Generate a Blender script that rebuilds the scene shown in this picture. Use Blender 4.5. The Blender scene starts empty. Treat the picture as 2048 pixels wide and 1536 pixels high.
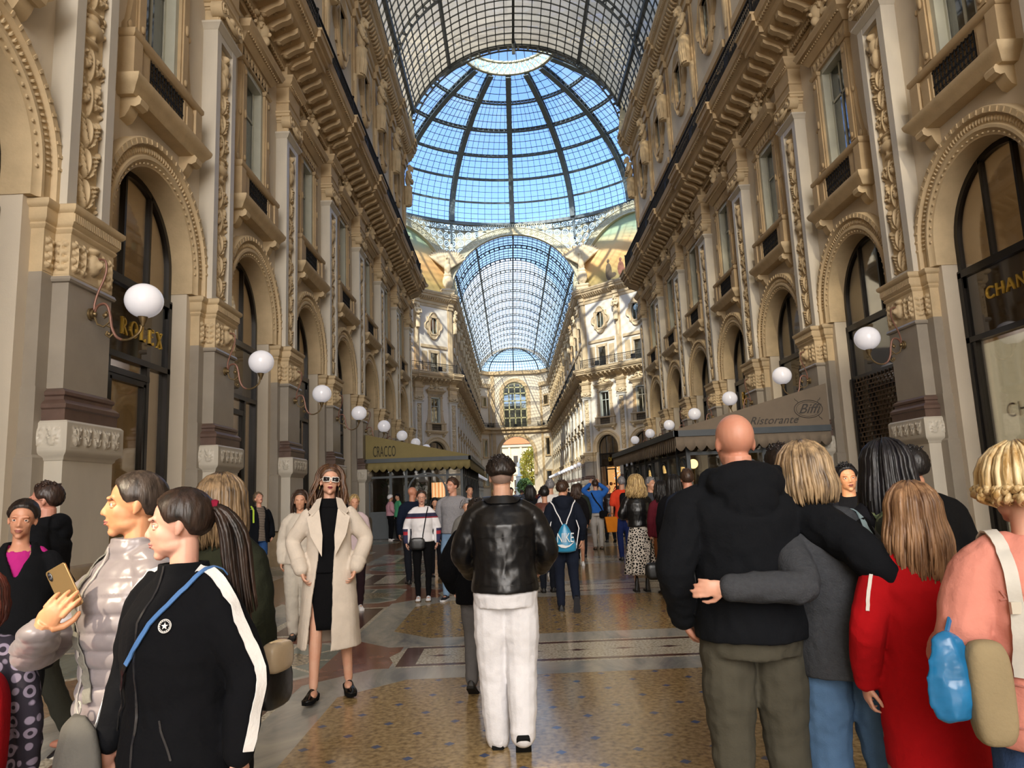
import bpy, bmesh, math, random
import numpy as np
from mathutils import Matrix, Vector, noise
from math import sin, cos, pi, radians as rad, sqrt, atan2
C = bpy.context.scene.collection
sc = bpy.context.scene
# ---------------------------------------------------------------- camera
AX = 1.15            # axis of the arcade (the camera stands left of it)
EYE = 1.54
YAW, PITCH, ROLL, FPX = 0.005, 0.1504, -0.0400, 1444.2
def cam_axes():
    cy, sy, cp, sp = cos(YAW), sin(YAW), cos(PITCH), sin(PITCH)
    f = np.array([sy*cp, cy*cp, sp]); r = np.array([cy, -sy, 0.0]); u = np.cross(r, f)
    c, s = cos(ROLL), sin(ROLL)
    return c*r+s*u, -s*r+c*u, f
_r, _u, _f = cam_axes()
cam = bpy.data.cameras.new('camera'); cam.sensor_width = 36.0; cam.lens = FPX/2048*36; cam.clip_end = 2000; cam.clip_start = .05
co = bpy.data.objects.new('camera', cam); C.objects.link(co)
co.matrix_world = Matrix(((_r[0], _u[0], -_f[0], 0), (_r[1], _u[1], -_f[1], 0), (_r[2], _u[2], -_f[2], EYE), (0, 0, 0, 1)))
sc.camera = co
# ---------------------------------------------------------------- light
w = bpy.data.worlds.new('sky'); sc.world = w; w.use_nodes = True
wn = w.node_tree; wn.nodes.clear()
st = wn.nodes.new('ShaderNodeTexSky'); st.sky_type = 'NISHITA'; st.sun_disc = False
SUN_EL, SUN_AZ = rad(33), rad(194)       # azimuth measured clockwise from +Y
st.sun_elevation = SUN_EL; st.sun_rotation = SUN_AZ; st.altitude = 120; st.air_density = 1.0; st.dust_density = 0.6; st.ozone_density = 1.2
bgn = wn.nodes.new('ShaderNodeBackground'); bgn.inputs[1].default_value = 0.26
wo = wn.nodes.new('ShaderNodeOutputWorld')
wn.links.new(st.outputs[0], bgn.inputs[0]); wn.links.new(bgn.outputs[0], wo.inputs[0])
sl = bpy.data.lights.new('sun', 'SUN'); sl.energy = 8.0; sl.angle = rad(.6); sl.color = (1.0, .83, .58)
so = bpy.data.objects.new('sun', sl); C.objects.link(so)
_sd = Vector((sin(SUN_AZ)*cos(SUN_EL), cos(SUN_AZ)*cos(SUN_EL), sin(SUN_EL)))
so.rotation_euler = _sd.to_track_quat('Z', 'Y').to_euler(); so.location = (0, -40, 60)
al = bpy.data.lights.new('daylight_from_entrance_arch', 'AREA'); al.shape = 'RECTANGLE'; al.size = 13; al.size_y = 20; al.energy = 4300; al.color = (1.0, .96, .92)
ao = bpy.data.objects.new('daylight_from_entrance_arch', al); C.objects.link(ao); ao.location = (AX, -21, 12); ao.rotation_euler = (rad(84), 0, 0)
vs = sc.view_settings; vs.view_transform = 'Standard'; vs.look = 'None'; vs.gamma = 1; vs.use_curve_mapping = False
vs.exposure = 1.08
sc.cycles.max_bounces = 7; sc.cycles.diffuse_bounces = 4; sc.cycles.glossy_bounces = 3; sc.cycles.transmission_bounces = 4
sc.cycles.transparent_max_bounces = 12; sc.cycles.caustics_reflective = False; sc.cycles.caustics_refractive = False
sc.cycles.use_denoising = True; sc.cycles.sample_clamp_indirect = 6; sc.cycles.blur_glossy = 1.0
# ---------------------------------------------------------------- names and tags
def tag(o, label=None, cat=None, group=None, kind=None):
    if label: o['label'] = label
    if cat: o['category'] = cat
    if group: o['group'] = group
    if kind: o['kind'] = kind
    return o
def empty(name, loc=(0, 0, 0), rz=0, parent=None):
    o = bpy.data.objects.new(name, None); C.objects.link(o); o.location = loc; o.rotation_euler = (0, 0, rz)
    if parent: o.parent = parent
    o.empty_display_size = .1
    return o
def mobj(name, me, parent=None, loc=None, rz=None):
    o = bpy.data.objects.new(name, me); C.objects.link(o)
    if parent: o.parent = parent
    if loc is not None: o.location = loc
    if rz is not None: o.rotation_euler = (0, 0, rz)
    return o
KIDS = {}
def kids(o):
    return [c for c in bpy.data.objects if c.parent == o]
def flat_tree(o):          # snapshot of a thing: list of (object, index of parent)
    out = [(o, -1)]; i = 0
    pool = {}
    for c in bpy.data.objects:
        if c.parent: pool.setdefault(c.parent.name, []).append(c)
    while i < len(out):
        for c in pool.get(out[i][0].name, []): out.append((c, i))
        i += 1
    return out
def dup(tree, loc, rz):
    new = []
    for o, pi_ in tree:
        c = o.copy(); C.objects.link(c)
        if pi_ >= 0:
            c.parent = new[pi_]
        new.append(c)
    new[0].location = loc; new[0].rotation_euler = (0, 0, rz)
    return new[0]
class Proto:               # first placement moves the source itself, later ones copy it
    def __init__(s, root): s.root = root; s.tree = flat_tree(root); s.used = False
    def put(s, loc, rz, label=None, group=None, mirror=False):
        if not s.used: o = s.root; s.used = True; o.location = loc; o.rotation_euler = (0, 0, rz)
        else: o = dup(s.tree, loc, rz)
        if label: o['label'] = label
        if group: o['group'] = group
        o.scale = (-1 if mirror else 1, 1, 1)
        return o
# ---------------------------------------------------------------- mesh builder
class MB:
    def __init__(s): s.v = []; s.f = []; s.M = None; s.mi = []; s.cur = 0
    def add(s, vs, fs):
        n = len(s.v)
        if s.M is not None: vs = [tuple(s.M @ Vector(v)) for v in vs]
        s.v.extend([tuple(v) for v in vs]); s.f.extend([tuple(i+n for i in f) for f in fs]); s.mi.extend([s.cur]*len(fs))
        return s
    def box(s, x0, x1, y0, y1, z0, z1):
        return s.add([(x0,y0,z0),(x1,y0,z0),(x1,y1,z0),(x0,y1,z0),(x0,y0,z1),(x1,y0,z1),(x1,y1,z1),(x0,y1,z1)],
            [(0,3,2,1),(4,5,6,7),(0,1,5,4),(1,2,6,5),(2,3,7,6),(3,0,4,7)])
    def loft(s, rings, closed=True, caps=True):
        n = len(rings[0]); vs = [p for r in rings for p in r]; fs = []
        for i in range(len(rings)-1):
            for j in range(n if closed else n-1):
                k = (j+1) % n
                fs.append((i*n+j, i*n+k, (i+1)*n+k, (i+1)*n+j))
        if caps and closed: fs.append(tuple(reversed(range(n)))); fs.append(tuple((len(rings)-1)*n+j for j in range(n)))
        return s.add(vs, fs)
    def stack(s, hw, d, prof, x=0, back=.06):     # mouldings wrapped round three sides of a block standing d out of the wall
        return s.loft([[(x-hw-o, back, z), (x-hw-o, -d-o, z), (x+hw+o, -d-o, z), (x+hw+o, back, z)] for o, z in prof])
    def prism(s, poly, a0, a1, axis='y'):          # polygon extruded along an axis
        if axis == 'y': r = [[(p[0], a, p[1]) for p in poly] for a in (a0, a1)]
        elif axis == 'x': r = [[(a, p[0], p[1]) for p in poly] for a in (a0, a1)]
        else: r = [[(p[0], p[1], a) for p in poly] for a in (a0, a1)]
        return s.loft(r)
    def arch(s, zc, sec, z0=None, n=28, cx=0, a0=0, a1=pi):       # section [(r,out)] swept round a semicircle, with stilts down to z0
        rings = []
        if z0 is not None and z0 < zc: rings.append([(cx+r, -o, z0) for r, o in sec])
        for i in range(n+1):
            a = a0+(a1-a0)*i/n; rings.append([(cx+r*cos(a), -o, zc+r*sin(a)) for r, o in sec])
        if z0 is not None and z0 < zc: rings.append([(cx-r, -o, z0) for r, o in sec])
        return s.loft(rings)
    def tube(s, pts, r, n=6, caps=True):
        pts = [Vector(p) for p in pts]; rings = []; up = None
        rr = r if isinstance(r, (list, tuple)) else [r]*len(pts)
        for i, p in enumerate(pts):
            t = (pts[min(i+1, len(pts)-1)]-pts[max(i-1, 0)])
            if t.length < 1e-9: t = Vector((0, 0, 1))
            t.normalize()
            if up is None: up = Vector((0, 0, 1)) if abs(t.z) < .9 else Vector((1, 0, 0))
            a = t.cross(up)
            if a.length < 1e-6: a = t.cross(Vector((1, 0, 0)))
            a.normalize(); b = a.cross(t); up = b
            rings.append([tuple(p+(a*cos(2*pi*k/n)+b*sin(2*pi*k/n))*rr[i]) for k in range(n)])
        return s.loft(rings, True, caps)
    def ell(s, c, r, nu=14, nv=9, rot=None):
        rx, ry, rz = r if isinstance(r, (tuple, list)) else (r, r, r)
        vs = [(0, 0, -rz)]; fs = []
        for i in range(1, nv):
            t = pi*i/nv
            for j in range(nu): a = 2*pi*j/nu; vs.append((rx*sin(t)*cos(a), ry*sin(t)*sin(a), -rz*cos(t)))
        vs.append((0, 0, rz)); L = len(vs)-1
        for j in range(nu):
            k = (j+1) % nu; fs.append((0, 1+k, 1+j)); fs.append((L, L-nu+j, L-nu+k))
            for i in range(nv-2): b = 1+i*nu; fs.append((b+j, b+k, b+nu+k, b+nu+j))
        m = Matrix.Translation(c) @ (rot.to_4x4() if rot is not None else Matrix.Identity(4))
        return s.add([tuple(m @ Vector(v)) for v in vs], fs)
    def lathe(s, prof, n=20, c=(0, 0, 0)):
        return s.loft([[(c[0]+r*cos(2*pi*k/n), c[1]+r*sin(2*pi*k/n), c[2]+z) for k in range(n)] for r, z in prof])
    def disc(s, c, r, n, out0, out1):            # short cylinder along y
        return s.prism([(c[0]+r*cos(2*pi*k/n), c[1]+r*sin(2*pi*k/n)) for k in range(n)], out0, out1)
    def hf(s, x0, x1, z0, z1, H, out=0.0):        # relief panel: height field H[nz][nx] standing out of the plane y=-out
        nz, nx = H.shape
        vs = [(x0+(x1-x0)*i/(nx-1), -(out+float(H[j, i])), z0+(z1-z0)*j/(nz-1)) for j in range(nz) for i in range(nx)]
        fs = [(j*nx+i, j*nx+i+1, (j+1)*nx+i+1, (j+1)*nx+i) for j in range(nz-1) for i in range(nx-1)]
        return s.add(vs, fs)
    def mesh(s, name, mats, ang=40):
        me = bpy.data.meshes.new(name); me.from_pydata(s.v, [], s.f)
        for m in (mats if isinstance(mats, (list, tuple)) else [mats]): me.materials.append(m)
        if any(s.mi): me.polygons.foreach_set('material_index', s.mi)
        bm = bmesh.new(); bm.from_mesh(me); bmesh.ops.recalc_face_normals(bm, faces=bm.faces); bm.to_mesh(me); bm.free()
        me.polygons.foreach_set('use_smooth', [True]*len(me.polygons))
        if ang < 180: me.set_sharp_from_angle(angle=rad(ang))
        me.update()
        return me
    def build(s, name, mats, parent=None, ang=40, loc=None, rz=None):
        return mobj(name, s.mesh(name, mats, ang), parent, loc, rz)
def bake(mb, vox, smooth=3, fac=.6, mods=None, extra=None):
    """union of overlapping volumes as one continuous skin (returned as MB-free mesh data)"""
    me = bpy.data.meshes.new('skin'); me.from_pydata(mb.v, [], mb.f)
    bm = bmesh.new(); bm.from_mesh(me); bmesh.ops.recalc_face_normals(bm, faces=bm.faces); bm.to_mesh(me); bm.free()
    o = bpy.data.objects.new('skin', me); C.objects.link(o)
    m = o.modifiers.new('r', 'REMESH'); m.mode = 'VOXEL'; m.voxel_size = vox
    if smooth: m = o.modifiers.new('s', 'SMOOTH'); m.iterations = smooth; m.factor = fac
    if mods: mods(o)
    dg = bpy.context.evaluated_depsgraph_get(); dg.update()
    out = bpy.data.meshes.new_from_object(o.evaluated_get(dg))
    bpy.data.objects.remove(o); bpy.data.meshes.remove(me)
    out.polygons.foreach_set('use_smooth', [True]*len(out.polygons))
    return out
ORD = 'first second third fourth fifth sixth seventh eighth ninth tenth eleventh twelfth thirteenth fourteenth fifteenth sixteenth'.split()
# ---------------------------------------------------------------- materials
class X:                       # arithmetic on shader sockets
    T = None
    def __init__(s, k): s.k = k
    @staticmethod
    def op(o, *a):
        n = X.T.nodes.new('ShaderNodeMath'); n.operation = o
        for i, v in enumerate(a):
            if isinstance(v, X): X.T.links.new(v.k, n.inputs[i])
            else: n.inputs[i].default_value = v
        return X(n.outputs[0])
    def __add__(s, o): return X.op('ADD', s, o)
    __radd__ = __add__
    def __sub__(s, o): return X.op('SUBTRACT', s, o)
    def __rsub__(s, o): return X.op('SUBTRACT', o, s)
    def __mul__(s, o): return X.op('MULTIPLY', s, o)
    __rmul__ = __mul__
    def __truediv__(s, o): return X.op('DIVIDE', s, o)
    def __lt__(s, o): return X.op('LESS_THAN', s, o)
    def __gt__(s, o): return X.op('GREATER_THAN', s, o)
    def abs(s): return X.op('ABSOLUTE', s)
    def sin(s): return X.op('SINE', s)
    def floor(s): return X.op('FLOOR', s)
    def sq(s): return X.op('MULTIPLY', s, s)
    def min(s, o): return X.op('MINIMUM', s, o)
    def max(s, o): return X.op('MAXIMUM', s, o)
    def pm(s, p): return s-(s/p).floor()*p          # positive modulo
def lin(c):
    return tuple((x/12.92 if x <= .04045 else ((x+.055)/1.055)**2.4) for x in c)
def hx(h): return lin(tuple(int(h[i:i+2], 16)/255 for i in (0, 2, 4)))
def newmat(name):
    m = bpy.data.materials.new(name); m.use_nodes = True; nt = m.node_tree; nt.nodes.clear(); X.T = nt
    out = nt.nodes.new('ShaderNodeOutputMaterial'); b = nt.nodes.new('ShaderNodeBsdfPrincipled'); nt.links.new(b.outputs[0], out.inputs[0])
    return m, nt, b, out
def coords(nt, kind='Object'):
    t = nt.nodes.new('ShaderNodeTexCoord'); return t.outputs[kind]
def sep(nt, v):
    n = nt.nodes.new('ShaderNodeSeparateXYZ'); nt.links.new(v, n.inputs[0]); return X(n.outputs[0]), X(n.outputs[1]), X(n.outputs[2])
def noi(nt, v, scale, detail=3, rough=.5, dist=0, sc3=None):
    if sc3:
        mp = nt.nodes.new('ShaderNodeMapping'); mp.inputs['Scale'].default_value = sc3; nt.links.new(v, mp.inputs[0]); v = mp.outputs[0]
    n = nt.nodes.new('ShaderNodeTexNoise'); n.inputs['Scale'].default_value = scale; n.inputs['Detail'].default_value = detail
    n.inputs['Roughness'].default_value = rough; n.inputs['Distortion'].default_value = dist
    if v is not None: nt.links.new(v, n.inputs['Vector'])
    return n.outputs['Fac']
def ramp(nt, f, stops):
    n = nt.nodes.new('ShaderNodeValToRGB'); nt.links.new(f.k if isinstance(f, X) else f, n.inputs[0])
    e = n.color_ramp.elements
    while len(e) < len(stops): e.new(.5)
    for i, (p, c) in enumerate(stops): e[i].position = p; e[i].color = (*c, 1)
    return n.outputs[0]
def mix(nt, f, a, b):
    n = nt.nodes.new('ShaderNodeMix'); n.data_type = 'RGBA'
    for s, v in ((n.inputs[0], f), (n.inputs[6], a), (n.inputs[7], b)):
        if isinstance(v, X): nt.links.new(v.k, s)
        elif hasattr(v, 'links') or hasattr(v, 'is_linked'): nt.links.new(v, s)
        elif isinstance(v, tuple): s.default_value = (*v, 1)
        else: s.default_value = v
    return n.outputs[2]
def bump(nt, b, h, strength=.3, dist=.02):
    n = nt.nodes.new('ShaderNodeBump'); n.inputs['Strength'].default_value = strength; n.inputs['Distance'].default_value = dist
    nt.links.new(h.k if isinstance(h, X) else h, n.inputs['Height']); nt.links.new(n.outputs[0], b.inputs['Normal'])
def basic(name, col, rough=.6, var=.12, scale=3, bmp=0, bscale=40, metal=0, spec=.5, coat=0, sheen=0, tint=None, sc3=None, bd=.01):
    m, nt, b, o = newmat(name); c = coords(nt)
    if isinstance(col, str): col = hx(col)
    b.inputs['Roughness'].default_value = rough; b.inputs['Metallic'].default_value = metal; b.inputs['Specular IOR Level'].default_value = spec
    if coat: b.inputs['Coat Weight'].default_value = coat; b.inputs['Coat Roughness'].default_value = .1
    if sheen: b.inputs['Sheen Weight'].default_value = sheen; b.inputs['Sheen Roughness'].default_value = .5
    if var:
        d = tuple(x*(1-var) for x in col); l = tuple(min(1, x*(1+var)) for x in col)
        if tint: d = hx(tint)
        nt.links.new(ramp(nt, noi(nt, c, scale, 5, .6, sc3=sc3), [(.3, d), (.7, l)]), b.inputs['Base Color'])
    else: b.inputs['Base Color'].default_value = (*col, 1)
    if bmp: bump(nt, b, noi(nt, c, bscale, 3), bmp, bd)
    return m
M = {}
M['ochre'] = basic('ochre_stone', 'B79F7B', .75, .14, 1.2, .25, 30)
M['ochre_lt'] = basic('carved_stone', 'C4AE8A', .75, .12, 2.5, .3, 25)
M['plaster'] = basic('pale_plaster', 'D0C4B1', .85, .06, .7, .1, 60)
M['marble'] = basic('grey_marble', 'C4BCAD', .45, .10, 1.1, .05, 20, sc3=(1, 1, .35))
M['granite'] = basic('polished_grey_stone', '968D80', .38, .10, 1.6, .05, 20)
M['brown'] = basic('dark_brown_stone', '5F4B42', .32, .15, 5, .1, 20)
M['plinth'] = basic('weathered_plinth_stone', '8E7B5F', .5, .25, 3, .1, 20)
M['iron'] = basic('dark_iron', '232222', .75, .2, 9, .1, 40, spec=.2)
M['steel'] = basic('grey_painted_iron', '59605F', .5, .12, 4)
M['steel_dk'] = basic('dark_roof_iron', '2F3333', .55, .2, 3)
M['steel_lt'] = basic('pale_pierced_iron', 'B9B193', .6, .12, 3)
M['frame'] = basic('black_shop_frame', '1E1B19', .28, .1, 5, metal=.3)
M['copper'] = basic('worn_copper', '7D5748', .45, .2, 14, metal=.3)
M['brass'] = basic('aged_brass', '7A6748', .45, .25, 20, metal=.7)
M['gold'] = basic('gilt_lettering', 'D8B24A', .3, 0, metal=.6)
M['white_frame'] = basic('grey_white_window_frame', 'B5B5A6', .5, .05)
M['curtain'] = basic('window_blind', 'A9AA97', .8, .1, 2)
M['eagle'] = M['ochre_lt']
def glassy(name, tint, refl=.25, rough=.03, alpha=.5, diff=None):
    m, nt, b, o = newmat(name); nt.nodes.remove(b)
    t = nt.nodes.new('ShaderNodeBsdfTransparent'); t.inputs[0].default_value = (*tint, 1)
    g = nt.nodes.new('ShaderNodeBsdfGlossy'); g.inputs['Roughness'].default_value = rough; g.inputs[0].default_value = (.9, .9, .9, 1)
    fr = nt.nodes.new('ShaderNodeFresnel'); fr.inputs[0].default_value = 1.5
    f = (X(fr.outputs[0])*.75+refl*.5).min(1.0)
    s = nt.nodes.new('ShaderNodeMixShader'); nt.links.new(f.k, s.inputs[0]); nt.links.new(t.outputs[0], s.inputs[1]); nt.links.new(g.outputs[0], s.inputs[2])
    nt.links.new(s.outputs[0], o.inputs[0])
    return m
M['glass'] = glassy('shop_glass', (.78, .75, .70), .16)
M['glass_dk'] = glassy('smoked_glass', (.25, .23, .21), .14)
M['win_glass'] = glassy('upper_window_glass', (.6, .62, .6), .30)
def roofglass(name, clear, col, dirt, body):
    m, nt, b, o = newmat(name); nt.nodes.remove(b); c = coords(nt)
    t = nt.nodes.new('ShaderNodeBsdfTransparent'); t.inputs[0].default_value = (*clear, 1)
    tr = nt.nodes.new('ShaderNodeBsdfTranslucent'); di = nt.nodes.new('ShaderNodeBsdfDiffuse')
    colr = ramp(nt, noi(nt, c, .35, 4, .6, .6, sc3=(1, .25, 1)), [(.3, tuple(x*.72 for x in col)), (.7, col)])
    nt.links.new(colr, tr.inputs[0]); nt.links.new(colr, di.inputs[0])
    s1 = nt.nodes.new('ShaderNodeMixShader'); s1.inputs[0].default_value = body; nt.links.new(tr.outputs[0], s1.inputs[1]); nt.links.new(di.outputs[0], s1.inputs[2])
    f = (X(noi(nt, c, .5, 5, .65))*.5+dirt-.25).max(0.02).min(1.0)
    s2 = nt.nodes.new('ShaderNodeMixShader'); nt.links.new(f.k, s2.inputs[0]); nt.links.new(t.outputs[0], s2.inputs[1]); nt.links.new(s1.outputs[0], s2.inputs[2])
    nt.links.new(s2.outputs[0], o.inputs[0])
    return m
M['dome_glass'] = roofglass('dome_glass', (.50, .62, .84), (.7, .78, .9), .10, .3)
M['vault_glass'] = roofglass('weathered_vault_glass', (.8, .82, .84), (.20, .195, .18), .90, .2)
M['far_glass'] = roofglass('far_vault_glass', (.66, .76, .88), (.72, .70, .62), .5, .3)
def emit(name, col, e):
    m, nt, b, o = newmat(name); b.inputs['Base Color'].default_value = (*col, 1); b.inputs['Emission Color'].default_value = (*col, 1); b.inputs['Emission Strength'].default_value = e; return m
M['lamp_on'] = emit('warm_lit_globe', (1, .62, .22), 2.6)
M['shop_glow'] = emit('glowing_shop_wall', (.42, .27, .12), .28)  # walls emit by themselves, in place of lighting inside the shops
M['shop_dim'] = emit('faint_glow_wall', (.22, .16, .10), .10)
M['shop_cream'] = emit('glowing_cream_window_back', (.72, .64, .44), .9)  # panel emits so that it reads as lit from behind
m, nt, b, o = newmat('opal_glass_globe'); b.inputs['Base Color'].default_value = (.86, .85, .88, 1); b.inputs['Roughness'].default_value = .12
b.inputs['Subsurface Weight'].default_value = 0.0; b.inputs['Emission Color'].default_value = (.9, .88, .95, 1); b.inputs['Emission Strength'].default_value = .10
M['globe'] = m
# floor: inlaid marble and mosaic laid out in metres from the arcade's axis
m, nt, b, o = newmat('inlaid_marble_floor'); g = coords(nt)
x, y, z = sep(nt, g)
u = (x-AX).abs(); L0 = 4.617
v = (y-(7.4-L0/2)).pm(L0)-L0/2; av = v.abs()
n1 = noi(nt, g, 1.3, 5, .65, 1.5, sc3=(1, .45, 1)); n2 = noi(nt, g, 26, 2, .5); n3 = noi(nt, g, 4, 4, .6)
grey = ramp(nt, n1, [(.35, hx('7C7F80')), (.5, hx('A4A29A')), (.65, hx('BDB9AC'))])
ochre = ramp(nt, n2, [(.3, hx('75603F')), (.5, hx('9C835A')), (.7, hx('B59C70'))])
redm = ramp(nt, n3, [(.35, hx('74483A')), (.65, hx('986854'))])
tan = ramp(nt, noi(nt, g, 9, 4, .6), [(.35, hx('6E5440')), (.65, hx('957658'))])
cream = ramp(nt, noi(nt, g, 40, 2), [(.4, hx('9F9784')), (.55, hx('CFC7B4'))])
brownm = ramp(nt, noi(nt, g, 60, 2), [(.35, hx('38231C')), (.65, hx('6E4C3F'))])
greenm = ramp(nt, n1, [(.3, hx('5D6A64')), (.7, hx('8C958C'))])
mosaic = ramp(nt, noi(nt, g, 30, 2), [(.4, hx('4A4433')), (.6, hx('B9A98A'))])
# outer zone : tan field, then grey strip by the wall
col = tan
col = mix(nt, (u > 6.0), col, grey)
# longitudinal panels between the medallions
q = (u-3.55).abs()
col = mix(nt, (u < 4.75)*1.0, col, grey)
inl = (q < .62)*(av > 1.25)
col = mix(nt, inl, col, cream)
rim = inl*((q > .50)+(av < 1.37)).min(1.0)
rim2 = inl*((q > .22)+(av < 1.6)).min(1.0)
col = mix(nt, rim2, col, brownm); col = mix(nt, rim, col, cream)
# medallions
um = u-3.55; r8 = um.abs().max(av).max((um.abs()+av)*.72)
col = mix(nt, (r8 < 1.28), col, redm); col = mix(nt, (r8 < .86), col, grey); col = mix(nt, (r8 < .78), col, greenm)
spoke = (um.abs().min(av) < .02)+((um.abs()-av).abs() < .03)
col = mix(nt, (r8 < .78)*spoke.min(1.0), col, cream)
col = mix(nt, (r8 < .36), col, mosaic)
# side half-medallions by the wall
us = u-6.1; rs = us.abs().max(av).max((us.abs()+av)*.72)
col = mix(nt, (rs < .8), col, greenm); col = mix(nt, (rs < .9)*(rs > .8), col, cream)
# red points reaching to the band
tip = (u > 2.2)*(u < 3.0)*((av*.75+ (3.0-u)) < .86)
col = mix(nt, tip, col, redm)
# centre: transverse band with diamonds
inc = (u < 2.32)*(av < .87)+(u < 3.05)*(av > .87)*((av*1.0+2.0) > u)*0
col = mix(nt, (u < 2.35+.0)*(av < .90), col, grey)
bz = (u < 2.42-av*.3)*(av < .47)
col = mix(nt, bz, col, cream); col = mix(nt, bz*((u > 2.12)+(av > .34)).min(1.0)*(u < 2.3)*(av < .42), col, brownm)
du = (x-AX-.1).pm(.45)-.225
dia = (av*2.6+(du.abs()) < .11).max((av*9.0+du.abs()) < .17)
col = mix(nt, dia*(u < 2.05)*(av < .3), col, hx('54352E'))
# centre: ochre panels with small blue diamonds
panel = (av > .90)*(u < 2.6)*((u-2.08) < (av-.86))
col = mix(nt, (av > .42)*(u < 3.0)*(av < 2.4)*((u-2.45) < (av-.42))*((av > .47)), col, grey)
col = mix(nt, panel, col, ochre)
P_ = .46
a1 = (x-AX).pm(P_)-P_/2; b1 = y.pm(P_)-P_/2; a2 = (x-AX+P_/2).pm(P_)-P_/2; b2 = (y+P_/2).pm(P_)-P_/2
bl = ((a1.abs()+b1.abs()) < .036).max((a2.abs()+b2.abs()) < .036)
col = mix(nt, panel*bl, col, hx('4D5878'))
nt.links.new(col, b.inputs['Base Color'])
rr = X(noi(nt, g, 2.2, 4, .6))*.18+.085
nt.links.new(rr.k, b.inputs['Roughness']); b.inputs['Specular IOR Level'].default_value = .55
bump(nt, b, noi(nt, g, 9, 2), .03, .01)
M['floor'] = m
# ---------------------------------------------------------------- layout of the arcade
L0 = 4.617; P0 = 9.514                 # bay length, first pilaster
HW = 7.15                              # half width to the wall plane
YE = P0+7*L0+.85                       # where the near arm opens into the octagon
SIDE = 2*HW; APO = SIDE/2*(1+sqrt(2)); YC = YE+APO; YF = YC+APO
NF = 14; YB = YF+NF*L0+.4              # far arm and its end wall
ZS = 22.9                              # springing of the glass vaults
def frame(side, y):                    # placement of a facade unit: local x runs along the wall, local -y looks into the arcade
    return ((AX-HW, y, 0), rad(90)) if side < 0 else ((AX+HW, y, 0), rad(-90))
def diag(side, t, back=0):             # on the far diagonal of the octagon, t metres from its middle
    cx, cy = AX+side*(HW+SIDE/2/sqrt(2)), YF-SIDE/2/sqrt(2)
    a = rad(45) if side < 0 else rad(-45)
    return ((cx+cos(a)*t-sin(a)*back, cy+sin(a)*t+cos(a)*back, 0), a)
# ---------------------------------------------------------------- carved relief
def motif_prims(rng, z0, z1, w):
    P = []                              # cx, cz, rx, rz, rot, h
    z = z0
    while z < z1-.15:
        k = rng.choice(['vase', 'scroll', 'figure', 'leaf', 'mask', 'scroll', 'leaf'])
        if k == 'vase':
            h = .55
            P += [(0, z+.06, w*.28, .05, 0, .05), (0, z+.14, w*.08, .08, 0, .05), (0, z+.27, w*.40, .13, 0, .09), (0, z+.42, w*.22, .08, 0, .07), (0, z+.5, w*.42, .035, 0, .08)]
        elif k == 'figure':
            h = .85; s = rng.choice((-1, 1))
            P += [(0, z+.5, w*.24, .2, 0, .11), (.03*s, z+.74, w*.14, .09, 0, .13), (-.03*s, z+.25, w*.17, .22, .2*s, .10), (.06*s, z+.22, w*.14, .22, -.3*s, .09), (w*.3, z+.5, w*.1, .2, -.7, .08), (-w*.3, z+.55, w*.1, .2, .8, .08)]
        elif k == 'mask':
            h = .45
            P += [(0, z+.22, w*.27, .16, 0, .12), (0, z+.16, w*.1, .05, 0, .15), (w*.1, z+.26, w*.07, .03, .3, .14), (-w*.1, z+.26, w*.07, .03, -.3, .14), (0, z+.37, w*.36, .06, 0, .09)]
        elif k == 'scroll':
            h = .5
            for a in range(10):
                t = a*.62; r = w*.24*(1-a/13)
                for s in (-1, 1): P.append((s*(w*.24+r*cos(t)*.8), z+.25+r*sin(t)*1.1, w*.09, w*.07, t, .06))
            P.append((0, z+.25, w*.07, .26, 0, .06))
        else:
            h = .42
            for a in range(5):
                for s in (-1, 1): P.append((s*w*(.14+.05*a), z+.06+.075*a, w*.2, .028, s*(.9-.12*a), .07))
            P.append((0, z+.2, w*.06, .22, 0, .08))
        for q in range(5):
            s = rng.uniform(.3, .46)*w; zz = z+rng.uniform(0, h); r = rng.uniform(.02, .045)
            P += [(s, zz, r, r*rng.uniform(.8, 2), rng.uniform(-1, 1), .05), (-s, zz, r, r*rng.uniform(.8, 2), rng.uniform(-1, 1), .05)]
        z += h+.03
    return P
def relief(w, z0, z1, nx, nz, seed, P=None, amp=1.0):
    rng = random.Random(seed); P = P if P is not None else motif_prims(rng, z0+.05, z1-.05, w)
    xs = np.linspace(-w/2, w/2, nx); zs = np.linspace(z0, z1, nz); H = np.zeros((nz, nx))
    for cx, cz, rx, rz, rot, h in P:
        j0, j1 = np.searchsorted(zs, [cz-rx-rz, cz+rx+rz]); j1 = min(nz, j1+1)
        if j1 <= j0: continue
        X_, Z_ = np.meshgrid(xs-cx, zs[j0:j1]-cz); c, s = cos(rot), sin(rot)
        a, b = (X_*c+Z_*s)/rx, (-X_*s+Z_*c)/rz
        H[j0:j1] = np.maximum(H[j0:j1], h*amp*np.sqrt(np.clip(1-a*a-b*b, 0, 1)))
    return H
def leaf_prims(x0, x1, z0, z1, step):
    P = []; n = max(1, round((x1-x0)/step)); st = (x1-x0)/n
    for i in range(n):
        c = x0+(i+.5)*st; h = z1-z0
        P += [(c, z0+h*.5, st*.13, h*.46, 0, .05)]
        for k in range(4):
            for s in (-1, 1): P.append((c+s*st*(.17+.06*(k % 2)), z0+h*(.16+.21*k), st*.24, h*.07, s*.8, .045))
    return P
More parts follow.
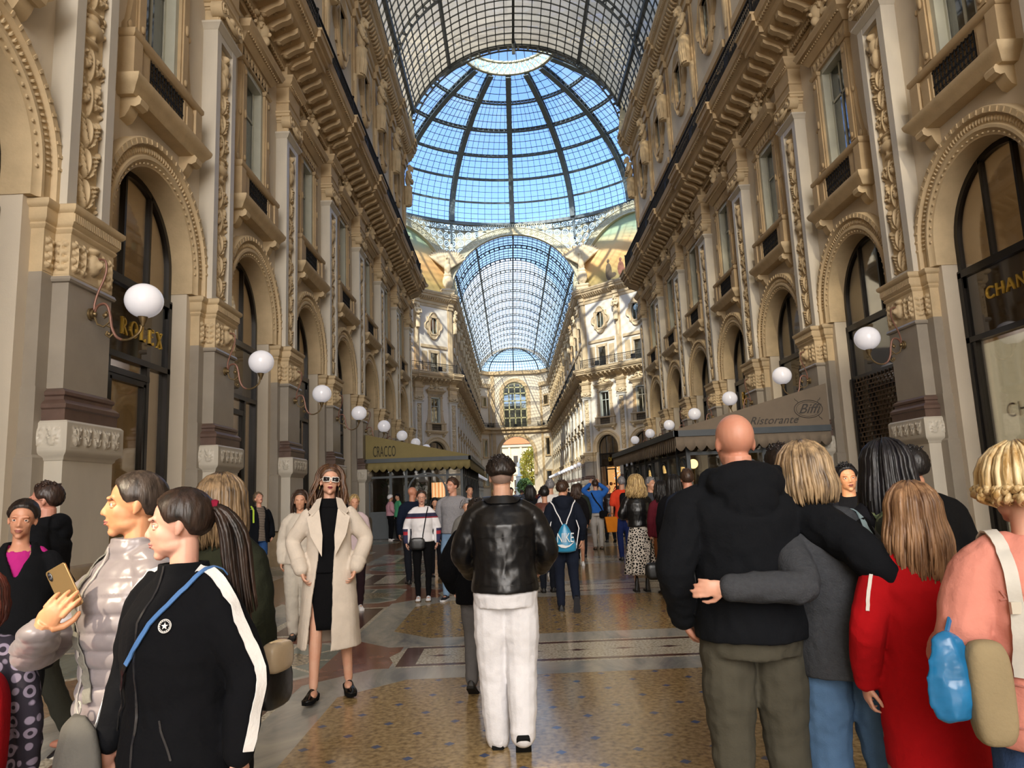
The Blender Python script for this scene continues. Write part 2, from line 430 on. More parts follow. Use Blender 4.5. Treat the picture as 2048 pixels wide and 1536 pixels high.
# ---------------------------------------------------------------- pilaster, one per bay line
def make_pilaster():
    t = empty('pilaster'); hw = .50; d = .38
    MB().stack(.62, .52, [(.05, 0), (.05, .72), (.03, .76), (.02, .82), (-.02, .86)]).build('plinth', M['plinth'], t)
    b = MB().stack(.56, .46, [(0, .86), (0, 2.16), (.02, 2.18), (.03, 2.22), (.08, 2.26), (.09, 2.3), (.09, 2.63), (.06, 2.66), (0, 2.66)]); ped = b.build('pedestal', M['marble'], t)
    r = MB(); Hh = relief(1.16, 2.32, 2.61, 60, 16, 3, leaf_prims(-.55, .55, 2.34, 2.59, .22), .6); r.hf(-.58, .58, 2.32, 2.61, Hh, .552)
    for s in (-1, 1):
        r.M = Matrix.Translation((s*(.651), -.28, 0)) @ Matrix.Rotation(s*pi/2, 4, 'Z'); Hs = relief(.44, 2.32, 2.61, 24, 16, 3, leaf_prims(-.2, .2, 2.34, 2.59, .2), .6); r.hf(-.22, .22, 2.32, 2.61, Hs, 0)
    r.M = None; r.build('pedestal_frieze', M['marble'], ped)
    MB().stack(hw, d, [(.10, 2.66), (.10, 2.80), (.12, 2.82), (.12, 2.87), (.08, 2.91), (.05, 2.93), (.05, 2.97), (.07, 2.99), (.07, 3.03), (.03, 3.06), (0, 3.08)]).build('base', M['brown'], t)
    sh = MB(); sh.stack(hw, d, [(0, 3.06), (0, 4.46), (.03, 4.47), (.045, 4.5), (.03, 4.54), (0, 4.55)]); sh.stack(.72, .17, [(0, 3.06), (0, 4.55)])
    sh.stack(.72, .17, [(.06, .86), (.06, 2.2), (.02, 2.24), (.02, 3.08)]); sh.build('shaft', M['granite'], t)
    c = MB(); c.stack(hw, d, [(0, 4.55), (0, 5.14)]); c.stack(.72, .17, [(0, 4.55), (0, 5.14)])
    c.hf(-hw, hw, 4.57, 5.10, relief(2*hw, 4.57, 5.10, 60, 36, 5, [(0, 4.84, .13, .15, 0, .10), (0, 4.84, .06, .08, 0, .15), (0, 5.03, .1, .05, 0, .08)]+leaf_prims(-.48, -.14, 4.58, 5.08, .17)+leaf_prims(.14, .48, 4.58, 5.08, .17)), d+.004)
    for s in (-1, 1):
        c.M = Matrix.Translation((s*hw, -.28, 0)) @ Matrix.Rotation(s*pi/2, 4, 'Z'); c.hf(-.1, .1, 4.57, 5.10, relief(.2, 4.57, 5.10, 12, 36, 6, leaf_prims(-.09, .09, 4.58, 5.08, .18)), .004)
        c.M = Matrix.Translation((s*.61, 0, 0)); c.hf(-.1, .1, 4.57, 5.10, relief(.2, 4.57, 5.10, 12, 36, 7, leaf_prims(-.09, .09, 4.58, 5.08, .18)), .174)
    c.M = None; c.build('capital', M['ochre_lt'], t)
    im = MB(); pr = [(.0, 5.12), (.02, 5.14), (.035, 5.17), (.02, 5.2), (.04, 5.22), (.06, 5.25), (.06, 5.38), (.09, 5.40), (.11, 5.43), (.11, 5.48), (.08, 5.50), (0, 5.52)]
    im.stack(hw, d, pr); im.stack(.72, .17, pr)
    for i in range(26): im.box(-.545+i*.0436-.012, -.545+i*.0436+.012, -d-.075, -d-.05, 5.26, 5.37)
    im.build('impost', M['ochre_lt'], t)
    up = MB()
    for s in (-1, 1): up.box(*sorted((s*.50, s*.30)), -.30, .06, 5.52, 11.28)
    up.box(-.3, .3, -.20, .06, 5.52, 11.28); up.box(-.3, .3, -.295, .06, 5.52, 5.62); up.box(-.3, .3, -.295, .06, 11.1, 11.26)
    up.stack(.5, .3, [(.004, 11.25), (.03, 11.28), (.06, 11.33), (.09, 11.36), (.09, 11.4), (0, 11.4)]); up.build('upper_shaft', M['marble'], t)
    MB().hf(-.29, .29, 5.64, 11.08, relief(.58, 5.64, 11.08, 34, 330, 11, None, 1.25), .205).build('relief_panel', M['ochre_lt'], t)
    ic = MB(); ic.stack(.42, .26, [(.02, 11.38), (.02, 11.72), (.05, 11.74), (.05, 11.78), (0, 11.8)])
    for i in range(11): ic.box(-.4+i*.08-.02, -.4+i*.08+.02, -.31, -.27, 11.42, 11.7)
    for s in (-1, 1):
        ic.disc((s*.42, 11.74), .17, 18, -.16, -.40)
        pts = [(s*.42+(.165-.016*k)*cos(k*.75), -.405, 11.74+(.165-.016*k)*sin(k*.75)) for k in range(10)]; ic.tube(pts, .022, 5)
        ic.ell((s*.42, -.41, 11.74), (.045, .03, .045), 8, 5)
    ic.tube([(-.34, -.40, 11.62), (-.2, -.44, 11.53), (0, -.45, 11.5), (.2, -.44, 11.53), (.34, -.40, 11.62)], [.03, .05, .06, .05, .03], 8)
    ic.ell((0, -.38, 11.72), (.12, .08, .1), 10, 6)
    ic.stack(.52, .34, [(0, 11.86), (.03, 11.88), (.03, 11.94), (.06, 11.96), (.06, 12.0), (0, 12.0)]); ic.box(-.5, .5, -.36, .05, 11.78, 11.88)
    ic.build('ionic_capital', M['ochre_lt'], t)
    en = MB(); en.stack(.5, .34, [(0, 12.0), (0, 12.25), (.03, 12.27), (.03, 12.32), (0, 12.34), (0, 12.72), (.04, 12.74), (.07, 12.8), (.12, 12.84), (.14, 12.92), (.16, 12.94), (.16, 13.0), (0, 13.04)])
    en.stack(.46, .28, [(0, 13.0), (0, 13.35), (.04, 13.38), (.06, 13.44), (.06, 13.46), (0, 13.46)])
    for i in range(13): en.box(-.5+i*.083-.02, -.5+i*.083+.02, -.42, -.35, 12.75, 12.82)
    en.build('entablature_block', M['ochre'], t)
    return tag(t, None, None, 'stone pilasters along the arcade walls', 'structure')
# ---------------------------------------------------------------- first floor window with its balcony grate and carved crest
def make_upper_window():
    t = empty('window'); o = MB()
    # bracketed sill
    o.stack(1.28, .30, [(-.04, 8.02), (0, 8.06), (.03, 8.12), (.06, 8.15), (.10, 8.2), (.12, 8.26), (.12, 8.3), (.04, 8.34), (0, 8.34)])
    for s in (-1, 1):
        o.M = Matrix.Translation((s*1.02, 0, 0))
        o.prism([(.02, 8.04), (-.30, 8.04), (-.34, 7.98), (-.32, 7.90), (-.24, 7.86), (-.17, 7.88), (-.14, 7.80), (-.08, 7.70), (.02, 7.66)], -.12, .12, 'x'); o.M = None
    sill = o.build('sill', M['ochre_lt'], t)
    p = MB()
    for s in (-1, 1):
        p.box(*sorted((s*.64, s*1.22)), -.20, .05, 8.34, 9.0); p.box(*sorted((s*.72, s*.95)), -.225, -.2, 8.44, 8.92); p.box(*sorted((s*1.0, s*1.26)), -.26, .05, 8.34, 9.0)
    p.box(-.66, .66, -.02, .05, 8.34, 9.0)
    p.stack(1.24, .22, [(0, 9.0), (.03, 9.02), (.06, 9.06), (.06, 9.13), (.02, 9.16), (0, 9.16)])
    p.build('parapet', M['ochre'], t)
    g = MB()
    for i in range(12): x = -.59+i*.107; g.box(x-.008, x+.008, -.19, -.17, 8.36, 9.0)
    for z in (8.4, 8.68, 8.96): g.box(-.63, .63, -.19, -.17, z-.012, z+.012)
    for i in range(11):
        for j in range(4):
            cx, cz = -.537+i*.107, 8.46+j*.15
            g.tube([(cx+.045*cos(a*pi/4), -.185, cz+.06*sin(a*pi/4)) for a in range(9)], .009, 4, False)
    g.build('iron_grate', M['iron'], t)
    f = MB()
    for s in (-1, 1):
        f.box(*sorted((s*.64, s*.94)), -.10, .05, 9.16, 11.86); f.box(*sorted((s*.69, s*.89)), -.13, -.10, 9.3, 11.7)
        for z in (9.42, 10.5, 11.55): f.ell((s*.79, -.14, z), (.055, .03, .11 if z == 10.5 else .07), 10, 6)
        f.stack(.17, .12, [(0, 11.78), (.02, 11.8), (.04, 11.86), (0, 11.9)], s*.79)
        # scrolled ear at the foot of the surround
        q = [(s*.94, 9.16), (s*1.2, 9.16), (s*1.2, 9.3), (s*1.12, 9.42), (s*1.06, 9.7), (s*1.0, 10.1), (s*.98, 10.45), (s*.94, 10.6)]
        f.prism(q if s < 0 else q[::-1], -.09, .05); f.ell((s*1.1, -.1, 9.3), (.08, .03, .09), 10, 6); f.ell((s*.99, -.09, 10.45), (.05, .03, .07), 8, 5)
    f.box(-.94, .94, -.10, .05, 11.88, 12.22); f.hf(-.88, .88, 11.94, 12.18, relief(1.76, 11.94, 12.18, 90, 12, 4, leaf_prims(-.85, .85, 11.95, 12.17, .2), .6), .1)
    f.build('surround', M['ochre'], t)
    c = MB(); c.stack(.98, .14, [(0, 12.22), (.03, 12.26), (.06, 12.3), (.10, 12.36), (.14, 12.42), (.22, 12.46), (.24, 12.54), (.27, 12.58), (.27, 12.62), (0, 12.64)])
    for i in range(22): c.box(-1.05+i*.1-.02, -1.05+i*.1+.02, -.3, -.22, 12.38, 12.44)
    c.build('window_cornice', M['ochre'], t)
    k = MB(); k.box(-.5, .5, -.16, .03, 12.62, 12.74)
    k.ell((0, -.24, 13.10), (.15, .17, .21), 12, 9); k.ell((0, -.40, 13.04), (.035, .06, .06), 8, 5); k.ell((0, -.3, 12.86), (.10, .12, .13), 10, 7); k.ell((0, -.2, 12.72), (.2, .14, .12), 10, 6)
    for i in range(9): a = pi*i/8; k.ell((.19*cos(a), -.24, 13.16+.16*sin(a)), (.06, .07, .06), 7, 5)
    for s in (-1, 1):
        k.tube([(s*(.30+(.2-.018*i)*cos(i*.6+1.0)), -.20, 12.98+(.2-.018*i)*sin(i*.6+1.0)) for i in range(10)], .045, 6)
        k.tube([(s*.34, -.18, 12.86), (s*.55, -.18, 12.80), (s*.78, -.18, 12.82), (s*.9, -.18, 12.9), (s*1.0, -.18, 12.76), (s*1.1, -.18, 12.68)], [.1, .09, .07, .05, .05, .04], 7)
        k.ell((s*.42, -.22, 13.36), (.13, .1, .07), 8, 5); k.ell((s*.2, -.24, 13.36), (.12, .1, .08), 8, 5)
        k.box(*sorted((s*.18, s*.62)), -.12, .03, 12.66, 13.28)
    k.box(-.62, .62, -.2, .03, 13.36, 13.46)
    k.build('carved_crest', M['ochre_lt'], t)
    wf = MB()
    for s in (-1, 1): wf.box(*sorted((s*.64, s*.52)), -.04, .28, 9.16, 11.86)
    wf.box(-.64, .64, -.04, .28, 11.74, 11.88); wf.box(-.52, -.46, .14, .2, 9.16, 11.74); wf.box(.46, .52, .14, .2, 9.16, 11.74); wf.box(-.03, .03, .14, .2, 9.16, 11.74); wf.box(-.5, .5, .14, .2, 10.9, 10.96)
    wfo = wf.build('window_frame', M['white_frame'], t); MB().box(-.5, .5, .16, .175, 9.16, 11.76).build('pane', M['win_glass'], wfo)
    MB().box(-.6, .6, .30, .34, 9.1, 11.9).build('blind', M['curtain'], t)
    return tag(t, None, None, 'first-floor windows with iron grates', 'structure')
# ---------------------------------------------------------------- third storey
def quatre(r, sx, sz, n=10):
    P = []
    for q in range(4):
        a0 = q*pi/2
        cx, cz = (sx*cos(a0), sz*sin(a0))
        for i in range(n+1):
            a = a0-pi*.42+pi*.84*i/n
            P.append((cx+r*cos(a), cz+r*sin(a)))
        b = a0+pi/4; P.append((sx*1.02*(1 if cos(b) > 0 else -1), sz*.86*(1 if sin(b) > 0 else -1)))
    return P
def make_top_window():
    t = empty('window'); z = 19.55
    f = MB(); o1 = quatre(.5, .72, 1.02); o2 = [(p[0]*.80, p[1]*.82) for p in o1]; o3 = [(p[0]*.56, p[1]*.66) for p in o1]
    f.loft([[(p[0], .03, z+p[1]) for p in o1], [(p[0], -.12, z+p[1]) for p in o1], [(p[0], -.17, z+p[1]) for p in [(q[0]*.94, q[1]*.95) for q in o1]], [(p[0], -.06, z+p[1]) for p in o2], [(p[0], -.10, z+p[1]) for p in o3]], True, False)
    for a, b, c_, d in ((-.62, .62, .86, 1.0), (-.62, .62, -1.0, -.86), (-.62, -.48, -1, 1), (.48, .62, -1, 1)): f.box(a, b, -.14, .05, z+c_, z+d)
    f.add([(-.7, -.07, z-1.05), (.7, -.07, z-1.05), (.7, -.07, z-.86), (-.7, -.07, z-.86)], [(0, 1, 2, 3)]); 
    for s in (-1, 1): f.box(*sorted((s*.48, s*.86)), -.07, .05, z-.95, z+.95)
    f.box(-.5, .5, -.07, .05, z+.86, z+1.3); f.box(-.5, .5, -.07, .05, z-1.3, z-.86)
    f.build('lobed_surround', M['ochre'], t)
    w_ = MB(); w_.box(-.48, -.42, .02, .1, z-.86, z+.86); w_.box(.42, .48, .02, .1, z-.86, z+.86); w_.box(-.03, .03, .02, .1, z-.86, z+.86); w_.box(-.48, .48, .02, .1, z+.8, z+.86); w_.box(-.48, .48, .02, .1, z-.86, z-.8)
    wo_ = w_.build('window_frame', M['white_frame'], t); MB().box(-.44, .44, .055, .065, z-.84, z+.84).build('pane', M['win_glass'], wo_)
    MB().box(-.46, .46, .2, .24, z-.86, z+.86).build('blind', M['curtain'], t)
    d = MB(); z0 = 14.3
    for s in (-1, 1): d.box(*sorted((s*.5, s*.72)), -.08, .03, z0, 16.7); d.box(*sorted((s*.95, s*1.6)), -.05, .02, 14.8, 16.75)
    d.box(-.72, .72, -.08, .03, 16.6, 16.9); d.box(-1.75, 1.75, -.12, .02, 17.15, 17.45)
    d.build('door_surround', M['ochre'], t)
    MB().box(-.46, .46, .055, .065, z0, 16.6).build('balcony_door_pane', M['win_glass'], t); MB().box(-.48, .48, .2, .24, z0, 16.6).build('door_blind', M['curtain'], t)
    return tag(t, None, None, 'lobed top-floor windows', 'structure')
# ---------------------------------------------------------------- carved telamon on its console
def make_statue(detail=True):
    b = MB(); R_ = Matrix.Rotation
    b.loft([[(x*sx, -y0-.0, z) for x, y0 in ((-1, 0), (-1, .22*sx+.1), (-.5, .34*sx+.12), (.5, .34*sx+.12), (1, .22*sx+.1), (1, 0))] for z, sx in ((17.5, .10), (17.8, .16), (18.6, .20), (18.9, .24), (19.1, .22))])
    b.tube([(0, -.28, 19.05), (0, -.31, 19.5), (0, -.33, 20.0), (0, -.33, 20.3)], [.18, .23, .27, .25], 12)      # skirt
    for i in range(7):
        a = -1.3+i*.43; b.tube([(.24*sin(a), -.3-.22*cos(a), 19.08), (.26*sin(a), -.33-.24*cos(a), 19.6), (.24*sin(a), -.33-.22*cos(a), 20.15)], [.035, .045, .03], 6)
    b.tube([(-.26, -.40, 20.32), (0, -.56, 20.22), (.26, -.42, 20.34)], [.07, .08, .07], 7)
    b.ell((0, -.36, 20.75), (.27, .20, .42), 14, 10); b.ell((0, -.40, 21.02), (.31, .19, .2), 14, 8)
    for s in (-1, 1):
        b.ell((s*.31, -.38, 21.1), (.13, .13, .13), 10, 7); b.ell((s*.12, -.52, 21.0), (.13, .08, .1), 10, 6)
        b.tube([(s*.35, -.40, 21.1), (s*.38, -.46, 20.8), (s*.33, -.54, 20.62)], [.10, .095, .085], 8)
        b.tube([(s*.33, -.54, 20.62), (s*.12, -.62, 20.62+.06*s), (-s*.08, -.61, 20.68+.06*s)], [.085, .07, .055], 8)
    b.tube([(0, -.36, 21.1), (0, -.44, 21.35)], [.11, .10], 9)
    b.ell((0, -.50, 21.50), (.125, .16, .18), 14, 10); b.ell((0, -.62, 21.36), (.10, .07, .13), 10, 7); b.ell((0, -.67, 21.5), (.03, .05, .05), 8, 5)
    for i in range(14):
        a = pi*i/13; b.ell((.15*cos(a), -.46, 21.52+.15*sin(a)), (.065, .10, .065), 7, 5)
    for s in (-1, 1):
        for k in range(4): b.ell((s*.15, -.40-.02*k, 21.46-.08*k), (.055, .07, .06), 7, 5)
    me = bake(b, .02, 2, .5); me.materials.append(M['ochre_lt'])
    t = mobj('statue', me)
    return tag(t, None, 'statue', 'carved figures under the top cornice')
def make_railing(Lg=L0, d=.98):
    b = MB(); h = Lg/2
    b.box(-h, h, -d-.03, -d+.03, 15.26, 15.31); b.box(-h, h, -d-.015, -d+.015, 14.40, 14.43); b.box(-h, h, -d-.012, -d+.012, 15.06, 15.08)
    n = int(Lg/.115)
    for i in range(n+1):
        x = -h+i*Lg/n; b.box(x-.011, x+.011, -d-.011, -d+.011, 14.40, 15.27)
    for i in range(n//2):
        x = -h+(i*2+1)*Lg/n; b.tube([(x+.07*cos(a*pi/4), -d, 14.75+.16*sin(a*pi/4)) for a in range(9)], .012, 4, False)
    for s in (-1, 1): b.box(s*h-.03, s*h+.03, -d-.03, -d+.03, 14.38, 15.36); b.ell((s*h, -d, 15.4), .05, 8, 6)
    b.box(-.28, .28, -d-.02, -d-.005, 14.5, 15.0); b.disc((0, 14.75), .2, 14, -d-.05, -d)
    t = b.build('balcony_railing', M['iron'])
    return tag(t, None, 'railing', 'wrought-iron balcony railings')
# ---------------------------------------------------------------- globe lamp on its scrolled bracket
def make_lamp():
    t = empty('wall_lamp'); z = 4.16
    b = MB(); b.disc((0, z), .085, 16, -.0, -.03); b.disc((0, z), .06, 16, -.03, -.06); b.ell((0, -.06, z), (.035, .035, .035), 8, 6)
    b.tube([(0, -.06, z-.04), (0, -.10, z-.14), (0, -.19, z-.18), (0, -.26, z-.12), (0, -.27, z-.02), (0, -.22, z+.03), (0, -.17, z-.02), (0, -.2, z-.06)], .014, 6)
    b.tube([(0, -.22, z-.16), (0, -.30, z-.20), (0, -.32, z-.28), (0, -.27, z-.33), (0, -.22, z-.29), (0, -.24, z-.24)], .014, 6); b.ell((0, -.205, z-.02), (.03, .035, .035), 8, 6); b.ell((0, -.26, z-.28), (.02, .025, .025), 8, 6)
    b.build('mounting_scroll', M['brass'], t); MB().disc((0, 4.92), .07, 14, 0, -.03).build('upper_rosette', M['brass'], t)
    def sm(P, k=6):
        P = [Vector(p) for p in P]; out = []
        for i in range(len(P)-1):
            p0, p1, p2, p3 = P[max(i-1, 0)], P[i], P[i+1], P[min(i+2, len(P)-1)]
            for j in range(k):
                u_ = j/k; out.append(.5*((2*p1)+(-p0+p2)*u_+(2*p0-5*p1+4*p2-p3)*u_*u_+(-p0+3*p1-3*p2+p3)*u_**3))
        return out+[P[-1]]
    Y_ = lambda q: [(0, -a, z+c_) for a, c_ in q]
    MB().tube(sm(Y_([(.02, .76), (.10, .77), (.17, .74), (.19, .62), (.16, .48), (.09, .30), (.05, .14), (.05, 0)])), .015, 7).tube(sm(Y_([(.05, .02), (.09, .11), (.17, .14), (.23, .10), (.27, -.03), (.30, -.20), (.36, -.32), (.44, -.37)])), .019, 7).build('copper_arm', M['copper'], t)
    MB().tube(sm(Y_([(.44, -.37), (.52, -.37), (.61, -.33), (.68, -.26), (.70, -.17)])), .017, 7).lathe([(.0, -.20), (.02, -.19), (.03, -.15), (.045, -.12), (.06, -.07), (.085, -.055), (.09, -.03), (.0, -.03)], 16, (0, -.715, z)).build('brass_cup', M['brass'], t)
    g = MB().ell((0, -.72, z+.16), (.245, .245, .235), 28, 18).build('globe', M['globe'], t, 180)
    return tag(t, None, 'wall lamp', 'white globe lamps along the arcade walls')
# ---------------------------------------------------------------- arched shop front
def make_shopfront(kind=0):
    t = empty('window'); r = 1.38; zc = 5.86; yb = .34
    f = MB(); sec = [(r, -yb-.05), (r, -yb+.05), (r-.10, -yb+.05), (r-.10, -yb-.05)]
    f.arch(zc, sec, 5.0, 24)
    xs = (-.42, .42) if kind != 1 else (-.3, .55)
    for x in xs: f.box(x-.03, x+.03, yb-.05, yb+.05, 5.3, zc+sqrt(r*r-x*x)-.05)
    f.box(-r, r, yb-.08, yb+.08, 5.20, 5.34); f.box(-r, r, yb-.08, yb+.08, 3.96, 4.06)
    for s in (-1, 1): f.box(*sorted((s*r, s*(r-.1))), yb-.08, yb+.08, 0, 5.3)
    if kind == 1: f.box(-.66, .66, yb-.07, yb+.05, 3.70, 3.80)
    f.box(-r, r, yb-.06, yb+.06, 0, .22)
    if kind != 3:
        for x in (-.62, .62): f.box(x-.045, x+.045, yb-.06, yb+.06, 0, 3.98)
        f.box(-.6, .6, yb-.05, yb+.05, 3.6, 3.72); f.box(-.6, -.5, yb-.05, yb+.05, .2, 3.65); f.box(.5, .6, yb-.05, yb+.05, .2, 3.65)
    else:
        for s in (-1, 1): f.box(*sorted((s*r, s*(r-.22))), yb-.05, yb+.10, 0, 4.0)
    fo = f.build('shop_frame', M['frame'], t)
    gl = MB(); n = 20; pts = [(-r+.05, 5.3)]+[((r-.06)*cos(pi-pi*i/n), zc+(r-.06)*sin(pi-pi*i/n)) for i in range(n+1)]+[(r-.05, 5.3)]
    gl.prism(pts, yb, yb+.012); gl.build('arched_pane', M['glass'], fo)
    MB().box(-r+.08, r-.08, yb-.02, yb-.008, 4.05, 5.21).build('sign_panel', M['glass_dk'], t)
    MB().box(-r+.08, r-.08, yb, yb+.012, .2, 3.97).build('shop_pane', M['glass'], fo)
    b = MB(); D = 2.2
    b.add([(-1.9, D, 0), (1.9, D, 0), (1.9, D, 7.4), (-1.9, D, 7.4)], [(0, 1, 2, 3)]).add([(-1.9, yb+.1, 0), (-1.9, D, 0), (-1.9, D, 7.4), (-1.9, yb+.1, 7.4)], [(0, 1, 2, 3)])
    b.add([(1.9, yb+.1, 0), (1.9, D, 0), (1.9, D, 7.4), (1.9, yb+.1, 7.4)], [(0, 1, 2, 3)]).add([(-1.9, yb+.1, 7.4), (1.9, yb+.1, 7.4), (1.9, D, 7.4), (-1.9, D, 7.4)], [(0, 1, 2, 3)]); b.box(-1.9, 1.9, yb+.1, D, 5.22, 5.3)
    b.build('shop_interior', M['shop_glow'] if kind != 2 else M['shop_dim'], t)
    # stone archivolt
    a = MB(); a.arch(zc, [(1.385, -.30), (1.385, .10), (1.47, .12), (1.50, .16), (1.55, .16), (1.57, .13), (1.72, .13), (1.74, .20), (1.84, .20), (1.86, .16), (1.86, -.03)], 5.50, 36)
    for i in range(64):
        an = pi*(i+.5)/64; a.M = Matrix.Translation((0, 0, zc)) @ Matrix.Rotation(pi/2-an, 4, 'Y')
        a.ell((0, -.13, 1.645), (.026, .035, .055), 6, 5)
        if i % 2 == 0: a.ell((0, -.125, 1.435), (.03, .02, .02), 6, 4)
        if i % 2: a.box(-.02, .02, -.215, -.19, 1.75, 1.83)
    a.M = None; a.build('archivolt', M['ochre_lt'], t)
    return tag(t, None, None, 'arched shop fronts', 'structure')
# ---------------------------------------------------------------- walls
def bay_wall(b, w_=L0):
    h = w_/2; r = 1.40; zc = 5.86; n = 24
    for s in (-1, 1): b.add([(s*r, 0, 0), (s*h, 0, 0), (s*h, 0, zc), (s*r, 0, zc)], [(0, 1, 2, 3)]); b.add([(s*r, 0, 0), (s*r, .42, 0), (s*r, .42, zc), (s*r, 0, zc)], [(0, 1, 2, 3)])
    A = [(r*cos(pi*i/n), zc+r*sin(pi*i/n)) for i in range(n+1)]; T = [(h*cos(pi*i/n)/max(abs(cos(pi*i/n)), abs(sin(pi*i/n))), 8.0 if 0 < i < n else zc) for i in range(n+1)]
    T = [(max(-h, min(h, x)), zc+(8.0-zc)*min(1, sin(pi*i/n)/max(abs(cos(pi*i/n)), 1e-6))) for i, (x, z) in enumerate(T)]
    b.add([(x, 0, z) for x, z in A]+[(x, 0, z) for x, z in T], [(i, i+1, n+2+i, n+1+i) for i in range(n)])
    b.add([(x, 0, z) for x, z in A]+[(x, .42, z) for x, z in A], [(i, i+1, n+2+i, n+1+i) for i in range(n)])
    def holes(z0, z1, x, hz0, hz1):
        b.add([(-h, 0, z0), (h, 0, z0), (h, 0, hz0), (-h, 0, hz0)], [(0, 1, 2, 3)]); b.add([(-h, 0, hz1), (h, 0, hz1), (h, 0, z1), (-h, 0, z1)], [(0, 1, 2, 3)])
        for s in (-1, 1): b.add([(s*x, 0, hz0), (s*h, 0, hz0), (s*h, 0, hz1), (s*x, 0, hz1)], [(0, 1, 2, 3)]); b.add([(s*x, 0, hz0), (s*x, .36, hz0), (s*x, .36, hz1), (s*x, 0, hz1)], [(0, 1, 2, 3)])
        for z in (hz0, hz1): b.add([(-x, 0, z), (x, 0, z), (x, .36, z), (-x, .36, z)], [(0, 1, 2, 3)])
    holes(8.0, 13.3, .62, 9.16, 11.87)
    holes(14.0, 17.2, .48, 14.3, 16.6)
    holes(17.2, ZS+.6, .48, 18.69, 20.41)
def cornice_run(b, h0, h1):        # great balcony cornice with its coffered underside, and the top cornice, along local x
    P = [(0, 13.1), (-.10, 13.12), (-.13, 13.3), (-.24, 13.36), (-.28, 13.5), (-.86, 13.74), (-.92, 13.78), (-.96, 13.94), (-1.04, 14.0), (-1.08, 14.06), (-1.14, 14.1), (-1.16, 14.22), (-1.18, 14.30), (-1.12, 14.36), (0, 14.38)]
    b.prism(P, h0, h1, 'x')
    P = [(0, 21.6), (-.06, 21.62), (-.08, 21.9), (-.16, 21.95), (-.16, 22.25), (-.26, 22.3), (-.32, 22.42), (-.62, 22.62), (-.66, 22.8), (-.74, 22.84), (-.80, 23.02), (-.84, 23.06), (-.84, 23.2), (0, 23.3)]
    b.prism(P, h0, h1, 'x')
def cornice_bay(b, h):               # repeated carved brackets below both cornices
    n = 8; w_ = 2*h/n
    for i in range(n):
        x = -h+(i+.5)*w_
        b.prism([(-.20, 13.36), (-.30, 13.40), (-.42, 13.38), (-.5, 13.44), (-.66, 13.52), (-.80, 13.56), (-.88, 13.62), (-.88, 13.80), (-.2, 13.60)], x-.09, x+.09, 'x')
        b.ell((x+w_/2, -.55, 13.585), (.07, .07, .035), 8, 4)
        b.ell((x, -.36, 13.39), (.085, .07, .05), 8, 5)
        for k in (0, 1): b.prism([(-.30, 22.36), (-.44, 22.36), (-.56, 22.5), (-.60, 22.62), (-.3, 22.5)], x-.04+k*w_/2-w_/4, x+.04+k*w_/2-w_/4, 'x')
    m_ = int(2*h/.12)
    for i in range(m_):
        x = -h+(i+.5)*2*h/m_; b.box(x-.03, x+.03, -1.10, -1.03, 13.98, 14.06); b.box(x-.03, x+.03, -.22, -.15, 13.22, 13.32); b.box(x-.03, x+.03, -.79, -.73, 22.88, 22.96)
def ressaut(b, x):                   # the cornices break forward over each pilaster
    b.stack(.56, 0, [(.28, 13.48), (.9, 13.74), (.96, 13.78), (1.0, 13.94), (1.14, 14.06), (1.24, 14.22), (1.27, 14.32), (1.2, 14.40)], x) if False else None
    for o, za, zb in ((1.05, 13.78, 13.96), (1.14, 13.96, 14.10), (1.24, 14.10, 14.30), (1.28, 14.30, 14.37)): b.box(x-.6-(o-1)*.2, x+.6+(o-1)*.2, -o, 0, za, zb)
    b.prism([(0, 13.3), (-.36, 13.38), (-.44, 13.5), (-.98, 13.76), (-1.0, 13.8), (0, 13.8)], x-.5, x+.5, 'x')
    for o, za, zb in ((.22, 21.6, 21.95), (.32, 21.95, 22.3), (.75, 22.62, 22.86), (.86, 22.86, 23.06), (.94, 23.06, 23.24)): b.box(x-.36, x+.36, -o, 0, za, zb)
    b.box(x-.22, x+.22, -.12, .03, 14.4, 21.6); b.box(x-.34, x+.34, -.05, .03, 14.4, 21.6)
def T(loc, rz): return Matrix.Translation(loc) @ Matrix.Rotation(rz, 4, 'Z')
def wall_set(nm, places, run):       # places: bay centres (loc, rz); run: list of (loc, rz, h0, h1) cornice runs
    b = MB()
    for p in places: b.M = T(*p); bay_wall(b)
    return tag(b.build(nm, M['plaster'], None, 30), 'pale plaster wall of the arcade pierced by arches and windows', None, None, 'structure')
ntrim = [0]
def trim(b, label, mat='ochre'):
    ntrim[0] += 1
    return tag(b.build('trim_%d' % ntrim[0], M[mat], None, 35), label, None, None, 'structure')
bayc = lambda k: P0+(k+.5)*L0
near = [k for k in range(-3, 7)]
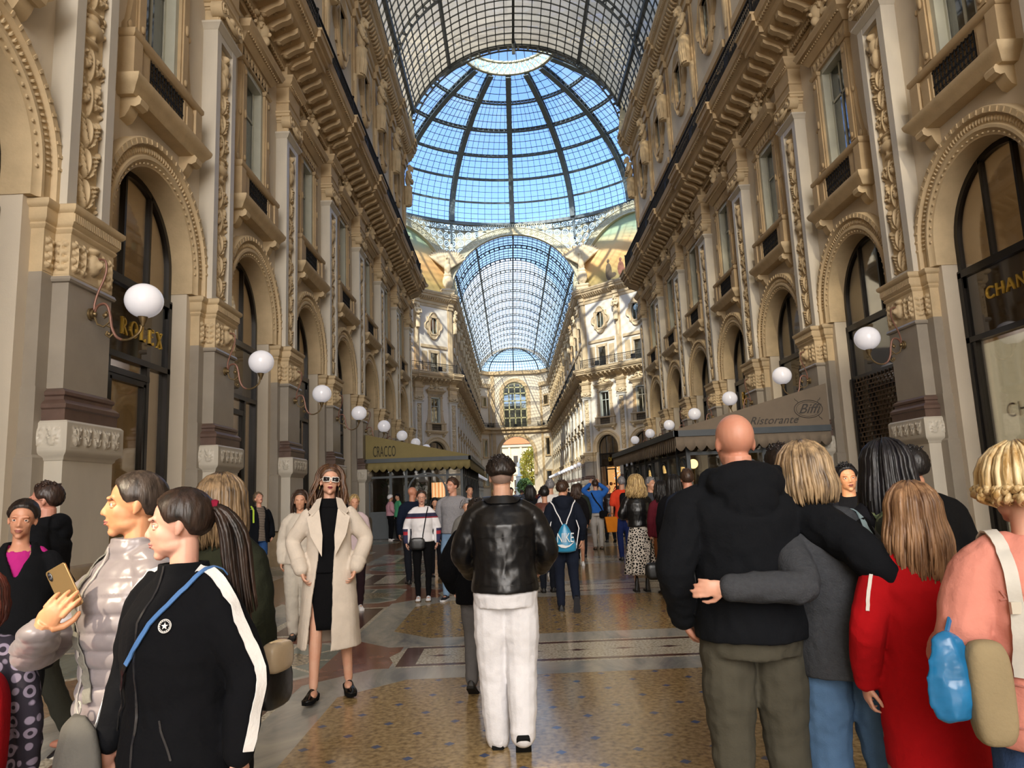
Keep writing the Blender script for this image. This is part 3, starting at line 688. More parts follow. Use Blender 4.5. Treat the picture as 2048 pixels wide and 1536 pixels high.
for nm, s, lab in (('wall_left', -1, 'left'), ('wall_right', 1, 'right')):
    pl = [frame(s, bayc(k)) for k in near]
    o = wall_set(nm, pl, None); o['label'] = 'pale plaster wall of the near arm on the %s, pierced by arches' % lab
    b = MB(); loc, rz = frame(s, (P0-3*L0+YE)/2); hh = (YE-P0+3*L0)/2; b.M = T(loc, rz); cornice_run(b, -hh, hh)
    e = -1 if s < 0 else 1
    for k in near: b.M = T(*frame(s, bayc(k))); cornice_bay(b, L0/2)
    for k in range(-2, 8): b.M = T(*frame(s, P0+k*L0)); ressaut(b, 0)
    b.M = None; trim(b, 'ochre stone cornices and balcony ledge along the near arm, %s side' % lab)
    # far arm
    pl = [frame(s, YF+.4+(k+.5)*L0) for k in range(NF)]
    o = wall_set(nm+'_far', pl, None); o.name = nm+'_far'; o['label'] = 'plaster wall of the far arm beyond the dome, %s side' % lab
    b = MB(); loc, rz = frame(s, (YF+YB)/2); hh = (YB-YF)/2; b.M = T(loc, rz); cornice_run(b, -hh, hh)
    for k in range(NF): b.M = T(*frame(s, YF+.4+(k+.5)*L0)); cornice_bay(b, L0/2)
    for k in range(NF+1): b.M = T(*frame(s, YF+.4+k*L0)); ressaut(b, 0)
    b.M = None; trim(b, 'stone cornices running down the far arm, %s side' % lab)
    # the wall between the last bay and the octagon corner, and the diagonals
    b = MB(); b.box(*sorted((AX+s*HW, AX+s*(HW+.3))), YE-.9, YE, 0, ZS+.6); b.box(*sorted((AX+s*HW, AX+s*(HW+.3))), YF, YF+.42, 0, ZS+.6); b.box(*sorted((AX+s*HW, AX+s*(HW+.5))), -22, P0-3*L0, 0, ZS+.6)
    tag(b.build(nm+'_corner', M['plaster'], None), 'narrow strip of wall where the arm meets the octagon, %s side' % lab, None, None, 'structure')
    b = MB()
    for t_ in (-L0, 0, L0): b.M = T(*diag(s, t_)); bay_wall(b)
    for t_ in (-1, 1):
        b.M = T(*diag(s, 0)); b.box(*sorted((t_*1.5*L0, t_*SIDE/2)), 0, .1, 0, ZS+.6)
    b.M = None; tag(b.build('wall_octagon_'+lab, M['plaster'], None, 30), 'pale plaster facade on the far %s diagonal of the octagon' % lab, None, None, 'structure')
    b = MB(); b.M = T(*diag(s, 0)); cornice_run(b, -SIDE/2-.3, SIDE/2+.3)
    for t_ in (-L0, 0, L0): b.M = T(*diag(s, t_)); cornice_bay(b, L0/2)
    for t_ in (-1.5, -.5, .5, 1.5): b.M = T(*diag(s, t_*L0)); ressaut(b, 0)
    b.M = None; trim(b, 'sunlit stone cornices on the %s diagonal facade under the dome' % lab)
side_name = {-1: 'left', 1: 'right'}
# order of placement nearest first so that the ordinal in a label is countable from the camera
def place_rows(proto_fn, near_list, per, diag_list, far_n, half, what, far=True, start=0, mirror=False, far_what=None):
    P = Proto(proto_fn()); out = {}
    for s in (-1, 1):
        ks = list(near_list(s)); extra = [ks[0]-1] if ks[0] < 2 else []
        for i, k in list(enumerate(ks))+[(-1, k_) for k_ in extra]:
            y = P0+(k+half)*L0
            out[(s, k)] = P.put(*frame(s, y), label='%s on the %s wall of the near arm, %s' % (what, side_name[s], ORD[i]+' from the camera' if i >= 0 else 'level with the camera'))
        for i, t_ in enumerate(diag_list):
            P.put(*diag(s, t_*L0), label='%s on the far %s diagonal under the dome, %s from the far arm' % (what, side_name[s], ORD[i] if s > 0 else ORD[len(diag_list)-1-i]))
        if far:
            for i in range(far_n): P.put(*frame(s, YF+.4+(i+half)*L0), label='%s on the %s wall of the far arm, %s beyond the dome' % (what, side_name[s], ORD[i]))
    return out
place_rows(make_pilaster, lambda s: range(0 if s < 0 else 1, 8), 0, (-1.5, -.5, .5, 1.5), NF+1, 0, 'tall stone pilaster with carved panel')
place_rows(make_upper_window, lambda s: range(-1 if s < 0 else 0, 7), 0, (-1, 0, 1), NF, .5, 'tall window with grate and crest')
place_rows(make_top_window, lambda s: range(2, 7), 0, (-1, 0, 1), NF, .5, 'lobed top-floor window')
place_rows(make_statue, lambda s: range(3, 8), 0, (-.5, .5), NF+1, 0, 'carved stone figure')
place_rows(make_railing, lambda s: range(1, 7), 0, (-1, 0, 1), NF, .5, 'iron railing section')
lampP = Proto(make_lamp())
def lamp_at(s, y, lab):
    (x0, y0, z0), rz = frame(s, y); x0 += -s*.385; lampP.put((x0, y0, 0), rz, lab)
for s in (-1, 1):
    for i, k in enumerate(range(0 if s < 0 else 1, 8)): lamp_at(s, P0+k*L0, 'white globe lamp on copper bracket, %s from the camera on the %s wall' % (ORD[i], side_name[s]))
    for i in range(NF): lamp_at(s, YF+.4+i*L0, 'small white globe lamp on the %s wall of the far arm, %s beyond the dome' % (side_name[s], ORD[i]))
shops = [Proto(make_shopfront(k)) for k in (0, 1, 2, 3)]
for s in (-1, 1):
    for i, k in enumerate(range(-1 if s < 0 else 0, 7)):
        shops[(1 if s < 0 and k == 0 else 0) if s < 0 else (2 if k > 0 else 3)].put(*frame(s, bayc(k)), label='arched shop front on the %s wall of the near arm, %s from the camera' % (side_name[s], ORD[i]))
    shops[0].put(*frame(s, bayc(-2 if s < 0 else -1)), label='arched shop front on the %s wall of the near arm, level with the camera' % side_name[s])
    for i, t_ in enumerate((-1, 0, 1)): shops[2].put(*diag(s, t_*L0), label='arched opening on the far %s diagonal, %s from the far arm' % (side_name[s], ORD[i] if s > 0 else ORD[2-i]))
    for i in range(NF): shops[2].put(*frame(s, YF+.4+(i+.5)*L0), label='arched shop front on the %s wall of the far arm, %s beyond the dome' % (side_name[s], ORD[i]))
# floor
b = MB(); b.add([(-40, -25, 0), (40, -25, 0), (40, YB+120, 0), (-40, YB+120, 0)], [(0, 1, 2, 3)])
tag(b.build('floor', M['floor']), 'polished inlaid marble and mosaic floor', None, None, 'structure')
# ---------------------------------------------------------------- glass barrel vaults
RV = 7.12
def grid_surface(b, pts):            # pts[i][j] -> quads
    n, m_ = len(pts), len(pts[0])
    b.add([p for r in pts for p in r], [(i*m_+j, i*m_+j+1, (i+1)*m_+j+1, (i+1)*m_+j) for i in range(n-1) for j in range(m_-1)])
def bar_arc(b, y, r, hw_, dep, a0, a1, n):   # iron hoop of the barrel, box section
    sec = []
    for i in range(n+1):
        a = a0+(a1-a0)*i/n
        sec.append([(AX+rr*cos(a), yy, ZS+rr*sin(a)) for rr, yy in ((r, y-hw_), (r, y+hw_), (r-dep, y+hw_), (r-dep, y-hw_))])
    b.loft(sec)
def bar_line(b, y0, y1, a, r, hw_, dep):
    ta = (-sin(a), cos(a)); P = []
    for y in (y0, y1):
        P.append([(AX+rr*cos(a)+t_*ta[0], y, ZS+rr*sin(a)+t_*ta[1]) for rr, t_ in ((r, -hw_), (r, hw_), (r-dep, hw_), (r-dep, -hw_))])
    b.loft(P)
def vault(y0, y1, rib_step, label, glass, dense, skylight=False):
    t = empty('ceiling', (0, 0, 0)); tag(t, label, None, None, 'structure')
    g = MB(); n = 48; ys = [y0, y1]
    grid_surface(g, [[(AX+(RV+.02)*cos(pi*i/n), y, ZS+.4+(RV+.02)*sin(pi*i/n)) for i in range(n+1)] for y in ys])
    g.v = [(x, y, z-.4 if z > ZS+.4 else z-.4) for x, y, z in g.v]; g.build('glazing', M[glass], t, 180)
    ribs = []; y = y1
    while y > y0: ribs.append(y); y -= rib_step
    f = MB()
    for y in ribs:
        bar_arc(f, y, RV-.02, .05, .10, 0, pi, 40); bar_arc(f, y, RV-.36, .05, .07, 0, pi, 40)
        for i in range(34):               # pierced web between the chords
            a = pi*(i+.5)/34; a2 = a+pi/68*.55
            for aa in (a,): bar_arc(f, y, RV-.10, .02, .28, aa-.010, aa+.010, 1)
    f.build('arched_rib', M['steel_dk'], t, 30)
    f = MB(); s = 0; y = y1-dense
    while y > y0: bar_arc(f, y, RV, .026, .06, 0, pi, 30); y -= dense
    f.build('glazing_hoop', M['steel_dk'], t, 30)
    f = MB(); k = 40
    for i in range(k+1):
        a = pi*i/k; big = i in (5, 12, 20, 28, 35)
        bar_line(f, y0, y1, a, RV, .075 if big else .024, .24 if big else .06)
    f.build('purlin', M['steel_dk'], t, 30)
    return t
va = vault(-22, YE-.1, L0*1.5, 'weathered glass barrel vault on iron ribs over the near arm', 'vault_glass', .62)
vb = vault(YF+.1, YB-2, L0, 'glass barrel vault over the far arm, seen through the dome arch', 'far_glass', .92)
# raised ridge light over the far arm is left as a pale strip of panes between the crown purlins
# solid roof masses behind both walls keep daylight to the glass
for s, lab in ((-1, 'left'), (1, 'right')):
    b = MB(); b.box(*sorted((AX+s*(HW+.42), AX+s*(HW+12))), -22, YE, ZS+.3, ZS+1.0); b.box(*sorted((AX+s*(HW+2.4), AX+s*(HW+2.8))), -22, YE, 0, ZS+.3)
    b.box(*sorted((AX+s*(HW+.42), AX+s*(HW+12))), YF, YB, ZS+.3, ZS+1.0); b.box(*sorted((AX+s*(HW+2.4), AX+s*(HW+2.8))), YF, YB, 0, ZS+.3)
    b.box(*sorted((AX+s*(HW-.3), AX+s*(HW+.42))), -22, YE, ZS-.1, ZS+.5) if False else None
    b.M = T(*diag(s, 0)); b.box(-SIDE/2, SIDE/2, 2.4, 2.8, 0, ZS+.5)
    b.M = None; tag(b.build('trim_back_'+lab, M['plaster']), 'solid roof and back wall of the buildings behind the %s facade' % lab, None, None, 'structure')
b = MB(); b.box(AX-20, AX+20, -22.4, -22, 0, ZS+8); tag(b.build('added_wall_back', M['plaster']), 'added plain wall behind the camera, shuts sun and sky out of the near arm', None, None, 'structure')  # unseen wall added to block low sun and sky at the open end
# ---------------------------------------------------------------- octagon : eight arches, pierced spandrels, ring, dome
ZR = 31.3; RR = 17.75
oct_sides = [((AX+APO*sin(k*pi/4), YC+APO*cos(k*pi/4), 0), -k*pi/4) for k in range(8)]     # local -y looks to the centre
m, nt, bb_, o = newmat('pierced_scroll_iron'); g = coords(nt); x, y, z = sep(nt, g)
def rings(nt, a, b2, p):
    a1 = a.pm(p)-p/2; b1 = b2.pm(p)-p/2; r = X.op('SQRT', a1*a1+b1*b1)
    return (r > p*.20)*(r < p*.30)+(r < p*.12)*1.0+(r > p*.44)*1.0
pat = rings(nt, x, z, .9).min(1.0)
tb = nt.nodes.new('ShaderNodeBsdfTransparent'); ms = nt.nodes.new('ShaderNodeMixShader')
bb_.inputs['Base Color'].default_value = (*hx('A79F84'), 1); bb_.inputs['Roughness'].default_value = .6
nt.links.new(pat.k, ms.inputs[0]); nt.links.new(tb.outputs[0], ms.inputs[1]); nt.links.new(bb_.outputs[0], ms.inputs[2]); nt.links.new(ms.outputs[0], o.inputs[0])
M['lace'] = m
m, nt, bb_, o = newmat('pierced_quatrefoil_band'); g = coords(nt); x, y, z = sep(nt, g)
an = X.op('ARCTAN2', x, y)*(16*3/(2*pi)); a1 = an.pm(1.0)-.5; b1 = (z*.72).pm(1.0)-.5; r = X.op('SQRT', a1*a1+b1*b1)
a2 = (an+.5).pm(1.0)-.5; b2 = (z*.72+.5).pm(1.0)-.5; r2 = X.op('SQRT', a2*a2+b2*b2)
hole = ((r < .28)*(r > .12)).max((r2 < .28)*(r2 > .12))
tb = nt.nodes.new('ShaderNodeBsdfTransparent'); ms = nt.nodes.new('ShaderNodeMixShader')
bb_.inputs['Base Color'].default_value = (*hx('C9C2A2'), 1); bb_.inputs['Roughness'].default_value = .6
nt.links.new((1.0-hole).k, ms.inputs[0]); nt.links.new(tb.outputs[0], ms.inputs[1]); nt.links.new(bb_.outputs[0], ms.inputs[2]); nt.links.new(ms.outputs[0], o.inputs[0])
M['quatre'] = m
# painted lunettes: a loose landscape with standing figures, generic colours
m, nt, bb_, o = newmat('lunette_painting'); g = coords(nt); x, y, z = sep(nt, g)
nz = noi(nt, g, .35, 4, .6); hgt = (z-ZS)/7.0+X(nz)*.35-.17
c_ = ramp(nt, hgt, [(.05, hx('8A7A50')), (.22, hx('B59A5C')), (.42, hx('D8A566')), (.62, hx('DDB67C')), (.85, hx('9DAE8C'))])
nt.links.new(c_, bb_.inputs['Base Color']); bb_.inputs['Roughness'].default_value = .7; M['paint'] = m
def arch_band(b, r0, r1, out, zc, n=44, thick=.25):
    b.arch(zc, [(r0, out), (r1, out), (r1, out-thick), (r0, out-thick)], None, n)
sp = MB(); sc1 = MB(); rosette = MB()
lt = []
for k, (loc, rz) in enumerate(oct_sides):
    Tm = T(loc, rz); h = SIDE/2
    isdiag = k % 2 == 1
    # band of each great arch
    b = MB(); b.M = Tm
    arch_band(b, RV-.02, RV+.10, .30, ZS, thick=.5); arch_band(b, RV+.10, RV+.78, .22, ZS, thick=.3); arch_band(b, RV+.78, RV+.88, .30, ZS, thick=.5)
    for i in range(40):
        a = pi*(i+.5)/40; b.M = Tm @ Matrix.Translation((0, 0, ZS)) @ Matrix.Rotation(pi/2-a, 4, 'Y')
        b.tube([(.22*cos(q*pi/5), -.24, RV+.44+.22*sin(q*pi/5)) for q in range(11)], .035, 4, False); b.ell((0, -.24, RV+.44), (.09, .05, .09), 7, 4)
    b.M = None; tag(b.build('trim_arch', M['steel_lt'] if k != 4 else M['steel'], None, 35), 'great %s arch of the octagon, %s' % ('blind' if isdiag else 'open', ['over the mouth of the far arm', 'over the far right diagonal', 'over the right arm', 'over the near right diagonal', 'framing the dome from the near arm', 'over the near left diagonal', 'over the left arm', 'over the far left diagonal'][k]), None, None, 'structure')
    # spandrels above it
    s_ = MB(); n = 40
    A = [((RV+.85)*cos(pi*i/n), ZS+(RV+.85)*sin(pi*i/n)) for i in range(n+1)]
    A = [(max(-h, min(h, x_)), z_) for x_, z_ in A]
    s_.M = Tm; s_.add([(x_, -.02, z_) for x_, z_ in A]+[(x_, -.02, ZR) for x_, z_ in A], [(i, i+1, n+2+i, n+1+i) for i in range(n)])
    vsx = s_.v; me = bpy.data.meshes.new('spandrel'); loc_v = [tuple(Tm.inverted() @ Vector(p)) for p in vsx]; me.from_pydata(loc_v, [], s_.f); me.materials.append(M['lace'])
    o = mobj('trim_spandrel', me, None, loc, rz); m_ = o.modifiers.new('t', 'SOLIDIFY'); m_.thickness = .06
    tag(o, 'pierced iron spandrel between the arch and the dome ring, %s' % ['far side', 'far right side', 'right side', 'near right side', 'near side', 'near left side', 'left side', 'far left side'][k], None, None, 'structure')
    if isdiag:
        p = MB(); n = 40; p.prism([((RV)*cos(pi*i/n), ZS+(RV)*sin(pi*i/n)) for i in range(n+1)]+[(-RV, ZS-.2), (RV, ZS-.2)], .12, .3)
        o = mobj('lunette_painting', p.mesh('lunette', M['paint']), None, loc, rz); tag(o, 'painted lunette under the %s arch' % ['', 'far right', '', 'near right', '', 'near left', '', 'far left'][k], 'mural')
        if k in (1, 7):
            fg = MB(); rng = random.Random(k)
            cols = [hx('5E4E3A'), hx('8C5A44'), hx('6C7A6A'), hx('A8835A')]
            for q in range(5):
                x_ = (-3.2+q*1.6); zz = ZS+.7+rng.uniform(0, .3); f_ = MB(); hh_ = rng.uniform(1.6, 2.3)
                f_.ell((x_, .11, zz+hh_*.40), (.42, .02, hh_*.45), 12, 8); f_.ell((x_, .105, zz+hh_*.95), (.18, .02, .22), 10, 6); f_.ell((x_+.4, .11, zz+hh_*.2), (.6, .02, .3), 10, 6)
                mm = M.get('pf%d' % (q % 4)) or basic('painted_figure_tone', cols[q % 4], .8, .25, 2); M['pf%d' % (q % 4)] = mm
                oo = f_.build('painted_figure', mm, o)
# the pierced band just below the ring and the ring itself
def ring(b, r0, r1, z0, z1, n=96):
    b.loft([[(AX+r*cos(2*pi*i/n), YC+r*sin(2*pi*i/n), z) for i in range(n)] for r, z in ((r0, z0), (r1, z0), (r1, z1), (r0, z1), (r0, z0))], True, False)
b = MB(); ring(b, RR-.25, RR+.2, ZR-.05, ZR+.30); ring(b, RR-.1, RR+.1, ZR-.75, ZR-.65)
for i in range(144):
    a = 2*pi*i/144; c_ = (AX+(RR-.05)*cos(a), YC+(RR-.05)*sin(a), ZR-.36); b.M = Matrix.Translation(c_) @ Matrix.Rotation(a-pi/2, 4, 'Z')
    b.tube([(.20*cos(q*pi/4), 0, .20*sin(q*pi/4)) for q in range(9)], .035, 4, False)
b.M = None
for i in range(16):
    a = 2*pi*i/16; b.M = Matrix.Translation((AX, YC, 0)) @ Matrix.Rotation(a, 4, 'Z')
    b.prism([(RR-.2, ZR), (RR+.1, ZR), (RR+.1, ZR-2.3), (RR-.05, ZR-2.2), (RR-.1, ZR-.9)], -.10, .10)
b.M = None
tag(b.build('trim_dome_ring', M['steel'], None, 35), 'grey iron ring with scroll frieze at the foot of the glass dome', None, None, 'structure')
# dome meridian
RO = 4.4; ZO = 41.4
def mer(t_):                       # 0 at ring, 1 at oculus
    a = t_*rad(76); h = (ZO-ZR)/sin(rad(76))
    return RR*cos(a)*1.0+(RO-RR*cos(rad(76)))*t_, ZR+.2+h*sin(a)
def dpt(az, t_, inn=0):
    r, z = mer(t_); r2, z2 = mer(min(1, t_+.01)); r1, z1 = mer(max(0, t_-.01)); dx, dz = r2-r1, z2-z1; l = sqrt(dx*dx+dz*dz)
    r -= inn*dz/l; z -= inn*(-dx)/l
    return (AX+r*sin(az), YC+r*cos(az), z)
dome = empty('ceiling', (0, 0, 0)); tag(dome, 'great clear glass dome with radiating iron ribs over the octagon', None, None, 'structure')
g = MB(); grid_surface(g, [[dpt(2*pi*i/64, j/12) for i in range(65)] for j in range(13)]); g.build('glazing', M['dome_glass'], dome, 180)
def dome_bar(b, az0, t0, az1, t1, hw_, d0, d1, n):
    R_ = []
    for i in range(n+1):
        u_ = i/n; az = az0+(az1-az0)*u_; t_ = t0+(t1-t0)*u_
        p0, p1 = Vector(dpt(az, t_, d0)), Vector(dpt(az, t_, d1)); q = Vector(dpt(az1 if az1 != az0 else az, t1 if t1 != t0 else t_, d0))
        if az0 == az1: side = Vector((cos(az), -sin(az), 0))*hw_
        else: side = (Vector(dpt(az, min(1, t_+.01), d0))-Vector(dpt(az, max(0, t_-.01), d0))).normalized()*hw_
        R_.append([tuple(p0-side), tuple(p0+side), tuple(p1+side), tuple(p1-side)])
    b.loft(R_)
for k in range(16):
    az = 2*pi*k/16; b = MB()
    dome_bar(b, az, 0, az, 1, .26, .0, .12, 20); dome_bar(b, az, 0, az, 1, .26, .46, .56, 20)
    for s in (-1, 1):
        for i in range(30):
            t_ = (i+.5)/30; c_ = Vector(dpt(az, t_, .26)); sd = Vector((cos(az), -sin(az), 0))
            tg = (Vector(dpt(az, min(1, t_+.01)))-Vector(dpt(az, t_-.01))).normalized(); nr = sd.cross(tg)
            b.tube([tuple(c_+sd*s*.25+(tg*cos(q*pi/3)+nr*sin(q*pi/3))*.15) for q in range(7)], .03, 4, False)
    b.build('rib', M['steel'], dome, 30)
pur = [.17, .34, .50, .66, .83]
for t_ in pur:
    b = MB(); dome_bar(b, 0, t_, 2*pi, t_, .10, .0, .08, 96); dome_bar(b, 0, t_, 2*pi, t_, .10, .34, .42, 96)
    if t_ > .3:
        for i in range(128): dome_bar(b, 2*pi*i/128-.006, t_, 2*pi*i/128+.006, t_, .08, .05, .36, 1)
    b.build('ring_purlin', M['steel'], dome, 30)
b = MB()
for k in range(16*9):
    if k % 9: 
        te = 1 if k % 3 == 0 else .83
        dome_bar(b, 2*pi*k/144, 0, 2*pi*k/144, te, .016, .0, .05, 12)
for j in range(1, 24):
    dome_bar(b, 0, j/24, 2*pi, j/24, .020, .0, .05, 96)
b.build('glazing_bars', M['steel_dk'], dome, 30)
b = MB(); n = 64
b.v = []; 
def oring(r0, r1, z0, z1): b.loft([[(AX+r*cos(2*pi*i/n), YC+r*sin(2*pi*i/n), z) for i in range(n)] for r, z in ((r0, z0), (r1, z0), (r1, z1), (r0, z1), (r0, z0))], True, False)
oring(RO-.2, RO+.1, ZO-.05, ZO+.12); oring(RO-.2, RO+.1, ZO+1.2, ZO+1.36); b.build('oculus_rim', M['steel_lt'], dome, 30)
b = MB(); b.loft([[(RO*.98*cos(2*pi*i/n), RO*.98*sin(2*pi*i/n), z) for i in range(n)] for z in (ZO, ZO+1.25)], True, False)
o = b.build('oculus_pierced_band', M['quatre'], dome); o.location = (AX, YC, 0)
b = MB(); b.loft([[(AX+r*cos(2*pi*i/n), YC+r*sin(2*pi*i/n), z) for i in range(n)] for r, z in ((RO, ZO+1.3), (RO-.4, ZO+2.9), (RO-2, ZO+4.4), (.1, ZO+4.9))], True, False); b.build('lantern_glazing', M['dome_glass'], dome, 180)
b = MB()
for i in range(32):
    a = 2*pi*i/32; b.tube([(AX+r*cos(a), YC+r*sin(a), z) for r, z in ((RO, ZO+1.3), (RO-.4, ZO+2.9), (RO-2, ZO+4.4), (.3, ZO+4.9))], .04, 4)
oring(RO-.45, RO-.35, ZO+2.8, ZO+2.9); b.build('lantern_bars', M['steel'], dome)
# eagles on the piers between the arches
def make_eagle():
    b = MB()
    b.stack(.7, .5, [(0, 23.2), (0, 23.5), (.08, 23.56), (.08, 23.7), (0, 23.8)]); b.ell((0, -.35, 24.6), (.62, .25, .85), 16, 10); b.ell((0, -.5, 24.6), (.42, .2, .6), 12, 8); b.ell((0, -.35, 25.35), (.5, .25, .2), 10, 6)
    b.ell((0, -.35, 26.2), (.36, .32, .75), 14, 10); b.tube([(0, -.4, 26.7), (0, -.5, 27.1), (-.08, -.62, 27.25)], [.26, .2, .17], 10); b.tube([(-.08, -.6, 27.25), (-.2, -.78, 27.2), (-.24, -.8, 27.1)], [.13, .07, .02], 8)
    for s in (-1, 1):
        for k in range(9):
            a = rad(35+k*9); b.tube([(s*.25, -.3, 26.2+.05*k), (s*(.5+1.1*cos(a)), -.36, 26.3+1.2*sin(a)), (s*(.55+1.95*cos(a*1.02)), -.30, 26.2+2.1*sin(a*1.02))], [.17, .19, .09], 8)
        b.tube([(s*.2, -.3, 25.8), (s*.28, -.4, 25.4)], [.16, .1], 8)
    for k in range(-2, 3): b.tube([(k*.05, -.25, 25.6), (k*.14, -.25, 24.95)], [.09, .06], 6)
    me = bake(b, .045, 1, .4); me.materials.append(M['ochre_lt'])
    return tag(mobj('eagle_statue', me), None, 'statue', 'carved eagles holding shields between the great arches')
EP = Proto(make_eagle())
for s in (-1, 1):
    EP.put((AX+s*(HW+.30), YF-.75, 0), rad(22.5)*-s*1, label='carved eagle with spread wings on a shield, %s of the far arm arch' % side_name[s])
# ---------------------------------------------------------------- end wall of the far arm, an apse of three faces
EW = T((AX, YB, 0), 0)
b = MB(); b.M = EW; cw = 5.1; ra = 3.3
n = 24; za = 9.3
A = [(ra*cos(pi*i/n), za+ra*sin(pi*i/n)) for i in range(n+1)]
for s in (-1, 1): b.add([(s*ra, 0, 0), (s*cw, 0, 0), (s*cw, 0, za), (s*ra, 0, za)], [(0, 1, 2, 3)]); b.add([(s*ra, 0, 0), (s*ra, 1.5, 0), (s*ra, 1.5, za), (s*ra, 0, za)], [(0, 1, 2, 3)])
TT = [(max(-cw, min(cw, x_*cw/ra*1.3)), 14.2 if 0 < i < n else za) for i, (x_, z_) in enumerate(A)]
b.add([(x_, 0, z_) for x_, z_ in A]+[(x_, 0, z_) for x_, z_ in TT], [(i, i+1, n+2+i, n+1+i) for i in range(n)]); b.add([(x_, 0, z_) for x_, z_ in A]+[(x_, 1.5, z_) for x_, z_ in A], [(i, i+1, n+2+i, n+1+i) for i in range(n)])
rw = 2.3; zw = 21.2; B = [(rw*cos(pi*i/n), zw+rw*sin(pi*i/n)) for i in range(n+1)]
for s in (-1, 1): b.add([(s*rw, 0, 14.2), (s*cw, 0, 14.2), (s*cw, 0, zw), (s*rw, 0, zw)], [(0, 1, 2, 3)])
TB = [(max(-cw, min(cw, x_*cw/rw*1.3)), 25.6 if 0 < i < n else zw) for i, (x_, z_) in enumerate(B)]
b.add([(x_, 0, z_) for x_, z_ in B]+[(x_, 0, z_) for x_, z_ in TB], [(i, i+1, n+2+i, n+1+i) for i in range(n)])
b.M = None
for s in (-1, 1):
    b.M = T((AX+s*(cw+1.05), YB-1.25, 0), rad(-50)*s); b.box(-1.65, 1.65, 0, .3, 0, 25.6); b.M = None
    b.box(*sorted((AX+s*HW, AX+s*(HW+.3))), YB-2.6, YB, 0, 25.6)
tag(b.build('wall_end', M['plaster'], None, 30), 'end wall of the far arm with a tall open arch and an arched window above', None, None, 'structure')
b = MB(); b.M = EW
b.arch(za, [(ra, -.1), (ra, .12), (ra+.2, .18), (ra+.55, .18), (ra+.65, .1), (ra+.65, -.05)], 5.0, 36); b.box(-cw, cw, -1.0, 0, 14.0, 14.4); b.box(-cw, cw, -.5, 0, 13.3, 14.0)
b.arch(zw, [(rw, -.1), (rw, .12), (rw+.7, .15), (rw+.75, -.05)], 15, 30); b.box(-cw, cw, -.6, 0, 25.0, 25.7)
for s in (-1, 1):
    for x_ in (4.35,): b.box(*sorted((s*(x_-.35), s*(x_+.35))), -.25, 0, 0, 25)
    b.M = T((AX+s*(cw+1.05), YB-1.25, 0), rad(-50)*s); b.box(-1.9, 1.9, -1.0, 0, 14.0, 14.4); b.box(-1.9, 1.9, -.5, 0, 13.3, 14.0); b.box(-1.8, 1.8, -.5, 0, 25.0, 25.7); b.box(-1.7, 1.7, -.35, 0, 22.4, 23.2); b.M = EW
    for xx in (-1.45, 1.45): b.M = T((AX+s*(cw+1.05), YB-1.25, 0), rad(-50)*s); b.box(xx-.22, xx+.22, -.2, 0, 0, 23)
b.M = None; trim(b, 'ochre stone arch bands, pilasters and cornices of the far end wall')
def end_window():
    t = empty('window'); f = MB()
    for x_ in (-1.15, 0, 1.15): f.box(x_-.10, x_+.10, .1, .25, 14.4, zw+sqrt(rw*rw-x_*x_))
    for z_ in (16.3, 18.0, 19.7, 21.2, 22.4): f.box(-rw, rw, .1, .25, z_-.10, z_+.12)
    f.arch(zw, [(rw, -.1), (rw-.15, -.1), (rw-.15, -.25), (rw, -.25)], 14.4, 24)
    fo = f.build('window_frame', basic('yellow_green_frame', 'A8A276', .5), t); g = MB(); g.prism([(-rw, 14.4)]+[(rw*cos(pi-pi*i/20), zw+rw*sin(pi-pi*i/20)) for i in range(21)]+[(rw, 14.4)], .16, .18); g.build('pane', M['win_glass'], fo)
    return t
o = end_window(); o.location = (AX, YB, 0); tag(o, 'tall arched window with pale green frame above the far exit arch', None, None, 'structure')
b = MB(); b.box(AX-4, AX+4, YB+3.5, YB+3.8, 14.4, 25); tag(b.build('wall_behind_window', M['plaster']), 'room wall seen dimly behind the tall arched window', None, None, 'structure')
for s in (-1, 1):      # small windows on the slanting faces
    for z_, w_, h_, lab in ((8.8, .5, 3.2, 'tall narrow'), (18.7, .55, 1.7, 'lobed small'), (3.2, .7, 2.4, 'round-headed lower')):
        t = empty('window'); f = MB()
        for q in (-1, 1): f.box(*sorted((q*w_, q*(w_+.22))), -.12, .02, z_, z_+h_)
        f.box(-w_-.22, w_+.22, -.14, .02, z_+h_, z_+h_+.3); f.box(-w_-.3, w_+.3, -.22, .02, z_-.3, z_); f.build('surround', M['ochre'], t)
        MB().box(-w_, w_, -.03, -.01, z_, z_+h_).build('pane', M['win_glass'], t); MB().box(-w_, w_, -.008, 0, z_, z_+h_).build('blind', M['shop_dim'], t)
        t.location = (AX+s*(cw+1.05), YB-1.25, 0); t.rotation_euler = (0, 0, rad(-50)*s); tag(t, '%s window on the %s slanting face of the end wall' % (lab, side_name[s]), None, None, 'structure')
    o = make_railing(3.4); o.location = (AX+s*(cw+1.05), YB-1.25, 0); o.rotation_euler = (0, 0, rad(-50)*s); tag(o, 'iron railing on the %s slanting face of the end wall' % side_name[s], 'railing', 'wrought-iron balcony railings')
o = make_railing(2*cw-.4); o.location = (AX, YB, 0); tag(o, 'iron railing in front of the tall arched end window', 'railing')
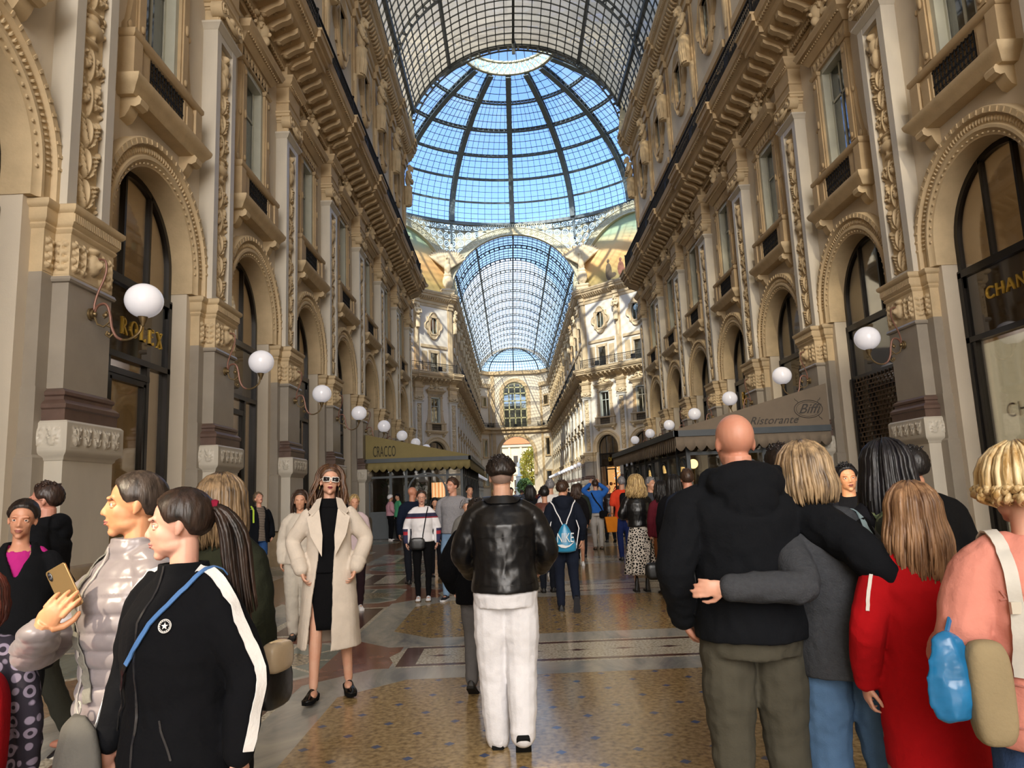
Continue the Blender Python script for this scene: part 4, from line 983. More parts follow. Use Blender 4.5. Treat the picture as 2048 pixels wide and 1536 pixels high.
# glass half dome closing the vault
t = empty('ceiling'); tag(t, 'glass half dome closing the far end of the vault', None, None, 'structure')
def hd(a, e, r=1.0): return (AX+RV*r*cos(a)*cos(e), YB-2+RV*.55*r*sin(a)*cos(e), ZS+2.6+RV*.66*r*sin(e))
g = MB(); grid_surface(g, [[hd(pi*i/24, rad(90)*j/10) for i in range(25)] for j in range(11)]); g.build('glazing', M['far_glass'], t, 180)
f = MB()
for i in range(0, 37): f.tube([hd(pi*i/36, rad(90)*j/10, .99) for j in range(11)], .11 if i % 9 == 0 and i % 36 else .035, 4)
for j in range(0, 12): f.tube([hd(pi*i/24, rad(90)*j/12, .99) for i in range(25)], .10 if j == 4 else .035, 4)
f.build('ribs', M['steel_dk'], t)
f = MB(); f.loft([[(AX+RV*cos(pi*i/24), YB-2, ZS+RV*sin(pi*i/24)) for i in range(25)], [(AX+RV*cos(pi*i/24), YB-2, ZS+2.6+RV*.66*sin(pi*i/24)) for i in range(25)]], False, False); f.build('clerestory_strip', M['far_glass'], t)
# ---------------------------------------------------------------- square beyond the far arch
b = MB(); yb = YB+58; b.box(-22, 26, yb, yb+10, 0, 15); b.box(-23, 27, yb-.6, yb, 14.2, 15.0); b.box(-23, 27, yb-.4, yb, 6.6, 7.0)
for i in range(15): b.box(-20+i*3.2, -19.4+i*3.2, yb-.35, yb, 0, 14.2)
t = b.build('building', basic('sunlit_pale_stone', '8F8775', .8), None); tag(t, 'pale classical building across the square beyond the far arch', 'building')
r_ = MB(); r_.prism([(yb-1, 15), (yb+11, 15), (yb+5, 19.5)], -23, 27, 'x'); r_.build('roof', basic('orange_roof_tiles', '9A4E30', .8), t)
wv = MB()
for i in range(14):
    for z_ in (2.2, 8.8): wv.box(-18.6+i*3.2, -17.4+i*3.2, yb-.05, yb+.02, z_, z_+3)
wv.build('window', M['iron'], t)
b = MB(); cx, cy = 1.9, YB+26
b.stack(1.6, 3.2, [(0, 0), (0, .6), (-.3, .7), (-.3, 2.4), (-.1, 2.6), (-.1, 2.8), (-.6, 2.9), (-.6, 5.2), (-.4, 5.4), (-.9, 5.5)], cx, 0) ; b.v = [(x_, y_+cy, z_) for x_, y_, z_ in b.v]
b.tube([(cx, cy-1.6, 5.4), (cx, cy-1.6, 7.4), (cx, cy-1.6, 8.4), (cx, cy-1.6, 8.9)], [.62, .5, .5, .25], 12); b.ell((cx, cy-1.65, 9.2), (.24, .26, .32), 12, 8)
for s in (-1, 1): b.tube([(cx+s*.5, cy-1.6, 8.5), (cx+s*.6, cy-1.8, 7.6), (cx+s*.2, cy-2.1, 7.4)], [.18, .17, .12], 8)
me = bake(b, .07, 2, .5); me.materials.append(basic('white_marble', 'C8C4BC', .6, .05)); tag(mobj('monument', me), 'white marble standing figure on a tall pedestal beyond the far arch', 'monument')
rng = random.Random(4)
def tree(cx, cy, h, R_, col, lab):
    t = empty('tree', (cx, cy, 0)); MB().tube([(0, 0, 0), (.1, 0, h*.3), (0, .1, h*.7)], [.3, .22, .1], 8).build('trunk', basic('bark', '4A3A2A', .9), t)
    lv = MB()
    for i in range(1500):
        a, e, q = rng.uniform(0, 2*pi), math.asin(rng.uniform(-1, 1)), rng.uniform(.45, 1)**.5
        p = Vector((R_*q*cos(a)*cos(e), R_*q*sin(a)*cos(e), h*.62+h*.38*q*sin(e)))*1.0; s_ = rng.uniform(.18, .34)
        d1 = Vector((rng.gauss(0, 1), rng.gauss(0, 1), rng.gauss(0, 1))).normalized()*s_; d2 = Vector((rng.gauss(0, 1), rng.gauss(0, 1), rng.gauss(0, 1))).normalized()*s_
        lv.add([tuple(p-d1), tuple(p-d2), tuple(p+d1), tuple(p+d2)], [(0, 1, 2, 3)])
    lv.build('foliage', basic(col[0], col[1], .7, .35, .8, tint=col[2]), t); tag(t, lab, 'tree')
tree(4.3, YB+17, 11.5, 2.6, ('autumn_leaves', 'C9B040', '8A8A2A'), 'yellow autumn tree on the right beyond the far arch')
tree(-2.6, YB+20, 6.5, 2.2, ('green_leaves', '6E8040', '3C5226'), 'low green tree on the left beyond the far arch')
tree(2.6, YB+12, 4.6, 1.6, ('dark_green_leaves', '5A7038', '2F4620'), 'small dark green tree in front of the white monument')
# ---------------------------------------------------------------- lettering
def text_mesh(body, size, ext=.01, shear=0, space=1.0, sx=1.0, bevel=0):
    cu = bpy.data.curves.new('lettering', 'FONT'); cu.body = body; cu.size = size; cu.extrude = ext; cu.align_x = 'CENTER'; cu.align_y = 'CENTER'; cu.shear = shear; cu.space_character = space; cu.bevel_depth = bevel; cu.resolution_u = 4
    o = bpy.data.objects.new('lettering', cu); C.objects.link(o); dg = bpy.context.evaluated_depsgraph_get(); dg.update()
    me = bpy.data.meshes.new_from_object(o.evaluated_get(dg)); bpy.data.objects.remove(o)
    me.transform(Matrix.Rotation(rad(90), 4, 'X') @ Matrix.Diagonal((sx, 1, 1, 1))); me.materials.clear(); return me
def letter(name, body, size, loc, rz, mat, parent=None, serif=False, **k):
    me = text_mesh(body, size, **k); me.materials.append(M[mat] if isinstance(mat, str) else mat)
    return mobj(name, me, parent, loc, rz)
def serif_word(word, h, gap, th=.034):     # tall roman capitals drawn as strokes with serifs
    b = MB(); x = 0; w_ = {'R': .62, 'O': .74, 'L': .56, 'E': .56, 'X': .66}
    def stroke(x0, z0, x1, z1, t): 
        dx, dz = x1-x0, z1-z0; l = sqrt(dx*dx+dz*dz); nx, nz = -dz/l*t/2, dx/l*t/2
        b.prism([(x0+nx, z0+nz), (x1+nx, z1+nz), (x1-nx, z1-nz), (x0-nx, z0-nz)], -.012, .012)
    T_ = th*1.25; t_ = th*.55
    for ch in word:
        W = w_[ch]*h
        if ch in 'RLE':
            stroke(x+.12*h, 0, x+.12*h, h, T_); stroke(x, 0, x+.26*h, 0, t_); stroke(x, h, x+.26*h, h, t_)
        if ch == 'R':
            P = [(x+.12*h+.36*h*sin(pi*i/8), h-.26*h+.26*h*cos(pi*i/8)) for i in range(9)]
            for p, q in zip(P, P[1:]): stroke(*p, *q, t_*1.5)
            stroke(x+.26*h, .48*h, x+W, 0, T_); stroke(x+W-.04*h, 0, x+W+.06*h, 0, t_)
        if ch == 'L': stroke(x, 0, x+W, 0, t_); stroke(x+W, 0, x+W, .2*h, t_)
        if ch == 'E':
            for z in (0, h): stroke(x, z, x+W, z, t_); stroke(x+W, z, x+W, z+(.18*h if z == 0 else -.18*h), t_)
            stroke(x+.12*h, h*.52, x+W*.8, h*.52, t_)
        if ch == 'O':
            P = [(x+W/2+W/2*cos(pi*i/12), h/2+h/2*sin(pi*i/12)) for i in range(25)]
            for i, (p, q) in enumerate(zip(P, P[1:])): stroke(*p, *q, t_+(T_-t_)*abs(cos(pi*(i+.5)/12)))
        if ch == 'X': stroke(x+.08*h, h, x+W, 0, T_); stroke(x+W-.04*h, h, x+.06*h, 0, t_); [stroke(x+a*h, z, x+(a+.18)*h, z, t_) for a in (0, .5) for z in (0, h)]
        x += W+gap
    b.v = [(p[0]-x/2, p[1], p[2]) for p in b.v]; return b
def fr(s, y, lx, out, z):          # point in a facade frame: lx along the wall, out from the wall plane
    (x0, y0, _), rz = frame(s, y); return (x0+cos(rz)*lx-sin(rz)*(-out), y0+sin(rz)*lx+cos(rz)*(-out), z), rz
b = serif_word('ROLEX', .27, .13); loc, rz = fr(-1, bayc(0), .50, -.31, 4.40)
tag(b.build('shop_sign', M['gold'], None, 30, loc, rz), 'gilt shop lettering on black glass behind the nearest globe lamp', 'sign')
loc, rz = fr(1, bayc(0), -.02, -.31, 4.72)
tag(letter('shop_sign', 'CHANEL', .32, loc, rz, 'gold', ext=.012, space=1.25, bevel=.004), 'gold capital lettering on the black fascia at the right edge', 'sign')
loc, rz = fr(1, bayc(0), 0, -.42, 0)
b = MB(); b.box(-1.15, 1.15, 0, .03, .3, 3.90); t = b.build('shop_window_backdrop', M['shop_cream'], None, 40, loc, rz); tag(t, 'cream backdrop with its own glow behind the shop window at the right edge', 'backdrop')
me = text_mesh('CHANEL', .36, .004, 0, 1.2); me.materials.append(basic('tan_lettering', 'C2A66C', .7, 0)); mobj('lettering', me, t, (0, -.01, 2.62))
loc, rz = fr(1, bayc(3), 0, -.30, 4.62)
tag(letter('shop_sign', 'BIFFI', .72, loc, rz, 'gold', sx=.72, space=1.5, ext=.012), 'tall thin gold capitals on glass above the taupe awning', 'sign')
loc, rz = diag(1, -L0, .30)
tag(letter('shop_sign', 'LV', .62, (loc[0], loc[1], 4.66), rz, 'gold', space=.72, sx=.8, ext=.012), 'pale monogram on the black fascia of the far shop under the dome', 'sign')
# lit shop display below it
t = empty('shop_display', (loc[0], loc[1], 0), rz); tag(t, 'warm lit window display with coloured bulbs in the far black shop front', 'display')
MB().box(-1.2, 1.2, 1.0, 1.05, .3, 3.9).build('backdrop', emit('amber_backdrop', (.8, .45, .16), .9), t)
rng = random.Random(8)
for q, c_ in enumerate(((.9, .2, .1), (.2, .5, .9), (.95, .85, .6))):
    d = MB()
    for i in range(22): d.ell((.1+.9*rng.random(), .2+.2*q, 1.0+2.9*i/22), .045, 6, 4)
    d.build('light_string', emit('bulb_%d' % q, c_, 3), t)
d = MB()
for i in range(16): d.ell((-.5+rng.random()*1.4, .5, .6+rng.random()*1.6), rng.uniform(.1, .22), 8, 6)
d.build('ornament_cluster', basic('orange_brown_display', 'C9813A', .5, .4, 3), t)
# roll-down grille
loc, rz = fr(1, bayc(1), 0, -.24, 0)
t = empty('roller_grille', loc, rz); tag(t, 'closed lattice roller grille over the shop front right of the awning', 'grille')
b = MB()
for i in range(34): z = .25+i*.11; b.box(-1.2, 1.2, -.012, .012, z-.014, z+.014)
for i in range(34):
    z = .25+i*.11
    for j in range(14): x_ = -1.15+j*.17+(.085 if i % 2 else 0); b.box(x_-.012, x_+.012, -.010, .010, z, z+.11)
b.build('lattice', basic('bronze_grille', '5A4632', .4, .2, 8, metal=.6), t)
for s in (-1, 1): MB().box(s*1.25-.05, s*1.25+.05, -.06, .06, 0, 4.0).build('guide_rail', M['frame'], t)
# ---------------------------------------------------------------- glazed café pavilions with scalloped awnings
M['awn_l'] = basic('olive_tan_canvas', '8F8154', .85, .08, 2, .2, 120); M['awn_r'] = basic('taupe_canvas', '7F7160', .85, .08, 2, .2, 120)
M['pav'] = basic('slate_painted_iron', '4A5054', .5, .1, 3); M['pavglass'] = glassy('pavilion_glass', (.78, .78, .74), .10)
def pavilion(s, xo, y0, y1, awn, zhi, zlo, lab):
    t = empty('cafe_pavilion', (xo, y0, 0)); tag(t, lab, 'pavilion')
    xw = AX+s*(HW-.40); W = abs(xw-xo); D = y1-y0; e = s      # local x: 0 at outer corner, e*W at wall
    def bx_(b, xa, xb, *r): return b.box(*sorted((e*xa, e*xb)), *r)
    # canopy: a solid wedge rising to the wall, with vertical gable at each end
    c = MB(); c.loft([[(e*-.35, y, zlo), (e*W, y, zlo), (e*W, y, zhi), (e*-.35, y, zlo+.06)] for y in (-.35, D+.35)]); can = c.build('canopy', M[awn], t)
    f = MB(); bx_(f, -.40, W, -.42, -.30, zlo-.12, zlo+.03); bx_(f, -.40, W, D+.3, D+.42, zlo-.12, zlo+.03); bx_(f, -.42, -.30, -.42, D+.42, zlo-.12, zlo+.03); f.build('gutter_beam', M['pav'], t)
    v = MB()
    def val(p0, p1, n):
        top = []; bot = []
        for i in range(n*8+1):
            u_ = i/(n*8); ph = (i % 8)/8; zz = zlo-.36-.12*abs(sin(pi*ph)); x_, y_ = p0[0]+(p1[0]-p0[0])*u_, p0[1]+(p1[1]-p0[1])*u_
            top.append((x_, y_, zlo-.10)); bot.append((x_, y_, zz))
        k = len(top); v.add(top+bot, [(i, i+1, k+i+1, k+i) for i in range(k-1)])
    val((e*-.38, -.38), (e*W, -.38), max(6, int(W/.23))); val((e*-.38, -.38), (e*-.38, D+.38), int(D/.23))
    vo = v.build('scalloped_valance', M[awn], t); m_ = vo.modifiers.new('t', 'SOLIDIFY'); m_.thickness = .012
    # frame : front wall (facing the camera) and side wall along the arcade
    np_ = [0, W*.30, W*.70, W-.05] if s > 0 else [0, .55, 2.15, 2.75, W-.05]
    if s > 0: np_ = [0, .85, 1.9, 2.85, W-.05]
    p = MB()
    for x_ in np_: bx_(p, x_-.05, x_+.05, -.05, .05, 0, zlo-.1)
    ny = max(3, round(D/1.15)); ys_ = [D*i/ny for i in range(ny+1)]
    for y in ys_[1:]: bx_(p, -.05, .05, y-.05, y+.05, 0, zlo-.1)
    for z in (.05, 1.0, 2.35): 
        bx_(p, 0, W, -.03, .03, z-.04, z+.04); bx_(p, -.03, .03, 0, D, z-.04, z+.04)
    p.build('frame_posts', M['pav'], t)
    q = MB(); bx_(q, .05, W, -.02, .02, .05, .98); bx_(q, -.02, .02, .05, D, .05, .98); q.build('lower_panels', M['pav'], t)
    a = MB(); xa, xb = (np_[1], np_[2]); cx = e*(xa+xb)/2; r = (xb-xa)/2-.04
    a.M = Matrix.Translation((cx, -.03, 0)); a.arch(1.72, [(r, .02), (r, -.02), (r-.06, -.02), (r-.06, .02)], .98, 20); a.M = None
    for i in range(0, ny, 2):
        ya = (ys_[i]+ys_[i+1])/2; rr = (ys_[1]-ys_[0])/2-.06
        a.M = Matrix.Translation((-e*.03, ya, 0)) @ Matrix.Rotation(rad(90), 4, 'Z'); a.arch(1.75, [(rr, .02), (rr, -.02), (rr-.05, -.02), (rr-.05, .02)], .98, 16); a.M = None
    a.build('arched_glazing_bar', M['pav'], t)
    g = MB(); bx_(g, .02, W, -.008, .008, 1.0, zlo-.12); bx_(g, -.008, .008, .02, D, 1.0, zlo-.12); g.build('glazing', M['pavglass'], t)
    k = MB(); bx_(k, .1, W-.1, .1, D-.1, .02, .05); bx_(k, .1, W-.1, .1, D-.1, zlo-.16, zlo-.12); bx_(k, W-.08, W-.02, .1, D, 0, zlo-.1); k.build('room_lining', basic('dark_room_lining_'+side_name[s], '4B3A2C', .7, .2), t)
    return t, W, D, can
pl_, Wl, Dl, _c = pavilion(-1, -1.95, 28.2, 41.3, 'awn_l', 4.0, 3.02, 'glazed cafe pavilion with olive tan scalloped awning against the left wall')
me = text_mesh('CRACCO', .62, .006, 0, 1.0); me.transform(Matrix.Diagonal((.34, 1, .95, 1))); me.materials.append(basic('dark_awning_lettering', '3A3527', .8, 0)); mobj('lettering', me, pl_, (-2.92, -.36, 3.31))
pr_, Wr, Dr, _c = pavilion(1, 4.42, 18.15, 28.4, 'awn_r', 3.95, 2.88, 'glazed cafe pavilion with taupe scalloped awning on the right')
ltr = basic('grey_script_lettering', '4A4540', .8, 0)
me = text_mesh('Bar Ristorante', .27, .006, .45, 1.05); me.materials.append(ltr); mobj('lettering', me, pr_, (1.85, -.36, 3.07))
me = text_mesh('Biffi', .34, .006, .5, 1.0); me.materials.append(ltr); mobj('lettering', me, pr_, (2.98, -.36, 3.32))
b = MB(); b.tube([(2.98+.35*cos(2*pi*i/32), -.36, 3.32+.22*sin(2*pi*i/32)) for i in range(33)], .008, 4, False); b.tube([(2.98+.30*cos(2*pi*i/32), -.36, 3.32+.18*sin(2*pi*i/32)) for i in range(33)], .004, 4, False)
for sx_ in (-1, 1):
    for sz_ in (-1, 1): b.tube([(2.98+sx_*(.24+.02*k), -.36, 3.32+sz_*(.16+.03*k+.02*sin(k*1.5))) for k in range(5)], .006, 4, False)
b.build('oval_emblem', ltr, pr_)
# what shows through the glass
def globe_on(x, y, z, lab, r=.13):
    t = empty('cafe_lamp', (x, y, z)); MB().ell((0, 0, 0), r, 16, 10).build('globe', M['lamp_on'], t, 180); MB().lathe([(.05, -r-.02), (.03, -r-.05), (.02, -z+1.0)], 8).build('stem', M['brass'], t); tag(t, lab, 'lamp', 'lit globe lamps inside the right cafe')
for i, (x, y, z, l) in enumerate(((5.0, 20.0, 2.15, 'nearest the front corner'), (5.1, 21.8, 2.0, 'second from the front corner'), (5.0, 23.9, 2.12, 'in the middle of the side'), (5.0, 26.2, 2.05, 'near the far end'), (6.4, 20.3, 2.1, 'behind the hooded man'), (5.5, 19.7, 1.85, 'low by the corner post'))): globe_on(x, y, z, 'glowing yellow globe lamp inside the right pavilion, '+l)
t = empty('cafe_lampshade', (-3.0, 29.6, 0)); tag(t, 'orange striped drum lampshade glowing inside the left pavilion', 'lamp')
d = MB(); n = 24
for i in range(n):
    if i % 2 == 0: d.add([(.28*cos(2*pi*i/n), .28*sin(2*pi*i/n), z) for z in (1.5, 2.1)]+[(.28*cos(2*pi*(i+1)/n), .28*sin(2*pi*(i+1)/n), z) for z in (2.1, 1.5)], [(0, 1, 2, 3)])
d.build('orange_stripe', emit('orange_stripe_shade', (.9, .35, .12), .7), t)
d = MB(); d.lathe([(.275, 1.5), (.275, 2.1)], 24); d.build('shade', emit('cream_shade', (.85, .62, .35), .8), t); MB().tube([(0, 0, .05), (0, 0, 1.6)], .02, 6).build('stem', M['brass'], t)
rng = random.Random(12)
def plant(x, y, h, lab, cat='plant'):
    t = empty('potted_plant', (x, y, .03)); MB().lathe([(0, 0), (.16, 0), (.2, .35), (.17, .35), (.15, .3), (0, .3)], 16).build('pot', M['brown'], t)
    l = MB()
    for i in range(220):
        a = rng.uniform(0, 2*pi); r0 = rng.uniform(0, .2); z = rng.uniform(.4, h); p = Vector((r0*cos(a), r0*sin(a), z)); d1 = Vector((cos(a), sin(a), rng.uniform(-.3, .8))).normalized()*rng.uniform(.15, .34); q = Vector((-sin(a), cos(a), 0))*.03
        l.add([tuple(p), tuple(p+d1*.5+q), tuple(p+d1), tuple(p+d1*.5-q)], [(0, 1, 2, 3)])
    l.build('foliage', basic('house_plant_leaves_%d' % int(x*10), '3E5A2E', .6, .4, 3), t); tag(t, lab, cat)
plant(-5.0, 28.8, 2.3, 'tall leafy potted plant behind the glass at the wall end of the left pavilion')
plant(-3.6, 29.0, 2.0, 'leafy potted plant behind the arched glazing of the left pavilion')
# tables within the right pavilion
tb = empty('cafe_table'); MB().lathe([(0, .72), (.38, .72), (.38, .75), (0, .75)], 24).build('tabletop', M['marble'], tb); MB().lathe([(.2, .05), (.2, .07), (.03, .1), (.03, .72)], 12).build('pedestal_leg', M['iron'], tb); tag(tb, None, 'table', 'cafe tables inside the right pavilion')
TPr = Proto(tb)
for i, (x, y) in enumerate(((5.6, 20.2), (5.6, 22.6), (5.6, 25.0), (6.8, 21.2))): TPr.put((x, y, 0), 0, 'round cafe table inside the right pavilion, %s from the front' % ORD[i])
# ---------------------------------------------------------------- near diagonals and cross arms of the octagon, seen in reflections
for s, lab in ((-1, 'left'), (1, 'right')):
    cx, cy, a = AX+s*(HW+SIDE/2/sqrt(2)), YE+SIDE/2/sqrt(2), (rad(135) if s < 0 else rad(-135))
    b = MB()
    for t_ in (-L0, 0, L0): b.M = T((cx+cos(a)*t_, cy+sin(a)*t_, 0), a); bay_wall(b)
    b.M = T((cx, cy, 0), a); b.box(-SIDE/2, -1.5*L0, 0, .1, 0, ZS+.5); b.box(1.5*L0, SIDE/2, 0, .1, 0, ZS+.5); b.box(-SIDE/2, SIDE/2, 2.4, 2.8, 0, ZS+.5)
    b.M = None; tag(b.build('wall_near_octagon_'+lab, M['plaster'], None, 30), 'plaster facade on the near %s diagonal of the octagon' % lab, None, None, 'structure')
    b = MB(); b.M = T((cx, cy, 0), a); cornice_run(b, -SIDE/2, SIDE/2); b.M = None; trim(b, 'stone cornices on the near %s diagonal facade' % lab)
    b = MB(); xa = AX+s*APO; xb = xa+s*26
    for y in (YC-HW, YC+HW): b.box(*sorted((xa, xb)), y-.2 if y < YC else y, y if y < YC else y+.2, 0, ZS+.5)
    b.box(*sorted((xb, xb+s*.3)), YC-HW, YC+HW, 0, ZS+8); tag(b.build('wall_cross_arm_'+lab, M['plaster'], None, 30), 'plain walls of the %s cross arm' % lab, None, None, 'structure')
    g = MB(); n = 24; grid_surface(g, [[(x_, YC+RV*cos(pi*i/n), ZS+RV*sin(pi*i/n)) for i in range(n+1)] for x_ in (xa, xb)]); tag(g.build('ceiling', M['far_glass'], None, 180), 'glass barrel vault over the %s cross arm' % lab, None, None, 'structure')
# ---------------------------------------------------------------- people
def disp(me, fn):                       # move the skin along its normals by fn(points, normals)
    n = len(me.vertices); co_ = np.empty(n*3); me.vertices.foreach_get('co', co_); P = co_.reshape(-1, 3)
    N = np.empty(n*3); me.vertices.foreach_get('normal', N); N = N.reshape(-1, 3)
    P += N*fn(P, N)[:, None]; me.vertices.foreach_set('co', P.ravel()); me.update()
def nz(P, s, seed=0, ax=(1, 1, 1)):
    return np.array([noise.noise((p[0]*s*ax[0]+seed, p[1]*s*ax[1], p[2]*s*ax[2])) for p in P])
CL = {}
def cloth(col, kind='cloth'):
    k = col+kind
    if k in CL: return CL[k]
    nm = kind+'_'+col.lower()
    if kind == 'leather': m = basic(nm, col, .34, .12, 6, .15, 30, spec=.5, bd=.01)
    elif kind == 'satin': m = basic(nm, col, .30, .06, 4, .15, 9, spec=.6, sheen=.2)
    elif kind == 'knit': m = basic(nm, col, .97, .12, 60, .4, 150, spec=.1)
    elif kind == 'denim': m = basic(nm, col, .9, .22, 3.2, .3, 220, spec=.15)
    elif kind == 'patent': m = basic(nm, col, .15, 0, 3, spec=.7)
    elif kind == 'plastic':
        m = basic(nm, col, .2, .2, 9, .5, 9)
    else: m = basic(nm, col, .92, .08, 8, .2, 90, spec=.15)
    CL[k] = m; return m
def pattern(kind):
    if kind in CL: return CL[kind]
    m, nt, b, o = newmat(kind); g = coords(nt); x, y, z = sep(nt, g)
    if kind == 'leopard':
        v1 = nt.nodes.new('ShaderNodeTexVoronoi'); v1.feature = 'DISTANCE_TO_EDGE'; v1.inputs['Scale'].default_value = 26; nt.links.new(g, v1.inputs['Vector'])
        c = ramp(nt, v1.outputs['Distance'], [(.10, hx('D8CFC4')), (.16, hx('14110F'))])
    elif kind == 'stripe_sweater':
        c = mix(nt, (z < 1.30)*(z > 1.245), hx('E4E2E4'), hx('252743')); c = mix(nt, (z < 1.245)*(z > 1.225), c, hx('8A2430'))
        arm = (x.abs() > .215); c = mix(nt, arm*(z > 1.36), c, hx('96222E')); c = mix(nt, arm*(z < 1.07), c, hx('2A2B4C')); c = mix(nt, arm*(z < 1.03)*(z > .98), c, hx('A32434'))
    elif kind == 'dotted':
        v1 = nt.nodes.new('ShaderNodeTexVoronoi'); v1.inputs['Scale'].default_value = 22; v1.inputs['Randomness'].default_value = .25; nt.links.new(g, v1.inputs['Vector'])
        c = ramp(nt, v1.outputs['Distance'], [(.20, hx('241F2C')), (.24, hx('8C8296')), (.42, hx('8C8296')), (.46, hx('241F2C'))])
    elif kind == 'camo':
        c = ramp(nt, noi(nt, g, 12, 3, .5, .5), [(.42, hx('3E4A30')), (.46, hx('66704A')), (.54, hx('66704A')), (.56, hx('232A1E'))])
    elif kind == 'fine_stripe':
        c = mix(nt, z.pm(.03) > .02, hx('4A4038'), hx('9A8C7E'))
    nt.links.new(c, b.inputs['Base Color']); b.inputs['Roughness'].default_value = .85; CL[kind] = m; return m
def hairmat(col, col2):
    k = 'hair'+col+col2
    if k in CL: return CL[k]
    m, nt, b, o = newmat('hair_'+col.lower()); g = coords(nt)
    n = noi(nt, g, 40, 3, .6, .2, sc3=(1, 1, .16))
    nt.links.new(ramp(nt, n, [(.32, hx(col)), (.68, hx(col2))]), b.inputs['Base Color']); b.inputs['Roughness'].default_value = .42; b.inputs['Specular IOR Level'].default_value = .45
    bump(nt, b, noi(nt, g, 90, 2, .5, 0, sc3=(1, 1, .12)), .5, .006); CL[k] = m; return m
def skinmat(col):
    k = 'skin'+col
    if k in CL: return CL[k]
    m, nt, b, o = newmat('skin_'+col.lower()); g = coords(nt); c = hx(col)
    nt.links.new(ramp(nt, noi(nt, g, 14, 4, .6), [(.3, tuple(v*q for v, q in zip(c, (.95, .82, .78)))), (.7, c)]), b.inputs['Base Color'])
    b.inputs['Roughness'].default_value = .48; b.inputs['Subsurface Weight'].default_value = .10; b.inputs['Subsurface Radius'].default_value = (.02, .008, .004); b.inputs['Subsurface Scale'].default_value = .4
    CL[k] = m; return m
EYE_W = basic('eye_white', 'DAD5CF', .2, 0); EYE_I = basic('brown_iris', '2E1D14', .12, 0)
def path(P, rr, k=5):                   # smooth limb through joints
    P = [Vector(p) for p in P]; out = []; ro = []
    for i in range(len(P)-1):
        p0, p1, p2, p3 = P[max(i-1, 0)], P[i], P[i+1], P[min(i+2, len(P)-1)]
        for j in range(k):
            u_ = j/k; out.append(.5*((2*p1)+(-p0+p2)*u_+(2*p0-5*p1+4*p2-p3)*u_*u_+(-p0+3*p1-3*p2+p3)*u_**3)); e_ = u_*u_*(3-2*u_); ro.append(rr[i]*(1-e_)+rr[i+1]*e_)
    return out+[P[-1]], ro+[rr[-1]]
def limb(b, P, rr, n=12, k=5): p, r = path(P, rr, k); b.tube(p, r, n); b.ell(tuple(p[0]), r[0]*.98, 10, 7); b.ell(tuple(p[-1]), r[-1]*.98, 10, 7)
def hand(b, w_, d, nrm, s, curl=.5, sc_=1.0, spread=.12):
    """palm and five separate fingers: w_ wrist, d pointing direction, nrm out of the palm, s side of the thumb"""
    d = Vector(d).normalized(); nrm = Vector(nrm); nrm = (nrm-d*nrm.dot(d)).normalized(); a = d.cross(nrm)*s; w_ = Vector(w_); S = sc_
    m = Matrix((a, d, -nrm)).transposed()
    b.ell(tuple(w_+d*.045*S), (.038*S, .052*S, .016*S), 12, 8, m); b.tube([tuple(w_-d*.02*S), tuple(w_+d*.03*S)], [.027*S, .026*S], 10)
    L = [.074, .082, .076, .060]
    for i in range(4):
        off = (1.5-i)*.0195*S; base = w_+d*(.078-.006*abs(i-1))*S+a*off; q = d+a*(1.5-i)*spread*.5; q.normalize(); pts = [base]; ang = 0; p = base
        for k, f in enumerate((.45, .32, .23)):
            ang += curl*(.55+.35*k)+(.06*i); v_ = (q*cos(ang)+nrm*sin(ang)); p = p+v_*L[i]*f*S; pts.append(p)
        b.tube([tuple(v_) for v_ in pts], [.0098*S, .0092*S, .0084*S, .0068*S], 8)
        b.ell(tuple(pts[-1]), .0066*S, 7, 5)
    t0 = w_+d*.025*S+a*.026*S; t1 = t0+(a*.62+d*.55+nrm*.35).normalized()*.036*S; t2 = t1+(a*.25+d*.8+nrm*(.3+curl*.4)).normalized()*.032*S
    t3 = t2+(d*.85+nrm*(.2+curl*.5)-a*.1).normalized()*.024*S; b.tube([tuple(t0), tuple(t1), tuple(t2), tuple(t3)], [.0145*S, .0118*S, .0102*S, .0078*S], 8); b.ell(tuple(t3), .0075*S, 7, 5)
def head_shape(b, M_, fem=False, fs=1.0):
    old = b.M; b.M = M_; j = .92 if fem else 1.0
    b.ell((0, .014, .030), (.073, .092, .085), 22, 16); b.ell((0, -.026, -.018), (.060*j, .064, .084), 20, 14); b.ell((0, -.026, -.060), (.049*j, .056, .043), 16, 12)
    b.ell((0, -.060, -.094), (.022*j, .020, .018), 10, 8)
    for s in (-1, 1):
        b.ell((s*.033*j, -.050, -.022), (.024, .022, .030), 12, 8); b.ell((s*.036*j, -.016, -.062), (.018, .042, .026), 12, 9)
        b.ell((s*.027, -.0785, .024), (.026, .012, .009), 10, 6); b.ell((s*.0115, -.0885, -.032), (.0078, .009, .0070), 8, 6)
        b.ell((s*.073, .014, -.004), (.007, .015, .027), 10, 8, Matrix.Rotation(s*.25, 3, 'Z') @ Matrix.Rotation(-.15, 3, 'X')); b.ell((s*.070, .006, -.026), (.006, .009, .010), 8, 6)
    b.tube([(0, -.078, .018), (0, -.0865, -.002), (0, -.0975, -.025)], [.0080, .0085, .0105], 10); b.ell((0, -.0980, -.028), (.0105, .0100, .0092), 10, 7)
    b.ell((0, -.0815, -.0545), (.023, .011, .0062), 12, 7); b.ell((0, -.0795, -.0655), (.019, .011, .0072), 12, 7)
    b.M = old
